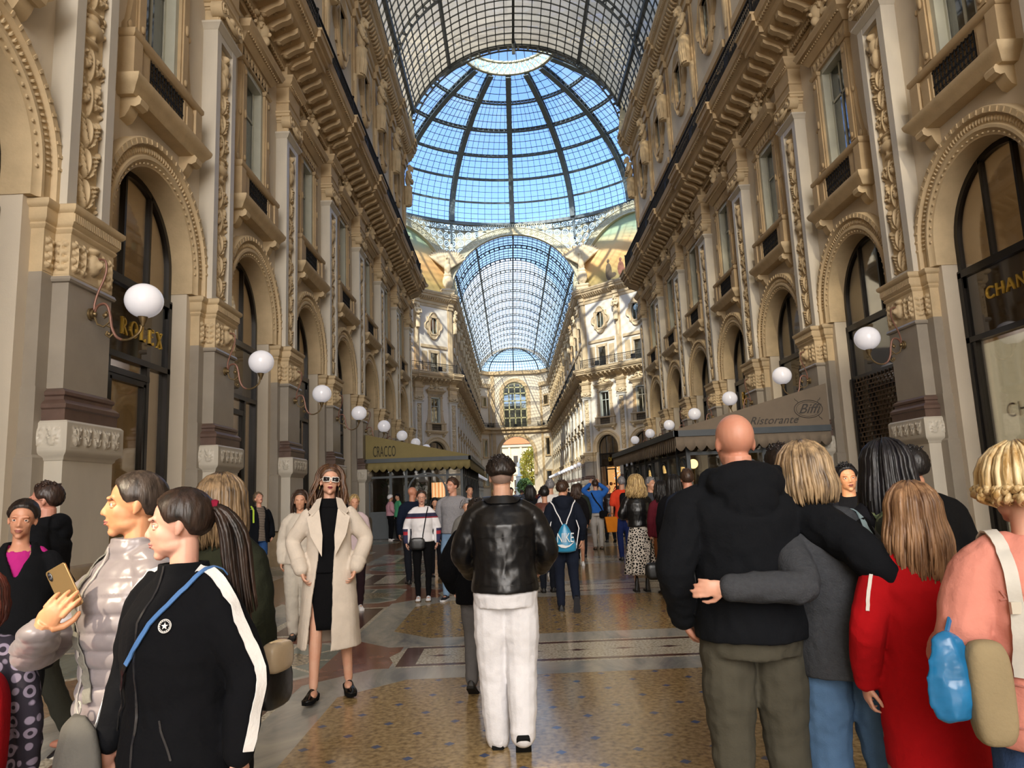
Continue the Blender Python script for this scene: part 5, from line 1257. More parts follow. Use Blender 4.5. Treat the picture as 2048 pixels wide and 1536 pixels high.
def face_disp(Mi, scale=1.0):
    def fn(P, N):
        Q = np.c_[P, np.ones(len(P))] @ np.array(Mi).T; Q = Q[:, :3]; d = np.zeros(len(P))
        for s in (-1, 1):
            r = (Q[:, 0]-s*.031)**2/.016**2+(Q[:, 1]+.082)**2/.03**2+(Q[:, 2]-.004)**2/.0115**2; d -= .010*np.exp(-r)
        r = (Q[:, 0])**2/.02**2+(Q[:, 1]+.09)**2/.02**2+(Q[:, 2]+.060)**2/.0028**2; d -= .004*np.exp(-r)
        r = (Q[:, 0])**2/.004**2+(Q[:, 1]+.09)**2/.02**2+(Q[:, 2]+.046)**2/.008**2; d -= .002*np.exp(-r)
        return d*scale
    return fn
def scalp(az, el, off=0):               # point on the skull, az 0 = face side, el 90 = crown
    x, y, z = sin(az)*cos(el), -cos(az)*cos(el), sin(el)
    return Vector((x*(.074+off), .014+y*(.093+off), .030+z*(.086+off)))
def hairline(az, lo=0):
    a = abs(((az+pi) % (2*pi))-pi)      # 0 front .. pi back
    P = [(0, 33), (.45, 30), (.75, 20), (.95, 2), (1.12, -14), (1.4, -11), (1.6, -10), (1.72, -22), (2.0, -46), (pi, -56)]
    for (a0, e0), (a1, e1) in zip(P, P[1:]):
        if a <= a1: return rad(e0+(e1-e0)*(a-a0)/(a1-a0))
    return rad(-54)
def hair(name, M_, st, mats, parent, seed=1):
    kind = st['kind']; rng = random.Random(seed); b = MB(); b.M = M_
    fade = kind == 'fade'; th = st.get('thick', .012); lo = st.get('low', 0)
    nu, nv = 48, 22; rings_o = []
    for i in range(nv+1):
        ring_ = []
        for j in range(nu):
            az = 2*pi*j/nu; e0 = hairline(az)+(rad(30)*max(0, 1-abs(abs(((az+pi) % (2*pi))-pi)-pi)/2.0) if fade else 0)+(rad(18) if fade else 0)*(abs(((az+pi) % (2*pi))-pi) > .9)
            el = e0+(rad(90)-e0)*(i/nv); t_ = th*min(1, .25+i/4)
            wob = .004*sin(az*17+i*.9)+.003*noise.noise((az*5, i*.7, seed)) if kind in ('fade', 'curly', 'short') else .0022*sin(az*31+3*sin(i*.5))
            ring_.append(tuple(scalp(az, el, t_+wob*min(1, i/3)*st.get('rough', 1))))
        rings_o.append(ring_)
    b.loft(rings_o, True, False)
    if kind in ('long', 'bob', 'curly'):
        L = st['len']; n = st.get('n', 170); R0 = st.get('spread', 1.0); wv = st.get('wave', .006)
        for q in range(n):
            az = pi+rng.uniform(-1, 1)*st.get('cover', 1.9); layer = rng.uniform(0, .022)*R0
            px_, pts, rr = None, [], []
            for k in range(5):
                el = rad(78-22*k); p = scalp(az*(1) if k else az, el, .010+layer); pts.append(p); rr.append(.004+.0022*k)
            last = pts[-1]; nn = 9; ln = (L+rng.uniform(-.03, .01)*st.get('ragged', 1))
            for k in range(1, nn+1):
                u_ = k/nn; out = .012*sin(u_*pi)*R0-st.get('tuck', .01)*u_*u_
                ph = rng.uniform(0, 6.28) if k == 1 else ph
                rad_ = Vector((last.x, last.y-.014, 0)).normalized()
                p = last+Vector((0, 0, -ln*u_))+rad_*(out+st.get('flare', 0)*u_)+Vector((sin(ph+u_*7), cos(ph+u_*6), 0))*wv*u_
                pts.append(p); rr.append(.0115*(1-.75*u_*u_)*st.get('lock', 1))
            b.tube([tuple(p) for p in pts], rr, 5)
    if kind in ('fade', 'short') and st.get('tuft', 60):
        for q in range(st.get('tuft', 60)):
            az, el = rng.uniform(-pi, pi), rng.uniform(rad(42), rad(88)); p = scalp(az, el, th*.8); d = Vector((rng.uniform(-1, 1), rng.uniform(-1.2, .3), .35)).normalized()*rng.uniform(.015, .03)
            b.tube([tuple(p), tuple(p+d*.6+Vector((0, 0, .004))), tuple(p+d)], [.008, .006, .0015], 5)
    o = b.build(name, mats[0], parent, 180)
    if kind == 'ponytail':
        z0 = st.get('tie_z', .055); base = Vector((0, .112, z0)); t_ = MB(); t_.M = M_
        for q in range(70):
            ph, rr0 = rng.uniform(0, 6.28), rng.uniform(0, .016); L = st['len']*rng.uniform(.8, 1.02); pts = []; rr = []
            for k in range(11):
                u_ = k/10; sw = 1+2.2*sin(min(1, u_*1.4)*pi*.6)
                p = base+Vector((rr0*cos(ph)*sw, .055*sin(min(1, u_*2)*pi/2)+rr0*sin(ph)*sw-st.get('fall', .03)*u_*u_, .02*sin(u_*pi)*(1-u_)-L*u_**1.25)); pts.append(tuple(p)); rr.append(.0075*(1-.8*u_**3)+.001)
            t_.tube(pts, rr, 5)
        t_.build('ponytail', mats[0], o, 180)
        e = MB(); e.M = M_; e.lathe([(.012, -.012), (.021, -.010), (.024, 0), (.021, .010), (.012, .012)], 14); e.v = e.v
        m_ = M_ @ Matrix.Translation(base) @ Matrix.Rotation(rad(80), 4, 'X'); e = MB(); e.M = m_; e.lathe([(.010, -.012), (.020, -.011), (.023, 0), (.020, .011), (.010, .012)], 14); e.build('hair_tie', cloth(st.get('tie', '7A1830')), o)
    if kind == 'bun':
        e = MB(); e.M = M_; e.ell((0, .112, .05), (.035, .03, .035), 12, 8); e.build('bun', mats[0], o, 180)
    return o
NP = [0]
def person(label, x, y, rz, H=1.70, fem=False, arms=None, legs=None, top=None, under=None, bottom=None, shoes=None, hairst=None, hcol=('2A1C14', '4A3426'), head=(0, 0, 0), skin='C99A7E',
           fine=1.0, build=1.0, lean=(0, 0), hands=None, group=None, eyes=True, extras=None, lips='8A4A42', stub=None, z0=0, palm_curl=.5, sh=None, voxh=None):
    NP[0] += 1; seed = NP[0]*7.3; S = H/1.75
    t = empty('person', (x, y, z0), rad(rz)); tag(t, label, 'person', group)
    shw = (sh or (.168 if fem else .190))*build; hpw = .086*build
    A = {s: [(s*(shw-.014), .005, 1.375), (s*(shw+.045), .03, 1.15), (s*(shw+.048), -.03, .915)] for s in (-1, 1)}
    Lg = {s: [(s*hpw, 0, .92), (s*(hpw+.005), -.015, .50), (s*(hpw-.005), .015, .085)] for s in (-1, 1)}
    HD = {s: ((0, -.10, -1), (-s, 0, 0)) for s in (-1, 1)}      # pointing direction, palm normal
    FT = {s: (0, 0) for s in (-1, 1)}                            # heel lift, yaw
    for k, v in (arms or {}).items():
        A[k] = [A[k][0]]+[tuple(q) for q in v[:2]]
        if len(v) > 2: HD[k] = v[2]
    for k, v in (legs or {}).items():
        Lg[k] = [Lg[k][0]]+[tuple(q) for q in v[:2]]
        if len(v) > 2: FT[k] = v[2]
    lx, ly = lean
    def ln(p): u_ = max(0, p[2]-.92)/.8; return (p[0]+lx*u_, p[1]+ly*u_, p[2])
    for k in A: A[k] = [ln(A[k][0]), A[k][1], A[k][2]]
    def armp(s_, end=1.0):
        P0, P1, P2 = [Vector(p) for p in A[s_]]; return [tuple(P0), tuple(P0.lerp(P1, .5)), tuple(P1), tuple(P1.lerp(P2, .5)), tuple(P1.lerp(P2, end))]
    hy, hp, hr = [rad(a) for a in head]
    hc = Vector(ln((0, -.005, 1.635))); HM = Matrix.Translation(hc+Vector((0, .02, -.07))) @ Matrix.Rotation(hy, 4, 'Z') @ Matrix.Rotation(hp, 4, 'X') @ Matrix.Rotation(hr, 4, 'Y') @ Matrix.Translation((0, -.02, .07))
    Sm = Matrix.Scale(S, 4)
    def fin(me, name, mats, parent=t):
        me.transform(Sm); me.materials.clear()
        for m in (mats if isinstance(mats, (list, tuple)) else [mats]): me.materials.append(m)
        return mobj(name, me, parent)
    bw = build
    # ---- body, one continuous skin
    b = MB(); head_shape(b, HM, fem)
    b.tube([tuple(HM @ Vector((0, .018, -.05))), ln((0, .012, 1.49)), ln((0, .01, 1.42))], [.044 if fem else .054, .046 if fem else .057, .085], 14)
    tr = [(.88, .125, .095), (1.0, .118, .085), (1.1, .115, .08), (1.25, .135, .09), (1.38, .155, .085), (1.44, .12, .07), (1.47, .06, .05)]
    b.loft([[(ln((w_*bw*cos(a), 0+.01+d_*bw*sin(a), z))) for a in [2*pi*i/20 for i in range(20)]] for z, w_, d_ in tr])
    for s in (-1, 1):
        q_ = .72 if (top and top.get('sl', 1) == 1) or not top else 1; limb(b, armp(s), [.044*bw*q_, .040*bw*q_, .034*q_, .031*q_, .024], 12, 4); hs = .92 if fem else 1.0
        if not (hands and hands.get(s) == 'none'): hand(b, A[s][2], HD[s][0], HD[s][1], s, (hands or {}).get(s, palm_curl), hs)
        bare = bottom and bottom.get('bare')
        q_ = 1 if bare else .72; limb(b, Lg[s], [.080*bw*q_, .050*bw*q_, .034*(1 if bare else .85)]); p0, p1 = Vector(Lg[s][1]), Vector(Lg[s][2]); c_ = p0.lerp(p1, .3)+Vector((0, .014, 0)); bare and b.tube([tuple(p0), tuple(c_), tuple(p0.lerp(p1, .75))], [.046, .053, .034], 10)
        b.ell((Lg[s][2][0], Lg[s][2][1]-.05, max(.04, Lg[s][2][2]-.045)), (.035, .09, .03), 10, 7)
    me = bake(b, .0060*fine if fine < 2 else .013*fine/2, 6 if fine < 1.05 else 3, .4); disp(me, face_disp(HM.inverted()))
    bo = fin(me, 'body', skinmat(skin))
    # ---- face details
    if eyes:
        e = MB(); e.M = Sm @ HM; iz = MB(); iz.M = Sm @ HM; lid = MB(); lid.M = Sm @ HM; br = MB(); br.M = Sm @ HM
        for s in (-1, 1):
            c_ = (s*.0305, -.0640 if fine < 1.05 else -.0675, .003); e.ell(c_, .0118, 12, 9); iz.ell((c_[0], c_[1]-.0078, c_[2]), (.0064, .0050, .0064), 10, 7)
            lid.ell((c_[0], c_[1]-.0008, c_[2]+.0078), (.0146, .0128, .0058), 12, 7); lid.ell((c_[0], c_[1]-.0005, c_[2]-.0098), (.0142, .0122, .0050), 12, 6); lid.ell((c_[0]+s*.0105, c_[1]+.004, c_[2]), (.006, .009, .008), 8, 6)
            br.tube([(s*.013, -.0835, .021), (s*.027, -.0830, .0265), (s*.040, -.0755, .0255), (s*.049, -.0660, .020)], [.0024, .0030, .0025, .001], 5)
        e.build('eye', EYE_W, bo, 180); iz.build('iris', EYE_I, bo, 180); lid.build('eyelids', skinmat(skin), bo, 180); br.build('eyebrows', hairmat(*hcol), bo, 180)
        lp = MB(); lp.M = Sm @ HM; lp.tube([(-.021, -.079, -.0575), (-.010, -.0885, -.0548), (0, -.0905, -.0560), (.010, -.0885, -.0548), (.021, -.079, -.0575)], [.001, .0044, .0040, .0044, .001], 7); lp.tube([(-.019, -.079, -.060), (-.009, -.0870, -.0642), (0, -.0885, -.0650), (.009, -.0870, -.0642), (.019, -.079, -.060)], [.001, .0046, .0052, .0046, .001], 7)
        lp.build('lips', basic('lips_'+lips, lips, .4, 0), bo, 180)
    # ---- trousers / skirt
    vg = .008*fine if fine < 2 else .014*fine/2
    if bottom:
        k = bottom['kind']; mt = pattern(bottom['pat']) if 'pat' in bottom else cloth(bottom['col'], bottom.get('mat', 'cloth')); eb = bottom.get('ease', .012); b = MB()
        if k == 'trousers':
            e1, e2, e3 = bottom.get('thigh', eb), bottom.get('knee', eb), bottom.get('hem', eb); hz = bottom.get('hemz', .07)
            b.loft([[(w_*bw*cos(a), .01+d_*bw*sin(a), z) for a in [2*pi*i/20 for i in range(20)]] for z, w_, d_ in ((.84, .150+e1, .115+e1), (.92, .160+e1, .122+e1), (1.0, .145+e1*.6, .108+e1*.5), (1.06, .135+e1*.4, .1))])
            for s in (-1, 1):
                K, An = Vector(Lg[s][1]), Vector(Lg[s][2]); dn = (An-K).normalized(); An2 = K+dn*((K.z-hz-(An.z-.085)*1.0)/max(.3, -dn.z) if True else 0)
                An2 = An+Vector((0, 0, -.0)) if hz > .06 else An+dn*.03
                if hz > .1: An2 = K.lerp(An, min(1, (.5-hz)/.415))
                limb(b, [Lg[s][0], tuple(Vector(Lg[s][0]).lerp(K, .5)), tuple(K), tuple(K.lerp(An2, .5)), tuple(An2)], [.080*bw+e1*.8, .076*bw+(e1+e2)/2, .055*bw+e2, .048+(e2+e3)/2, .036+e3], 14, 4)
                b.ell((s*.070*bw, .050, .91), (.080*bw, .074*bw+e1*.4, .095), 12, 8)
            me = bake(b, vg, 3, .5); am = bottom.get('wr', .006)
            disp(me, lambda P, N: am*(nz(P, 9, seed, (1, 1, 1.5))+.6*nz(P, 22, seed, (1, 1, 1.2)))+am*.9*nz(P, 13, seed+5, (.8, .8, 1.6))*np.exp(-((P[:, 2]-.12)/.16)**2))
            fin(me, bottom.get('name', 'trousers'), mt)
        else:
            hz = bottom['hemz']; fl = bottom.get('flare', .05); n_ = 48; R_ = []
            fold = bottom.get('fold', .008); zt = bottom.get('top', 1.06)
            for i in range(15):
                u_ = i/14; z = zt+(hz-zt)*u_; w_ = np.interp(u_, [0, .25, 1], [.125*bw, .175*bw, .175*bw+fl]); d_ = np.interp(u_, [0, .25, 1], [.10*bw, .135*bw, .135*bw+fl*.9])
                R_.append([((w_+fold*u_*sin(a*9+seed)+fold*u_*.6*sin(a*17))*cos(a)+bottom.get('sway', 0)*u_, .015+(d_+fold*u_*sin(a*9+seed))*sin(a), z) for a in [2*pi*j/n_ for j in range(n_)]])
            b.loft(R_); me = b.mesh('skirt', mt, 180); fin(me, bottom.get('name', 'skirt'), mt)
    # ---- upper garments
    def garment(g, nm):
        mt = pattern(g['pat']) if 'pat' in g else cloth(g['col'], g.get('mat', 'cloth')); e = g.get('ease', .015); hz = g.get('hem', .90); b = MB(); hw_ = g.get('hemw', 0)
        if bottom and g.get('hem', .9) < .95 and bottom['kind'] == 'trousers': hw_ = max(hw_, (.086+.080)+bottom.get('thigh', bottom.get('ease', .012))*.8/bw+.010-.140-e)
        if bottom and g.get('hem', .9) < .95 and bottom['kind'] != 'trousers': hw_ = max(hw_, .175+.012-.140-e)
        shw2 = (shw-.02)*(1 if g.get('sl', 1) else .80)
        tr = [(hz, .140+e+hw_, .115+e+hw_*.8), (max(hz+.02, .93), .145+e+hw_*.8, .118+e+hw_*.6), (1.08, .130+e+hw_*.5+g.get('waist', 0), .105+e+hw_*.4), (1.22, .145+e+(.012 if fem else 0), .115+e+(.012 if fem else 0)), (1.34, .162+e, .118+e), (1.415, shw2*.93+e*.6, .095+e*.5), (1.455, .115+e*.3, .075+e*.3), (g.get('neck', 1.485), .064+e*.25, .058+e*.25)]
        tr = [r_ for r_ in tr if r_[0] >= hz]
        b.loft([[ln((w_*bw*cos(a), .012+d_*bw*sin(a)-(.01 if fem and z > 1.15 and z < 1.35 and sin(a) < 0 else 0), z)) for a in [2*pi*i/28 for i in range(28)]] for z, w_, d_ in tr])
        es = g.get('sleeve', e)
        for s in (-1, 1): b.tube([ln((s*.045, .012, 1.455)), ln((s*.10, .012, 1.435)), ln((s*(shw-.02), .008, 1.385))], [.040+e*.3, .046+e*.6, .050*bw+(es if g.get('sl', 1) else e)*.7], 12)
        for s in (-1, 1):
            P0, P1, P2 = [Vector(p) for p in A[s]]
            if g.get('sl', 1) == 0: continue
            if g.get('sl', 1) < 1: limb(b, [tuple(P0), tuple(P0.lerp(P1, .75))], [.052*bw+es*.8, .050*bw+es], 14)
            else: limb(b, armp(s, g.get('cuff', .96)), [.052*bw+es*.75, .049*bw+es*.9, .041*bw+es*.8, .037+es*.75, .029+es*.65], 14, 4)
        if g.get('hood'):
            hx_, hs_ = ln((0, .085, 1.475)), g['hood']
            b.ell(hx_, (.125*hs_, .075*hs_, .075*hs_), 16, 10); b.ell((hx_[0], hx_[1]+.035*hs_, hx_[2]-.05*hs_), (.085*hs_, .05*hs_, .085*hs_), 14, 9)
            for s in (-1, 1): b.tube([(hx_[0]+s*.10*hs_, hx_[1]-.01, hx_[2]+.01), (hx_[0]+s*.085, hx_[1]-.09, hx_[2]+.01), (hx_[0]+s*.04, hx_[1]-.155, hx_[2]-.05)], [.05*hs_, .038*hs_, .02], 10)
        if g.get('collar'):
            ch = g['collar']; n_ = 24
            b.loft([[ln(((.070+o_)*cos(a)*1.05, .008+(.066+o_)*sin(a), z_)) for a in [2*pi*i/n_ for i in range(n_)]] for z_, o_ in ((1.44, .030), (1.47, .016), (1.47+ch, .010), (1.47+ch, -.004), (1.44, -.004), )])
        vox = g.get('vox', vg); me = bake(b, vox, g.get('sm', 3), .5); am = g.get('wr', .006)
        if g.get('puff'):
            pf = g['puff']; disp(me, lambda P, N: .013*np.abs(np.sin(np.pi*P[:, 2]/pf))**.6*(1-.7*np.abs(N[:, 2]))+.003*nz(P, 30, seed))
        elif g.get('fn'): disp(me, g['fn'])
        def folds(P, N):
            Q = np.c_[P[:, 0]*1.0+P[:, 2]*.55*np.sign(P[:, 0]), P[:, 1]+P[:, 2]*.35, P[:, 2]*.75-P[:, 0]*.5*np.sign(P[:, 0])]
            a_ = nz(Q, 11, seed); r_ = 1-np.abs(a_)*2.2; return am*(.9*nz(P, 5.5, seed+2)+.75*r_*np.exp(-((P[:, 2]-1.12)/.22)**2)+.45*nz(Q, 23, seed+4))
        disp(me, folds)
        return fin(me, nm, mt)
    if under: garment(under, under.get('name', 'shirt'))
    jo = garment(top, top.get('name', 'jacket')) if top else None
    # ---- shoes
    sh_ = shoes or {'col': '1A1A1C'}
    for s in (-1, 1):
        ax_, ay_, az_ = Lg[s][2]; lift, yaw = FT[s]; b = MB(); c2 = MB(); k = sh_.get('sole', '2A2826'); lw = 1.0
        Mf = Matrix.Translation((ax_, ay_, az_-.0)) @ Matrix.Rotation(rad(yaw), 4, 'Z') @ Matrix.Rotation(rad(lift), 4, 'X') @ Matrix.Translation((0, 0, -.085))
        b.M = Mf; hi = sh_.get('high', .10); R_ = []
        for yy, w_, h_ in ((.055, .026, hi*.8), (.035, .036, hi), (0, .038, hi), (-.04, .037, .082), (-.09, .042, .064), (-.14, .044, .05), (-.175, .036, .038), (-.195, .018, .026)):
            R_.append([(w_*cos(a), yy, .018+(h_-.018)*max(0, sin(a)) if sin(a) > 0 else .018+.006*sin(a)) for a in [2*pi*i/14 for i in range(14)]])
        b.loft(R_); c2.M = Mf; hh = sh_.get('heel', 0)
        pl = [(.030, .062), (.040, .03), (.040, -.04), (.046, -.10), (.046, -.15), (.034, -.19), (0, -.207)]; po = [(a_, y_) for a_, y_ in pl]+[(-a_, y_) for a_, y_ in reversed(pl[:-1])]
        c2.loft([[(px_, py_, 0) for px_, py_ in po], [(px_*1.03, py_*1.01, .024) for px_, py_ in po]])
        if hh: c2.box(-.028, .028, .02, .062, -hh, .01)
        me = bake(b, .006*max(1, fine*.8), 2, .4); so = fin(me, 'shoe', cloth(sh_['col'], sh_.get('mat', 'leather'))); me2 = c2.mesh('sole', cloth(k)); me2.transform(Sm); me2.materials.clear(); me2.materials.append(cloth(k)); mobj('sole', me2, so)
    # ---- hair
    if hairst and hairst['kind'] != 'bald': hair('hair', Sm @ HM, hairst, [hairmat(*hcol)], t, int(seed))
    if stub:
        b = MB(); b.M = Sm @ HM; R_ = []
        for i in range(9): R_.append([tuple(scalp(2*pi*j/32, hairline(2*pi*j/32)+(rad(62)-hairline(2*pi*j/32))*i/8, .0012)) for j in range(32)])
        b.loft(R_, True, False); b.build('hair_stubble', basic('stubble_'+stub, stub, .8, .1, 40), t, 180)
    t['_H'] = 1; del t['_H']
    return t, (Sm @ HM), A, S, jo
def glasses(t, HM, col, lens=None, big=1.0, name='glasses'):
    b = MB(); b.M = HM
    for s in (-1, 1):
        P = [(s*(.033+.021*big*cos(a)**(1)), -.098+abs(.021*cos(a))*.12, .004+.015*big*sin(a)) for a in [2*pi*i/16 for i in range(17)]] if not lens else [(s*(.034+.025*big*max(-1, min(1, 1.35*cos(a)))), -.100+.004*cos(a), .003+.017*big*max(-1, min(1, 1.35*sin(a)))) for a in [2*pi*i/24 for i in range(25)]]
        b.tube(P, .0012 if not lens else .0042, 6, False); b.tube([(s*.056, -.096, .008), (s*.076, -.06, .008), (s*.082, .01, .004)], .0015 if not lens else .003, 5)
    b.tube([(-.012, -.1, .008), (0, -.102, .010), (.012, -.1, .008)], .0014 if not lens else .0035, 5)
    o = b.build(name, cloth(col, 'patent'), t, 60)
    if lens:
        l = MB(); l.M = HM
        for s in (-1, 1): l.prism([(s*.034+.0245*big*max(-1, min(1, 1.3*cos(a))), .003+.0165*big*max(-1, min(1, 1.3*sin(a)))) for a in [2*pi*i/20 for i in range(20)]], -.1035, -.099)
        l.build('lenses', cloth(lens, 'patent'), o, 180)
    return o
def W(x, y, rz, S, p):                   # local point of a figure to world
    a = rad(rz); return (x+S*(p[0]*cos(a)-p[1]*sin(a)), y+S*(p[0]*sin(a)+p[1]*cos(a)), S*p[2])
def strap(pts, wd, th, col, name, label, parent=None, mat='cloth', n=6):
    b = MB(); P, _ = path(pts, [1]*len(pts), n); 
    for_ = []
    for i, p in enumerate(P):
        t_ = (P[min(i+1, len(P)-1)]-P[max(i-1, 0)]).normalized(); for_.append((p, t_))
    return b, for_
# ---------------------------------------------------------------- the people, nearest first
def L_(x, y, rz, H):                     # world point -> figure's unit frame
    S = H/1.75; a = rad(-rz)
    def f(wx, wy, wz): dx, dy = (wx-x)/S, (wy-y)/S; return (dx*cos(a)-dy*sin(a), dx*sin(a)+dy*cos(a), wz/S)
    return f
from mathutils.bvhtree import BVHTree
def hug(o, pts, off=.006, n=7):          # path laid on the surface of a garment
    me = o.data; bv = BVHTree.FromPolygons([v.co.copy() for v in me.vertices], [tuple(p.vertices) for p in me.polygons])
    P, _ = path(pts, [1]*len(pts), n); out = []
    for p in P:
        loc, nr, i, d = bv.find_nearest(p); out.append((loc+nr*off, nr))
    return out
def ribbon(b, hp, wd, th=.004):
    R_ = []
    for i, (p, nr) in enumerate(hp):
        t_ = (hp[min(i+1, len(hp)-1)][0]-hp[max(i-1, 0)][0]).normalized(); a = t_.cross(nr).normalized(); h = wd/2
        R_.append([tuple(p-a*h), tuple(p+a*h), tuple(p+a*h+nr*th), tuple(p-a*h+nr*th)])
    b.loft(R_)
def sc_pts(S, pts): return [tuple(Vector(p)*S) for p in pts]
def bag_at(name, label, cat, t): e = empty(name, t.location, t.rotation_euler.z); return tag(e, label, cat)
def blob(b, c, r, n=14, m=9, sq=.55):    # soft box (superellipsoid) for bags
    vs = []; f_ = lambda v: math.copysign(abs(v)**sq, v)
    for i in range(m+1):
        e = -pi/2+pi*i/m
        vs.append([(c[0]+r[0]*f_(cos(e))*f_(cos(2*pi*j/n)), c[1]+r[1]*f_(cos(e))*f_(sin(2*pi*j/n)), c[2]+r[2]*f_(sin(e))) for j in range(n)])
    b.loft(vs)
def open_coat(t, S, A, sp):               # long coat hanging open at the front
    b = MB(); hz = sp['hem']; th = .020; nn = 34; R_ = []
    for z, w_, d_, gl, gr in sp['rings']:
        a0, a1 = -90+gr, 270-gl; out = []; inn = []
        for i in range(nn+1):
            a = rad(a0+(a1-a0)*i/nn); fl = .010*sin(a*7)*max(0, (1.0-z))
            out.append((w_*cos(a)+fl*cos(a), .012+(d_+fl)*sin(a), z)); inn.append(((w_-th)*cos(a)+fl*cos(a), .012+(d_-th+fl)*sin(a), z))
        R_.append(out+inn[::-1])
    b.loft(R_)
    es = sp.get('sleeve', .02)
    for s in (-1, 1):
        P0, P1, P2 = [Vector(p) for p in A[s]]; limb(b, [tuple(P0), tuple(P0.lerp(P1, .5)), tuple(P1), tuple(P1.lerp(P2, .5)), tuple(P1.lerp(P2, .93))], [.052+es*.8, .050+es, .043+es, .040+es, .040+es], 14, 4)
        if sp.get('cuffs'): c_, e_ = P1.lerp(P2, .70), P1.lerp(P2, .76); b.tube([tuple(c_), tuple(e_)], [.047+es, .047+es], 14)
    me = bake(b, sp.get('vox', .009), 2, .45); disp(me, lambda P, N: .006*nz(P, 5, 3)+.004*nz(P, 13, 5)); me.transform(Matrix.Scale(S, 4)); me.materials.clear(); me.materials.append(cloth(sp['col'], sp.get('mat', 'cloth')))
    o = mobj(sp.get('name', 'coat'), me, t); l = MB(); l.M = Matrix.Scale(S, 4)
    for s in (-1, 1):
        if sp.get('lapel'):
            for a, th_ in (([(s*.055, -.06, 1.515), (s*.10, .0, 1.50), (s*.155, -.075, 1.40), (s*.125, -.125, 1.37), (s*.07, -.115, 1.43)], .016), ([(s*.072, -.118, 1.425), (s*.165, -.118, 1.36), (s*.135, -.150, 1.22), (s*.05, -.158, 1.06), (s*.045, -.150, 1.22)], .012)):
                l.loft([[(p[0], p[1]-.006, p[2]) for p in a], [(p[0], p[1]-.006-th_, p[2]) for p in a]])
    if sp.get('lapel'): l.build('lapels', cloth(sp['col'], sp.get('mat', 'cloth')), o, 30)
    return o
# --- woman in the beige coat
x, y, H = -1.52, 6.05, 1.79
t, HM, A, S, jo = person('woman in open beige coat, black dress and white-framed sunglasses walking forward', x, y, 12, H, True, skin='D2A58C', fine=1.0, hcol=('2E1E15', '6E4E36'), head=(6, -9, 5), z0=.02,
    arms={-1: ((-.285, .05, 1.17), (-.205, -.10, .95), ((.3, -.2, -1), (1, 0, 0))), 1: ((.285, .05, 1.17), (.205, -.10, .95), ((-.3, -.2, -1), (-1, 0, 0)))},
    legs={-1: ((-.10, -.05, .50), (-.115, -.10, .09), (0, -12)), 1: ((.12, .0, .50), (.145, .06, .10), (6, 8))},
    under={'col': '101012', 'mat': 'knit', 'hem': .93, 'ease': .004, 'collar': .035, 'sl': 0, 'name': 'black_top', 'wr': .002},
    top=None, bottom={'kind': 'skirt', 'col': '101012', 'mat': 'knit', 'hemz': .50, 'flare': .0, 'fold': .002, 'top': 1.12, 'bare': 1, 'name': 'black_skirt'},
    shoes={'col': '0C0C0D', 'mat': 'patent', 'high': .05, 'heel': .035, 'sole': '0C0C0D'}, lips='7A2030',
    hairst={'kind': 'long', 'len': .30, 'n': 150, 'wave': .03, 'spread': 1.5, 'flare': .035, 'cover': 1.75, 'lock': .9, 'thick': .016})
for s in (-1, 1):                                      # instep straps
    pass
open_coat(t, S, A, {'hem': .40, 'col': 'CDC1B3', 'lapel': 1, 'cuffs': 1, 'rings': [(.36, .245, .215, 44, 4), (.60, .228, .19, 40, 6), (.85, .205, .165, 34, 8), (1.02, .185, .148, 28, 12), (1.2, .172, .142, 26, 18), (1.32, .170, .138, 28, 26), (1.39, .155, .12, 32, 32), (1.44, .120, .095, 42, 42), (1.49, .080, .078, 50, 50)]})
glasses(t, HM, 'E8E4DC', '191416', 1.05, 'sunglasses')
b = MB(); b.M = HM
for s in (-1, 1): b.tube([(s*.078+.0*k, .002+.012*cos(k*pi/5), -.052+.013*sin(k*pi/5)) for k in range(11)], .0018, 5, False)
b.build('hoop_earrings', cloth('C8B070', 'patent'), t)
# --- centre man
x, y, H = -.07, 4.72, 1.76
t, HM, A, S, jo = person('man seen from behind in black leather jacket and loose white trousers', x, y, 180, H, False, skin='C39A82', hcol=('120D0B', '2A211C'), build=1.05,
    arms={1: ((.27, -.03, 1.17), (.23, -.20, 1.02), ((-.2, -1, 0), (-1, 0, 0))), -1: ((-.275, -.02, 1.17), (-.24, -.18, 1.04), ((.2, -1, 0), (1, 0, 0)))},
    legs={1: ((.095, -.03, .50), (.08, -.02, .085), (0, 0)), -1: ((-.085, .02, .49), (-.075, .15, .15), (38, 0))},
    top={'col': '0D0D0F', 'mat': 'leather', 'ease': .045, 'sleeve': .036, 'hem': .93, 'hemw': .01, 'wr': .006, 'name': 'leather_jacket', 'collar': .03, 'neck': 1.5},
    bottom={'kind': 'trousers', 'col': 'DAD8DA', 'thigh': .034, 'knee': .040, 'hem': .042, 'hemz': .05, 'wr': .005, 'name': 'white_trousers'}, shoes={'col': '111112', 'sole': '151515', 'high': .11},
    hairst={'kind': 'fade', 'thick': .026, 'tuft': 170, 'rough': 1.6}, stub='8C7468', eyes=False)
b = MB(); hp = hug(jo, sc_pts(S, [(.17, .14, 1.262), (.08, .17, 1.268), (-.08, .17, 1.268), (-.17, .14, 1.262)]), .001); ribbon(b, hp, .004, .003)
hp = hug(jo, sc_pts(S, [(.20, .12, .985), (.1, .17, .98), (-.1, .17, .98), (-.20, .12, .985)]), .001); ribbon(b, hp, .004, .003); b.build('seam', cloth('050506', 'leather'), jo)
b = MB(); hp = hug(jo, sc_pts(S, [(.10, .02, 1.50), (.07, .085, 1.50), (0, .105, 1.50), (-.07, .085, 1.50), (-.10, .02, 1.50)]), .010); ribbon(b, hp, .055, .008); b.build('turned_collar', cloth('0D0D0F', 'leather'), jo)
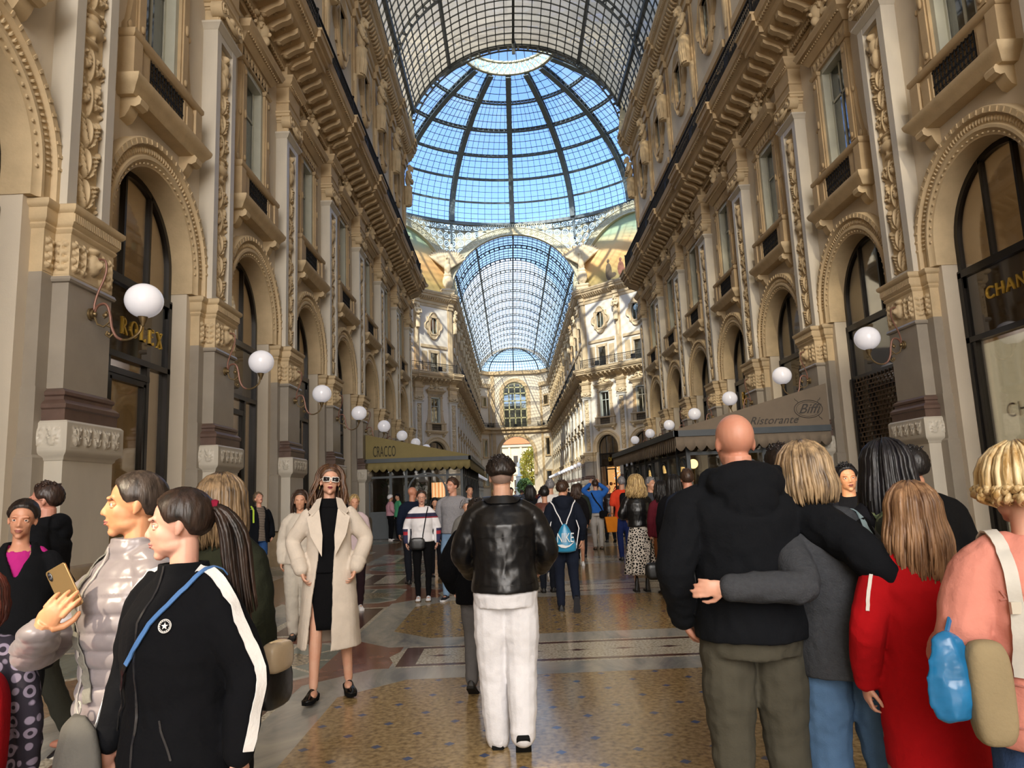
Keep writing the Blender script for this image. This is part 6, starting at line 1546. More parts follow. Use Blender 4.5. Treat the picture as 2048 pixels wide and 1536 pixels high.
# --- person half hidden beyond him with a bulky black coat
x, y, H = -.30, 6.0, 1.50
person('person in bulky black coat and grey trousers, half hidden beyond the leather jacket', x, y, 172, H, True, skin='C39A82', hcol=('15100D', '2B211C'), fine=1.6, eyes=False,
    arms={1: ((.27, .05, 1.12), (.25, -.06, .95))}, legs={1: ((.08, .0, .49), (.07, .12, .13), (30, 0))},
    top={'col': '08080A', 'mat': 'knit', 'ease': .05, 'sleeve': .085, 'hem': .80, 'hemw': .03, 'cuff': .99, 'name': 'bulky_coat'}, bottom={'kind': 'trousers', 'col': '5A5858', 'ease': .02}, hairst={'kind': 'short', 'thick': .015})
# --- hooded man and the woman in the grey cardigan
x, y, H = .93, 3.0, 1.83
w_ = L_(x, y, 180, H)
t, HM, A, S, jo = person('bald man seen from behind in black hooded sweatshirt and dark olive trousers', x, y, 180, H, False, skin='C68F78', build=1.12, hcol=('6A4A3A', '6A4A3A'), eyes=False, head=(0, 4, 0), sh=.205,
    arms={1: ((.285, .05, 1.16), (.235, -.08, .96), ((-.3, -.6, -.6), (-1, 0, 0))), -1: (w_(1.27, 2.76, 1.30), w_(1.36, 2.68, 1.17), ((-.5, .1, -.9), (0, -1, 0)))},
    legs={1: ((.10, -.02, .50), (.10, .02, .085), (0, 0)), -1: ((-.10, -.01, .50), (-.11, .06, .085), (0, 0))},
    top={'col': '0E1014', 'mat': 'cloth', 'ease': .034, 'sleeve': .030, 'hem': .90, 'hood': 1.22, 'wr': .009, 'name': 'hooded_sweatshirt'},
    bottom={'kind': 'trousers', 'col': '47443A', 'thigh': .012, 'knee': .018, 'hem': .028, 'wr': .008}, shoes={'col': '1A1A1A'})
x, y, H = 1.29, 2.98, 1.68
w_ = L_(x, y, 180, H)
t, HM, A, S, jo = person('blonde woman in long charcoal cardigan and wide blue jeans with arm round the hooded man', x, y, 180, H, True, skin='D3A38C', hcol=('4A3A2A', 'B79C78'), eyes=False, lean=(.105, 0), head=(0, 2, 4),
    arms={1: (w_(1.05, 2.74, 1.16), w_(.77, 2.74, 1.165), ((1, -.15, .0), (0, -1, 0))), -1: ((-.235, .02, 1.15), (-.19, -.16, 1.02))},
    legs={1: ((.10, -.02, .50), (.10, .0, .085), (0, 0)), -1: ((-.12, .0, .50), (-.16, .06, .085), (0, 0))},
    top={'col': '3C3E42', 'mat': 'knit', 'ease': .035, 'sleeve': .030, 'hem': .83, 'hemw': .02, 'wr': .007, 'name': 'cardigan', 'cuff': .93},
    bottom={'kind': 'trousers', 'col': '4F6C8E', 'mat': 'denim', 'thigh': .018, 'knee': .032, 'hem': .058, 'wr': .008, 'name': 'jeans'}, shoes={'col': '2A2522'},
    hairst={'kind': 'bob', 'len': .135, 'n': 260, 'wave': .003, 'spread': 1.1, 'flare': .012, 'cover': 2.1, 'lock': .85, 'ragged': .5, 'thick': .014}, palm_curl=.35)
b = MB(); hp = hug(jo, sc_pts(S, [(.16, .08, 1.43), (.0, .13, 1.40), (-.16, .08, 1.43)]), .001); ribbon(b, hp, .07, .004); b.build('black_yoke', cloth('141416', 'knit'), jo)
bg = bag_at('shoulder_bag', 'pale blue bag strap over the blonde woman\'s right shoulder', 'bag', t); b = MB(); hp = hug(jo, sc_pts(S, [(-.08, -.02, 1.47), (-.11, .10, 1.42), (-.16, .14, 1.28), (-.21, .12, 1.12), (-.25, .05, 1.0)]), .004); ribbon(b, hp, .024, .005); b.build('strap', cloth('8FA6AE', 'leather'), bg)
b = MB(); blob(b, (-.30*S, -.10*S, .93*S), (.06, .12, .09)); b.build('bag_body', cloth('3A332C', 'leather'), bg)
# --- girl in the red coat
x, y, H = 1.47, 2.72, 1.50
t, HM, A, S, jo = person('girl with long light brown hair seen from behind in a long red coat', x, y, 180, H, True, skin='D3A38C', hcol=('5A3E2A', 'A98462'), eyes=False, build=1.06,
    arms={1: ((.26, .04, 1.17), (.25, -.04, .95)), -1: ((-.26, .04, 1.17), (-.24, -.06, .95))},
    top={'col': 'A80F16', 'mat': 'cloth', 'ease': .036, 'sleeve': .034, 'hem': .62, 'hemw': .012, 'wr': .006, 'name': 'red_coat', 'collar': .02},
    bottom={'kind': 'trousers', 'col': '8C8478', 'thigh': .03, 'knee': .035, 'hem': .045, 'wr': .009}, shoes={'col': '16130F'},
    hairst={'kind': 'long', 'len': .30, 'n': 250, 'wave': .010, 'spread': 1.25, 'flare': .028, 'cover': 1.6, 'lock': .75, 'ragged': 2.2, 'thick': .012})
b = MB(); hp = hug(jo, sc_pts(S, [(.10, .02, 1.47), (.17, .03, 1.45), (.225, .05, 1.36), (.25, .07, 1.25)]), .002); ribbon(b, hp, .012, .003); b.build('white_piping', cloth('E4DDD6'), jo)
# --- woman in the pink leather jacket
x, y, H = 1.54, 2.2, 1.60
w_ = L_(x, y, 176, H)
t, HM, A, S, jo = person('woman with short blonde hair seen from behind in a pink leather jacket', x, y, 176, H, True, skin='DDB09A', hcol=('A98650', 'E6D3A8'), eyes=False, build=1.12, lean=(.02, 0), head=(4, 0, 0),
    arms={1: ((.275, .03, 1.18), (.25, -.16, 1.08), ((-.2, -.9, .1), (-1, 0, 0))), -1: ((-.27, .03, 1.15), (-.25, -.14, 1.0))},
    top={'col': 'CB8576', 'mat': 'cloth', 'ease': .034, 'sleeve': .032, 'hem': .86, 'hemw': .03, 'wr': .007, 'name': 'pink_jacket', 'collar': .02},
    bottom={'kind': 'trousers', 'col': '33476A', 'mat': 'denim', 'thigh': .016, 'knee': .016, 'hem': .018, 'name': 'jeans'}, shoes={'col': '3A322A'},
    hairst={'kind': 'curly', 'len': .052, 'ragged': 1.6, 'n': 300, 'wave': .024, 'spread': 1.6, 'flare': -.012, 'cover': 2.3, 'lock': 1.0, 'thick': .030, 'rough': 2.2})
b = MB()
for P in ([(.19, .12, 1.30), (.08, .16, 1.335), (0, .17, 1.34), (-.19, .12, 1.32)], [(.185, .12, 1.33), (.12, .16, 1.18), (.10, .17, 1.02), (.12, .17, .88)], [(.20, .12, 1.05), (0, .17, 1.045), (-.2, .12, 1.05)], [(.22, .1, .93), (0, .18, .925), (-.2, .12, .93)], [(0, .17, 1.34), (-.02, .17, 1.1), (-.02, .18, .88)]):
    hp = hug(jo, sc_pts(S, P), .001); ribbon(b, hp, .005, .003)
b.build('seam', cloth('B5766A', 'satin'), jo)
bg = bag_at('shoulder_bag', 'beige bag hanging from a grey-white strap on the pink jacket', 'bag', t); b = MB(); hp = hug(jo, sc_pts(S, [(.125, -.04, 1.46), (.135, .06, 1.45), (.15, .13, 1.36), (.17, .16, 1.22), (.19, .16, 1.08)]), .006); ribbon(b, hp, .034, .006); b.build('strap', cloth('C9C6BE', 'leather'), bg)
b = MB(); p_ = hp[len(hp)//2+4][0]; b.box(p_.x-.022, p_.x+.022, p_.y, p_.y+.012, p_.z-.016, p_.z+.016); b.build('buckle', cloth('BDB6A8', 'patent'), bg)
b = MB(); blob(b, (.27*S, .15*S, 1.04*S), (.058, .04, .14), 18, 12); me = bake(b, .01, 2); o = mobj('bag_body', me, bg); me.materials.append(cloth('8A7C60', 'cloth'))
bg = bag_at('plastic_bag', 'crumpled blue plastic carrier bag hanging beside the pink jacket', 'bag', t); b = MB()
b.loft([[(.37*S+r_*cos(a)*(1+.12*sin(a*5)), .13*S+r_*.5*sin(a), z*S) for a in [2*pi*i/24 for i in range(24)]] for z, r_ in ((1.22, .015), (1.19, .045), (1.13, .055), (1.05, .068), (1.0, .066), (.96, .045), (.95, .01))])
me = bake(b, .009, 1); disp(me, lambda P, N: .009*nz(P, 16, 2, (1.3, 1, .5))+.004*nz(P, 40, 6)); o = mobj('bag_body', me, bg); me.materials.append(cloth('1F6A9C', 'plastic'))
b = MB(); b.tube([(.37*S, .13*S, 1.20*S), (.32*S, .06, 1.24*S), (.26*S, -.10*S, 1.14*S)], .007, 6); b.build('handle', cloth('1F6A9C', 'plastic'), bg)
# --- black-haired woman with camouflage backpack, dark figure behind
x, y, H = 1.72, 3.35, 1.69
t, HM, A, S, jo = person('woman with long straight black hair wearing a camouflage backpack', x, y, 178, H, True, skin='C8987E', hcol=('08080A', '1C1A20'), eyes=False,
    top={'col': '18181C', 'ease': .03, 'hem': .86}, bottom={'kind': 'trousers', 'col': '22262E', 'ease': .015},
    hairst={'kind': 'long', 'len': .34, 'n': 220, 'wave': .003, 'spread': 1.35, 'flare': .02, 'cover': 1.9, 'lock': 1.0, 'thick': .020})
bg = bag_at('backpack', 'camouflage backpack with a white round eye shape at its top', 'bag', t); b = MB(); blob(b, (.03*S, .21*S, 1.28*S), (.13, .08, .18), 20, 14); me = bake(b, .01, 2); o = mobj('bag_body', me, bg); me.materials.append(pattern('camo'))
b = MB(); b.ell((-.06*S, .275*S, 1.39*S), (.032, .02, .023), 16, 10); eo = b.build('white_oval_patch', cloth('E6E0DA'), bg); b = MB(); b.ell((-.06*S, .295*S, 1.39*S), (.011, .01, .011), 10, 7); b.build('red_dot', cloth('A02030'), eo)
b = MB()
for s in (-1, 1): hp = hug(jo, sc_pts(S, [(s*.10, .12, 1.42), (s*.11, .02, 1.47), (s*.11, -.10, 1.38), (s*.12, -.13, 1.2)]), .004); ribbon(b, hp, .04, .008)
b.build('shoulder_straps', pattern('camo'), bg)
person('broad figure in black top, back turned, behind the black-haired woman', 2.28, 4.15, 178, 1.70, False, skin='B98A70', hcol=('0C0A0A', '1A1616'), eyes=False, fine=1.5, build=1.1, top={'col': '0B0B0C', 'ease': .035, 'hem': .88}, bottom={'kind': 'trousers', 'col': '1B1D22', 'ease': .02}, hairst={'kind': 'short', 'thick': .016})
person('dark-haired man seen from behind between the hooded man and the blonde woman', 1.68, 4.55, 185, 1.76, False, skin='B98A70', hcol=('120D0B', '2A1F19'), eyes=False, fine=1.5, top={'col': '2A2C30', 'ease': .03, 'hem': .88, 'collar': .02}, bottom={'kind': 'trousers', 'col': '2A2D36', 'ease': .02}, hairst={'kind': 'short', 'thick': .018, 'tuft': 80})
# --- young man with backpack, facing the camera
x, y, H = 2.76, 6.0, 1.66
t, HM, A, S, jo = person('young man with short black hair in black t-shirt wearing a backpack, facing the camera', x, y, -22, H, False, skin='D9A07A', hcol=('08080A', '17151A'), fine=1.1, head=(10, -2, -4),
    arms={1: ((.25, .0, 1.16), (.14, -.20, 1.10), ((-.6, -.6, .3), (0, 0, 1)))}, top={'col': '121317', 'ease': .022, 'sl': .55, 'hem': .88, 'hood': .75}, bottom={'kind': 'trousers', 'col': '1E2026', 'ease': .018}, hairst={'kind': 'short', 'thick': .018, 'tuft': 90})
bg = bag_at('backpack', 'black backpack on the young man facing the camera', 'bag', t); b = MB(); blob(b, (.10*S, .22*S, 1.28*S), (.19, .11, .21), 18, 12); me = bake(b, .013, 2); o = mobj('bag_body', me, bg); me.materials.append(cloth('17181E'))
b = MB()
for s in (-1, 1): hp = hug(jo, sc_pts(S, [(s*.10, .10, 1.44), (s*.115, .0, 1.47), (s*.12, -.12, 1.38), (s*.13, -.14, 1.2)]), .004); ribbon(b, hp, .045, .012)
b.build('shoulder_straps', cloth('17181E'), bg)
bg = bag_at('orange_trimmed_bag', 'dark blue bag with orange and white trim beside the young man', 'bag', t); b = MB(); blob(b, (.42*S, .02*S, 1.12*S), (.13, .09, .15), 18, 12); me = bake(b, .012, 2); o = mobj('bag_body', me, bg); me.materials.append(cloth('161A30', 'satin'))
b = MB(); b.tube([(.32*S, -.07*S, 1.20*S), (.40*S, -.085*S, 1.235*S), (.50*S, -.07*S, 1.20*S)], .012, 6); b.build('orange_trim', cloth('D8742A'), bg)
# --- puffer woman with phone
x, y, H, rz_ = -1.30, 2.52, 1.66, -40
w_ = L_(x, y, rz_, H)
t, HM, A, S, jo = person('woman in shiny silver quilted jacket holding up a phone, looking left', x, y, rz_, H, True, skin='D39A72', hcol=('1E1713', '4A3E36'), fine=.8, head=(-26, -2, 0), lips='B06A60', build=1.05,
    arms={-1: (w_(-1.56, 2.44, 1.10), w_(-1.44, 2.26, 1.19), ((0, 0, 0), (0, 0, 0))), 1: ((.20, .13, 1.15), (.20, .17, .93))}, hands={-1: 'none'},
    top={'col': '857D80', 'mat': 'satin', 'ease': .034, 'sleeve': .026, 'hem': .80, 'hemw': .004, 'puff': .058, 'wr': .003, 'name': 'quilted_jacket', 'collar': .05, 'vox': .0065, 'sm': 2, 'cuff': .90},
    bottom={'kind': 'trousers', 'col': '6A6464', 'ease': .018}, shoes={'col': '24201E'}, hairst={'kind': 'short', 'tuft': 0, 'thick': .010, 'rough': .4})
# her right hand round the phone, in the figure's frame
wr = Vector(w_(-1.44, 2.26, 1.19)); fd = Vector(w_(-1.44+.62, 2.26-.05, 1.19+.75))-wr; fd.normalize(); pn = Vector(w_(-1.44-.2, 2.26+1, 1.19))-wr; pn.normalize()
b = MB(); hand(b, tuple(wr), tuple(fd), tuple(pn), -1, .26, .98, .10); el_ = Vector(A[-1][1]); b.tube([tuple(wr.lerp(el_, .25)), tuple(wr)], [.029, .026], 12); me = bake(b, .0035, 2, .4); me.transform(Matrix.Scale(S, 4)); me.materials.append(skinmat('D39A72')); ho = mobj('raised_hand', me, t)
b = MB(); hp = hug(jo, sc_pts(S, [(.10, -.06, 1.47), (.02, -.15, 1.36), (-.05, -.15, 1.18), (-.08, -.15, 1.02)]), .006)
bg = bag_at('crossbody_bag', 'grey slouchy bag on a wide grey strap across the silver jacket', 'bag', t); hp = hug(jo, sc_pts(S, [(-.09, -.02, 1.47), (-.075, -.13, 1.40), (-.02, -.16, 1.25), (.04, -.16, 1.1), (.07, -.16, 1.0)]), .006); b = MB(); ribbon(b, hp, .036, .004); b.build('strap', cloth('7E7C74', 'cloth'), bg)
b = MB(); b.loft([[(.15*S+r_*cos(a)*(1+.1*sin(a*3)), -.21*S+r_*.45*sin(a), z*S) for a in [2*pi*i/24 for i in range(24)]] for z, r_ in ((.99, .035), (.95, .08), (.88, .11), (.80, .125), (.73, .12), (.69, .05))]); me = bake(b, .009, 2); disp(me, lambda P, N: .006*nz(P, 20, 3, (1.5, 1, .5))); mobj('bag_body', me, bg); me.materials.append(cloth('5E5C58', 'cloth'))
b = MB(); b.tube([(.08*S+.014*cos(k*pi/5), -.185*S, .995*S+.018*sin(k*pi/5)) for k in range(11)], .003, 6, False); b.build('ring_clasp', cloth('B0ACA4', 'patent'), bg)
b = MB(); hp = hug(jo, sc_pts(S, [(.0, -.10, 1.50), (.0, -.16, 1.35), (0, -.16, 1.1), (0, -.16, .82)]), .002); ribbon(b, hp, .010, .003); b.build('zip', cloth('BAB4B0', 'patent'), jo)
b = MB(); b.M = HM; b.tube([(-.078, .03, .085), (-.083, .045, .045)], .0022, 5); b.build('hair_clip', cloth('E0D4B8', 'patent'), t)
# the phone
c_ = Vector((-1.405, 2.315, 1.305)); ph = empty('phone', c_); tag(ph, 'gold backed phone held up in the woman\'s right hand', 'phone')
ph.rotation_euler = (rad(4), rad(-27), rad(-8)); b = MB(); R_ = []
for yy, o_ in ((-.0038, .0015), (-.0025, 0), (.0025, 0), (.0038, .0015)):
    rr = [];
    for cx_, cz_, a0 in ((1, 1, 0), (-1, 1, 90), (-1, -1, 180), (1, -1, 270)):
        for k in range(5): a = rad(a0+k*22.5); rr.append((cx_*(.0355-.009)+(.009-o_)*cos(a), yy, cz_*(.072-.009)+(.009-o_)*sin(a)))
    R_.append(rr)
b.loft(R_); b.build('phone_body', basic('champagne_metal', 'B89A6C', .22, .05, metal=.7), ph)
b = MB(); b.ell((-.024, -.0045, .052), (.0075, .0022, .0155), 14, 8); cb = b.build('camera_bump', cloth('141414', 'patent'), ph); b = MB()
for z_ in (.058, .046): b.ell((-.024, -.0066, z_), (.0042, .001, .0042), 12, 6)
b.build('lens', cloth('3A3A44', 'patent'), cb)
# --- girl in black track jacket
x, y, H, rz_ = -1.01, 2.24, 1.59, -26
t, HM, A, S, jo = person('girl with dark ponytail in black track jacket with white sleeve stripes', x, y, rz_, H, True, skin='D4A592', hcol=('16100D', '3A2A22'), fine=.8, head=(-50, 2, 0), build=1.02, lips='B0706A',
    arms={1: ((.245, .06, 1.17), (.25, .02, .93), ((.1, -.1, -1), (-1, 0, 0))), -1: ((-.24, .02, 1.16), (-.25, -.06, .94))},
    top={'col': '0B0C10', 'mat': 'cloth', 'ease': .034, 'sleeve': .030, 'hem': .86, 'hemw': .006, 'wr': .006, 'name': 'track_jacket', 'collar': .045},
    bottom={'kind': 'trousers', 'col': '10121A', 'ease': .025}, shoes={'col': 'D8D4D0', 'sole': 'E8E6E2'},
    hairst={'kind': 'ponytail', 'len': .40, 'thick': .010, 'tie_z': .055, 'fall': -.03, 'tie': '7A1830'})
b = MB(); wh = cloth('E6E4E2')
for s in (-1, 1):
    P1, P2 = Vector(A[s][1]), Vector(A[s][2]); hp = hug(jo, sc_pts(S, [(s*.09, -.01, 1.49), (s*.16, .0, 1.475), tuple(Vector(A[s][0])+Vector((s*.06, 0, 0))), tuple(Vector(A[s][0]).lerp(P1, .5)+Vector((s*.08, -.01, 0))), tuple(P1+Vector((s*.08, -.01, 0))), tuple(P1.lerp(P2, .5)+Vector((s*.07, -.01, 0))), tuple(P2+Vector((s*.05, -.01, .02)))]), .002); ribbon(b, hp, .034, .003)
b.build('white_stripes', wh, jo)
b = MB(); hp = hug(jo, sc_pts(S, [(.0, -.10, 1.52), (.0, -.16, 1.38), (0, -.16, 1.1), (0, -.17, .88)]), .001); ribbon(b, hp, .007, .003); hp = hug(jo, sc_pts(S, [(.09, -.16, 1.06), (.14, -.15, .95)]), .001); ribbon(b, hp, .006, .003); b.build('zip', cloth('26262A', 'patent'), jo)
hp = hug(jo, sc_pts(S, [(.10, -.14, 1.335)]*2), .003); p_, n_ = hp[0]; b = MB(); q = n_.to_track_quat('Y', 'Z').to_matrix().to_4x4(); b.M = Matrix.Translation(p_) @ q
st5 = [(.010*(1 if k % 2 == 0 else .42)*sin(k*pi/5), .010*(1 if k % 2 == 0 else .42)*cos(k*pi/5)) for k in range(10)]; b.prism(st5, -.001, .002); b.tube([(.018*cos(k*pi/12), .001, .018*sin(k*pi/12)) for k in range(25)], .0012, 4, False)
for k in range(18): a = 2*pi*k/18; b.box(.0145*cos(a)-.0012, .0145*cos(a)+.0012, -.001, .002, .0145*sin(a)-.0016, .0145*sin(a)+.0016)
b.build('chest_emblem', wh, jo)
bg = bag_at('crossbody_bag', 'small black bag on a blue strap across the girl\'s track jacket', 'bag', t); b = MB(); hp = hug(jo, sc_pts(S, [(.125, .06, 1.46), (.115, -.06, 1.46), (.05, -.15, 1.34), (-.03, -.16, 1.22)]), .006); ribbon(b, hp, .014, .004); b.build('blue_strap', cloth('4E78B0', 'leather'), bg)
b = MB(); hp = hug(jo, sc_pts(S, [(-.03, -.16, 1.22), (-.11, -.15, 1.10), (-.17, -.10, 1.0)]), .006); ribbon(b, hp, .014, .004); b.build('black_strap', cloth('1A1A1C', 'leather'), bg)
b = MB(); blob(b, (-.16*S, .14*S, .95*S), (.08, .03, .06)); b.build('bag_body', cloth('141416', 'leather'), bg)
# --- woman with dark olive coat behind them
x, y, H = -1.27, 3.2, 1.65
t, HM, A, S, jo = person('woman with straight light brown hair in dark olive coat, back turned, behind the girl', x, y, 165, H, True, skin='D0A088', hcol=('3E3022', '9A8060'), fine=1.2, eyes=False, head=(14, 0, 0),
    top={'col': '1E2118', 'ease': .045, 'sleeve': .04, 'hem': .78, 'hemw': .04}, bottom={'kind': 'trousers', 'col': '16161A', 'ease': .012}, hairst={'kind': 'long', 'len': .20, 'n': 200, 'wave': .005, 'spread': 1.2, 'cover': 1.9, 'lock': .9, 'thick': .014})
bg = bag_at('handbag', 'small black handbag with cream pouch at the olive coat woman\'s side', 'bag', t); b = MB(); blob(b, (-.32*S, .06*S, .86*S), (.04, .10, .085)); b.build('bag_body', cloth('101012', 'leather'), bg); b = MB(); blob(b, (-.36*S, .10*S, .99*S), (.04, .08, .06)); b.build('cream_pouch', cloth('B8A68C', 'leather'), bg); b = MB(); b.tube([(-.32*S, -.02, .94*S), (-.30*S, .02, 1.04*S), (-.32*S, .12, .94*S)], .006, 6); b.build('handle', cloth('101012', 'leather'), bg)
# --- far left pair
x, y, H = -2.78, 4.15, 1.61
t, HM, A, S, jo = person('woman in open black jacket frowning at the camera at the left edge', x, y, 26, H, True, skin='C89478', hcol=('120D0C', '2C201A'), fine=1.0, head=(-2, 4, 5), build=1.0, lips='A06058',
    arms={1: ((.255, .03, 1.16), (.25, -.02, .93))}, legs={-1: ((-.10, .02, .5), (-.10, .12, .09), (0, 0)), 1: ((.10, -.12, .5), (.11, -.22, .085), (0, -35))},
    under={'col': 'B0287A', 'ease': -.014, 'hem': .92, 'neck': 1.36, 'sl': 0, 'name': 'pink_top'}, top=None, bottom={'kind': 'trousers', 'col': '0C0C0E', 'ease': .002, 'hemz': .16, 'name': 'leggings', 'wr': .002},
    shoes={'col': '3A1218', 'mat': 'cloth', 'sole': 'DAD2C8'}, hairst={'kind': 'bun', 'thick': .014})
open_coat(t, S, A, {'hem': .70, 'col': '101114', 'name': 'black_jacket', 'sleeve': .022, 'rings': [(.74, .205, .175, -2, -2), (1.0, .188, .155, -3, -3), (1.2, .185, .158, -3, -3), (1.30, .185, .152, 2, 2), (1.38, .168, .13, 16, 16), (1.44, .125, .10, 34, 34), (1.50, .085, .08, 50, 50)]})
x, y, H = -3.16, 4.95, 1.73
t, HM, A, S, jo = person('man with short brown hair and glasses in black hooded jacket, in profile at the left', x, y, -75, H, False, skin='C08A76', hcol=('1E1512', '3E2C24'), fine=1.1, head=(0, 0, 0),
    arms={1: ((.245, .06, 1.16), (.235, -.02, .93))}, legs={-1: ((-.09, -.12, .5), (-.09, -.20, .085), (0, 0)), 1: ((.09, .10, .5), (.09, .26, .12), (24, 0))},
    top={'col': '0D0E11', 'ease': .035, 'sleeve': .03, 'hem': .84, 'hood': 1.0}, bottom={'kind': 'trousers', 'col': '3C3D36', 'ease': .02}, shoes={'col': '14161E', 'sole': 'D8D4CC'}, hairst={'kind': 'short', 'thick': .012, 'tuft': 60})
glasses(t, HM, '1A1614')
x, y, H = -1.80, 2.5, 1.34
t, HM, A, S, jo = person('child with reddish hair in dark dotted top at the left edge', x, y, 200, H, True, skin='C9967C', hcol=('3A1A14', '6A3226'), fine=1.1, eyes=False, top={'pat': 'dotted', 'ease': .02, 'hem': .86}, bottom={'kind': 'trousers', 'col': '101218', 'ease': .02}, hairst={'kind': 'long', 'len': .12, 'n': 120, 'thick': .014})
bg = bag_at('backpack', 'red and grey hiking backpack on the child at the left edge', 'bag', t); b = MB(); blob(b, (-.02, .19*S, 1.12*S), (.12, .085, .20), 18, 12); me = bake(b, .01, 2); mobj('red_shell', me, bg); me.materials.append(cloth('A8141E'))
b = MB(); blob(b, (-.02, .235*S, .98*S), (.105, .06, .10), 16, 10); me = bake(b, .01, 2); mobj('grey_pocket', me, bg); me.materials.append(cloth('3A3B3C'))
b = MB()
for s in (-1, 1): b.tube([(s*.07, .26*S, 1.22*S), (s*.075, .285*S, 1.05*S), (s*.07, .27*S, .9*S), (s*.08, .24*S, .72*S)], .007, 5)
b.build('webbing_straps', cloth('6A6C6E'), bg)
b = MB(); blob(b, (.09, .22*S, .95*S), (.03, .03, .05)); b.build('blue_bottle', cloth('2A7AA0', 'plastic'), bg)
# --- laughing woman by the pilaster
x, y, H = -4.75, 13.7, 1.74
t, HM, A, S, jo = person('woman in black padded coat and blue jeans laughing upward beside the pilaster', x, y, 42, H, True, skin='D6A088', hcol=('4A3A2C', '7E6A52'), fine=1.5, head=(4, -26, 0), top=None, under={'pat': 'fine_stripe', 'ease': .012, 'hem': .86, 'name': 'striped_top', 'sl': 0},
    arms={1: ((.235, .04, 1.16), (.23, -.04, .95)), -1: ((-.235, .04, 1.16), (-.23, .0, .93))}, bottom={'kind': 'trousers', 'col': '2A4A7A', 'mat': 'denim', 'ease': .004, 'name': 'jeans'}, shoes={'col': '2E221E', 'sole': '4A3E38'}, hairst={'kind': 'short', 'thick': .018, 'tuft': 60})
open_coat(t, S, A, {'hem': .80, 'col': '0D0F15', 'name': 'padded_coat', 'vox': .013, 'sleeve': .03, 'rings': [(.82, .215, .18, 20, 20), (1.0, .20, .165, 18, 18), (1.2, .195, .16, 14, 14), (1.32, .19, .145, 18, 18), (1.40, .17, .125, 26, 26), (1.45, .13, .1, 40, 40), (1.50, .10, .09, 52, 52)]})
bg = bag_at('backpack', 'bright blue backpack with lime strap on the laughing woman', 'bag', t); b = MB(); blob(b, (0, .25*S, 1.18*S), (.15, .09, .22)); b.build('bag_body', cloth('2A90C0'), bg); b = MB(); b.tube([(-.12, .08, 1.50*S), (-.15, -.10, 1.43*S), (-.17, -.16, 1.2*S)], .016, 5); b.build('lime_strap', cloth('B8D84A'), bg)
def fillspot(p, tgt, e, deg, lab):  # added spots with made-up fixtures, stand in for sun patches on two faces
    t = empty('fillspot', p); tag(t, lab, 'fillspot'); d = (Vector(tgt)-Vector(p)).normalized(); q = d.to_track_quat('-Z', 'Y').to_matrix().to_4x4()
    b = MB(); b.M = q; b.lathe([(.0, .16), (.07, .15), (.09, .05), (.11, .0), (.10, .0), (.08, .05), (0, .06)], 16); b.build('housing', M['iron'], t); b = MB(); b.box(-.02, .02, -.02, .30, .15, .19) if False else b.tube([(0, 0, .1), (-.3 if p[0] < 0 else .3, 0, .2)], .015, 6); b.build('bracket', M['iron'], t)
    l = bpy.data.lights.new('fill_beam', 'SPOT'); l.energy = e; l.spot_size = rad(deg); l.spot_blend = .12; l.shadow_soft_size = .03; l.color = (1.0, .84, .6); lo = bpy.data.objects.new('fill_beam', l); C.objects.link(lo); lo.parent = t; lo.rotation_euler = d.to_track_quat('-Z', 'Y').to_euler(); lo.location = tuple(d*.02)
fillspot((-5.3, -1.6, 6.2), (-1.42, 2.42, 1.42), 1700, 7.5, 'added unseen floodlight on the left cornice behind the camera')
fillspot((-5.3, -1.0, 6.0), (2.72, 5.95, 1.56), 2200, 2.6, 'second added unseen floodlight on the left cornice behind the camera')
# --- middle distance
def simple(label, x, y, rz, H, fem, topc, botc, hs, hc, skin='C99A7E', fine=2.0, **k):
    tk = {'ease': .025, 'hem': .88, 'col': topc}; tk.update(k.pop('tk', {})); bk = {'kind': 'trousers', 'col': botc, 'ease': .016}; bk.update(k.pop('bk', {}))
    return person(label, x, y, rz, H, fem, skin=skin, hcol=hc, fine=fine, top=tk, bottom=bk, hairst=hs, eyes=k.pop('eyes', False), **k)
BR, BK, BL, GR = ('2A1C14', '4A3426'), ('0C0A0A', '1E1A18'), ('7A6240', 'C8AC78'), ('5A585A', '9A989A')
SH = {'kind': 'short', 'thick': .014, 'tuft': 40}
LG = {'kind': 'long', 'len': .22, 'n': 90, 'thick': .014}
walk = lambda s, a=1: {s: ((s*.09, -.10*a, .50), (s*.085, -.16*a, .085), (0, 0)), -s: ((-s*.09, .0, .49), (-s*.085, .20*a, .13), (28, 0))}
x, y, H = -2.50, 8.6, 1.66
simple('person in beige shirt and light trousers mostly hidden by the beige coat woman', x, y, 10, H, True, 'C8BEB0', 'BDB5A8', LG, BR, fine=1.5, tk={'sleeve': .03}, bk={'ease': .03})
x, y, H = -2.30, 10.6, 1.60
simple('person in pale top and dark leggings behind the beige coat', x, y, 20, H, True, 'C8B4B8', '26181C', SH, BL, fine=1.8, shoes={'col': 'E4E2E0', 'sole': 'E4E2E0'})
x, y, H = -1.40, 11.2, 1.64
t, HM, A, S, jo = simple('woman in white sweater with navy and red stripes and black leggings', x, y, 4, H, True, None, '0B0B0D', {'kind': 'bun', 'thick': .012}, BR, skin='D2A48E', fine=1.3, eyes=True, head=(4, 2, 0), tk={'pat': 'stripe_sweater', 'hem': .93, 'name': 'striped_sweater', 'ease': .028}, bk={'ease': .004, 'name': 'leggings'}, shoes={'col': 'E2E2E6', 'mat': 'cloth', 'sole': '6A5A48'}, arms={-1: ((-.25, .05, 1.17), (-.255, .0, .93)), 1: ((.245, .02, 1.16), (.24, -.03, .93))})
glasses(t, HM, '3A2A28')
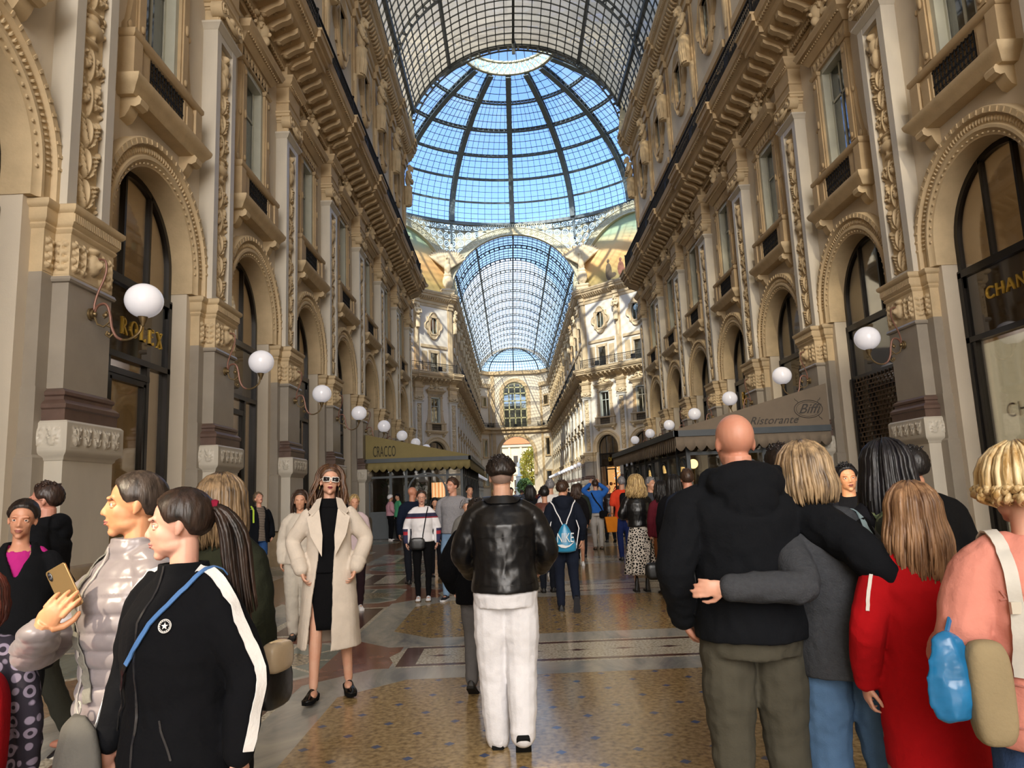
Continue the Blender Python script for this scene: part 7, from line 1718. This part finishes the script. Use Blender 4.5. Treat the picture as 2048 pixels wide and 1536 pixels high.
bg = bag_at('crossbody_bag', 'black crossbody bag on the striped sweater woman', 'bag', t); b = MB(); hp = hug(jo, sc_pts(S, [(.10, -.02, 1.47), (.08, -.15, 1.35), (.04, -.16, 1.15), (.01, -.16, .98)]), .005); ribbon(b, hp, .016, .004); b.build('strap', cloth('17161C'), bg); b = MB(); blob(b, (-.07*S, -.17*S, .91*S), (.115, .03, .09)); b.build('bag_body', cloth('0E0E10', 'leather'), bg)
x, y, H = -.93, 11.35, 1.81
simple('man with dark hair in plain grey sweater and light jeans', x, y, -14, H, False, '8A898D', '7E9AB8', SH, BR, skin='CB9A82', fine=1.3, eyes=True, build=1.08, head=(-22, 0, 0), tk={'mat': 'knit', 'hem': .94, 'name': 'grey_sweater', 'collar': .01}, bk={'mat': 'denim', 'name': 'jeans'}, shoes={'col': '141418', 'sole': 'D8D8DA'}, legs=walk(-1))
x, y, H = -1.85, 13.4, 1.73
t, HM, A, S, jo = simple('bald man in navy jacket behind the striped sweater woman', x, y, 200, H, False, '141C2C', '20222A', None, BR, skin='C08A70', head=(-60, 0, 0)); glasses(t, HM, '2A2422')
simple('small woman with black hair behind the grey sweater man', -1.55, 14.5, 10, 1.50, True, '15151A', '1A1A20', LG, BK, eyes=True)
x, y, H = -4.55, 27.2, 1.66
t, HM, A, S, jo = simple('person in pink jacket with white hood by the left pavilion', x, y, 120, H, True, 'C896A4', '0F0F12', {'kind': 'short', 'thick': .03, 'tuft': 0}, ('E0DEE0', 'EEECEE'), fine=2.2, tk={'ease': .05, 'hem': .95}, shoes={'col': 'E8E6E6', 'sole': 'E8E6E6'}, arms={-1: ((-.32, .06, 1.2), (-.2, -.12, 1.05))})
t, HM, A, S, jo = simple('person in green shirt and dark cap by the left pavilion', -4.25, 27.0, -60, 1.70, False, '4A9A72', '101218', SH, BK, fine=2.2, tk={'sl': .6}); b = MB(); b.M = HM; b.lathe([(.0, .13), (.06, .12), (.09, .08), (.098, .045), (.09, .045)], 16); b.box(-.06, .06, -.17, -.08, .045, .055); b.build('cap', cloth('101014'), t)
x, y, H = -.66, 10.4, 1.48
simple('older woman with wavy grey hair beyond the leather jacket', x, y, 8, H, True, '6A6864', '3A3A40', {'kind': 'curly', 'len': .05, 'n': 120, 'thick': .028, 'wave': .012}, GR, eyes=True, head=(0, 14, 0))
simple('man with black hair behind the grey-haired woman', -.92, 15.6, 20, 1.74, False, 'C8C8CC', '26262C', SH, BK, eyes=True)
simple('woman with auburn curls in grey wrap in the crowd, left of the far arch', -.32, 16.5, -10, 1.60, True, '4A4A4E', '26262C', {'kind': 'curly', 'len': .08, 'n': 100, 'thick': .024, 'wave': .012}, ('4A261A', '7A4430'), eyes=True)
x, y, H = .66, 9.75, 1.68
t, HM, A, S, jo = simple('young man in navy hooded jacket and dark jeans walking away with a drawstring bag', x, y, 178, H, False, '151A26', '1B2130', SH, BR, fine=1.2, tk={'hood': 1.05, 'ease': .03, 'hem': .86, 'name': 'hooded_jacket'}, bk={'mat': 'denim'}, head=(-24, 4, 0), shoes={'col': '1A1A1C', 'sole': '3A3B40'}, legs={1: ((.09, -.05, .5), (.085, -.03, .085), (0, 0)), -1: ((-.10, .02, .50), (-.115, .20, .19), (66, 0))}, arms={-1: ((-.25, .04, 1.17), (-.24, -.06, .95))})
bg = bag_at('drawstring_bag', 'turquoise drawstring bag with large white lettering and swoosh on the walking man', 'bag', t); b = MB()
b.loft([[(.0+w_*cos(a)*(1+.05*sin(a*6)), (.215+d_*sin(a))*S, z*S) for a in [2*pi*i/24 for i in range(24)]] for z, w_, d_ in ((1.17, .02, .015), (1.12, .055, .03), (1.0, .11, .055), (.88, .145, .065), (.81, .135, .05), (.79, .06, .02))]); me = bake(b, .008, 2); bo_ = mobj('bag_body', me, bg); me.materials.append(cloth('1E83AE', 'satin'))
b = MB()
for s in (-1, 1):
    hp = hug(jo, sc_pts(S, [(0+s*.02, .20, 1.15), (s*.08, .17, 1.28), (s*.135, .10, 1.42), (s*.15, .0, 1.45)]), .010); b.tube([tuple(p) for p, _ in hp], .008, 6); b.tube([(s*.15*S, .02, 1.30*S), (s*.20*S, .13*S, 1.1*S), (s*.145*S, .20*S, .84*S)], .007, 6)
b.build('cords', cloth('E8E8EA'), bg)
me = text_mesh('NIKE', .17, .004, .10, .95, .62); me.transform(Matrix.Rotation(pi, 4, 'Z')); me.transform(Matrix.Translation((0, .290*S, .985*S))); me.materials.append(cloth('E2E6E8')); mobj('lettering', me, bo_)
b = MB(); sw = [(-.12, .90), (-.06, .865), (.0, .855), (.06, .875), (.13, .935), (.05, .89), (0, .888), (-.05, .905)]; b.loft([[(-px_*S*.95, .293*S, pz_*S) for px_, pz_ in sw], [(-px_*S*.95, .287*S, pz_*S) for px_, pz_ in sw]]); b.build('swoosh', cloth('E2E6E8'), bo_)
simple('man in white t-shirt with cropped grey hair in the middle of the crowd', .70, 13.6, 176, 1.76, False, 'DCD8D4', '2C3E66', SH, GR, fine=1.8, tk={'sl': .6}, shoes={'col': 'E4E4E4', 'sole': 'E4E4E4'}, legs=walk(1))
simple('person in brown leather jacket left of the drawstring bag man', .50, 11.6, 182, 1.62, True, '5E3428', '20242E', SH, BK, fine=1.8, tk={'mat': 'leather', 'ease': .03})
simple('woman with dark curly hair in black jacket and short skirt', 1.32, 15.3, 176, 1.66, True, '141214', 'C99A7E', {'kind': 'curly', 'len': .20, 'n': 120, 'thick': .022, 'wave': .02}, BR, fine=1.8, tk={'hem': .78, 'ease': .035}, bk={'kind': 'skirt', 'col': '101012', 'hemz': .66, 'flare': .02, 'bare': 1}, shoes={'col': 'E6E6E6', 'sole': 'DADADA'}, legs=walk(-1))
x, y, H = 2.2, 19.4, 1.80
t, HM, A, S, jo = simple('man in bright blue sweater and light trousers raising a camera', x, y, 180, H, False, '2F66B8', 'B8B4B0', SH, BR, fine=1.8, tk={'ease': .028, 'hem': .92}, shoes={'col': '6A503C'}, arms={1: ((.30, -.12, 1.50), (.11, -.20, 1.66), ((-.2, -.2, 1), (0, 1, 0))), -1: ((-.30, -.12, 1.50), (-.11, -.20, 1.66), ((.2, -.2, 1), (0, 1, 0)))})
bg = bag_at('shoulder_bag', 'black shoulder bag on the man in the blue sweater', 'bag', t); b = MB(); hp = hug(jo, sc_pts(S, [(.12, .08, 1.44), (.04, .15, 1.25), (-.08, .15, 1.08), (-.14, .14, .98)]), .006); ribbon(b, hp, .035, .006); b.build('strap', cloth('101216'), bg); b = MB(); blob(b, (-.16*S, .16*S, .88*S), (.12, .06, .10)); b.build('bag_body', cloth('101114'), bg)
simple('bald man in long dark leather coat right of the blue sweater', 2.85, 21.8, 184, 1.68, False, '1E1517', '16161A', None, BR, fine=2.2, tk={'mat': 'leather', 'hem': .66, 'ease': .04}, legs=walk(1))
x, y, H = 2.42, 16.2, 1.80
t, HM, A, S, jo = simple('grey-haired man in orange t-shirt with black backpack', x, y, 182, H, False, 'D8442A', '1E2A5A', SH, GR, fine=1.8, tk={'sl': .6}); bg = bag_at('backpack', 'black backpack on the man in orange', 'bag', t); b = MB(); blob(b, (-.03, .22*S, 1.24*S), (.13, .09, .19)); b.build('bag_body', cloth('121316'), bg)
bg = bag_at('paper_bag', 'orange paper shopping bag beside the leopard print skirt', 'bag', t); b = MB(); b.loft([[(.28-w_, -.02, z), (.28+w_, -.02, z), (.28+w_, .10, z), (.28-w_, .10, z)] for z, w_ in ((.62, .10), (.95, .14))]); b.build('bag_body', cloth('C8761E'), bg); b = MB(); b.tube([(.2, .04, .95), (.22, .04, 1.02), (.34, .04, 1.02), (.36, .04, .95)], .006, 5); b.build('handle', cloth('8A5A2A'), bg)
x, y, H = 1.90, 11.25, 1.72
simple('woman with long curly blonde hair in black leather jacket and leopard print skirt', x, y, 180, H, True, '0E0E10', None, {'kind': 'curly', 'len': .22, 'n': 230, 'wave': .028, 'spread': 1.9, 'flare': .03, 'thick': .026, 'cover': 2.0, 'lock': .9}, ('7A5E38', 'D2B47C'), fine=1.3, tk={'mat': 'leather', 'hem': .98, 'ease': .028, 'name': 'leather_jacket'}, bk={'kind': 'skirt', 'pat': 'leopard', 'hemz': .27, 'flare': .10, 'fold': .03, 'name': 'leopard_skirt', 'sway': -.04}, shoes={'col': '0B0B0C', 'mat': 'patent', 'high': .26, 'heel': .0}, z0=0, arms={1: ((.25, .0, 1.17), (.14, -.18, 1.12)), -1: ((-.24, .0, 1.17), (-.14, -.18, 1.12))})
simple('man in cap and dark grey fleece facing sideways by the right pavilion', 2.50, 13.2, 30, 1.72, False, '3C3E44', '8E8676', SH, GR, fine=1.9, eyes=True)
simple('woman with wavy black hair in burgundy top', 2.22, 10.9, 184, 1.62, True, '5A1C28', '7A4A2A', {'kind': 'curly', 'len': .26, 'n': 140, 'thick': .022, 'wave': .02, 'spread': 1.4}, BK, fine=1.6)
x, y, H = 2.12, 9.6, 1.68
t, HM, A, S, jo = simple('woman with long black hair in ankle-length black coat carrying a black tote', x, y, 182, H, True, '0E0E11', None, {'kind': 'long', 'len': .30, 'n': 130, 'thick': .018}, BK, fine=1.5, tk={'hem': .86, 'ease': .035}, bk={'kind': 'skirt', 'col': '0C0C0F', 'hemz': .22, 'flare': .06}, shoes={'col': '101012'})
bg = bag_at('tote_bag', 'black leather tote hanging right of the leopard print skirt', 'bag', t); b = MB(); blob(b, (.34*S, .02, .50*S), (.13, .07, .11)); b.build('bag_body', cloth('0C0C0D', 'leather'), bg); b = MB(); b.tube([(.27*S, .02, .60*S), (.28*S, .02, .92*S), (.36*S, .02, .92*S), (.40*S, .02, .60*S)], .009, 6); b.build('handle', cloth('0C0C0D', 'leather'), bg)
x, y, H = 2.10, 8.75, 1.74
simple('man with cropped hair in navy quilted coat and grey trousers', x, y, 178, H, False, '1D2330', '5E6064', {'kind': 'short', 'thick': .008, 'tuft': 20}, BR, skin='C89078', fine=1.3, tk={'hem': .78, 'ease': .04, 'name': 'navy_coat', 'collar': .03}, bk={'ease': .02}, shoes={'col': '161618', 'sole': '26262A'}, legs=walk(-1, .9), build=1.05)
# --- the crowd further down the arcade
far = [(.36, 15.2, 180, 1.68, 1, '16181C', '14161A', LG, BK, 'woman with sleek black hair seen against the far arch trees'),
 (.95, 21, 178, 1.74, 0, '1C2A52', '6A6A60', SH, GR, 'grey-haired man with navy jacket and backpack straps in the crowd'),
 (1.55, 17.2, 176, 1.70, 0, '2A3028', '20242A', SH, BR, 'man in dark green jacket left of the blue sweater'),
 (2.75, 24, 176, 1.76, 0, '12141A', '16181E', SH, BK, 'tall man in black coat beyond the blue sweater'),
 (3.55, 24, 180, 1.66, 1, '2450B0', '1A1C24', LG, BR, 'woman in royal blue coat beyond the man in orange'),
 (3.3, 19, 190, 1.64, 1, '1A1618', '2A2A30', LG, BL, 'woman with light hair in black beyond the leather coat man'),
 (-.05, 24, 10, 1.72, 0, '7A3A2A', '24262C', SH, BK, 'man in rust jacket walking toward the camera by the far arch'),
 (.75, 27, 178, 1.70, 1, '5A2A20', '20222A', LG, BR, 'woman in dark red jacket in the distance'),
 (1.3, 30, 178, 1.74, 0, 'B8B4AC', '3A3C44', SH, BR, 'man in light shirt in the distance'),
 (1.9, 27, 5, 1.68, 1, '2A2A30', '1C1E24', LG, BK, 'woman in charcoal walking toward the camera in the distance'),
 (2.4, 33, 178, 1.78, 0, '22262E', '2A2C34', SH, GR, 'tall grey-haired man in the distance'),
 (3.2, 31, 182, 1.70, 0, '8A2A26', '22242A', SH, BK, 'man in red sweater in the distance'),
 (-.8, 31, 6, 1.70, 1, 'C8C0B4', '2A2C34', LG, BL, 'blonde woman in cream coat in the distance left of the far arch'),
 (-.3, 36, 4, 1.76, 0, '1A1C22', '1A1C22', SH, BK, 'man in black coming out of the octagon'),
 (.5, 42, 180, 1.72, 0, '5A5E66', '2A2C34', SH, BR, 'man in slate jacket crossing the octagon'),
 (1.4, 46, 180, 1.68, 1, 'A87A5A', '20222A', LG, BR, 'woman in tan coat crossing the octagon'),
 (3.0, 44, 170, 1.74, 0, '16181C', '16181C', SH, BK, 'man in black crossing the octagon on the right'),
 (-2.6, 47, 20, 1.70, 1, 'C84A3A', '24262E', LG, BR, 'woman in coral top on the left of the octagon'),
 (4.0, 52, 180, 1.72, 0, '3A4A6A', '22242A', SH, BR, 'man in blue jacket far across the octagon'),
 (.2, 58, 0, 1.72, 0, 'D8D4CC', '3A3A40', SH, BK, 'distant man in white shirt under the dome'),
 (2.2, 60, 180, 1.68, 1, '6A1C2A', '1C1C22', LG, BK, 'distant woman in wine coat under the dome'),
 (1.0, 70, 180, 1.74, 0, '2A2E36', '2A2E36', SH, BR, 'distant man in grey at the mouth of the far arm'),
 (3.4, 9.9+24, 0, 1.70, 0, 'A8A49C', '2C3038', SH, BR, 'man in pale jacket facing the camera beyond the right pavilion')]
SRC = {}
for i, (x, y, rz_, H, fem, tc, bc, hs, hc, lab) in enumerate(far):
    simple(lab, x, y, rz_, H, bool(fem), tc, bc, hs, hc, fine=2.6 if y > 20 else 2.2, legs=walk(1 if i % 2 else -1), group=None)
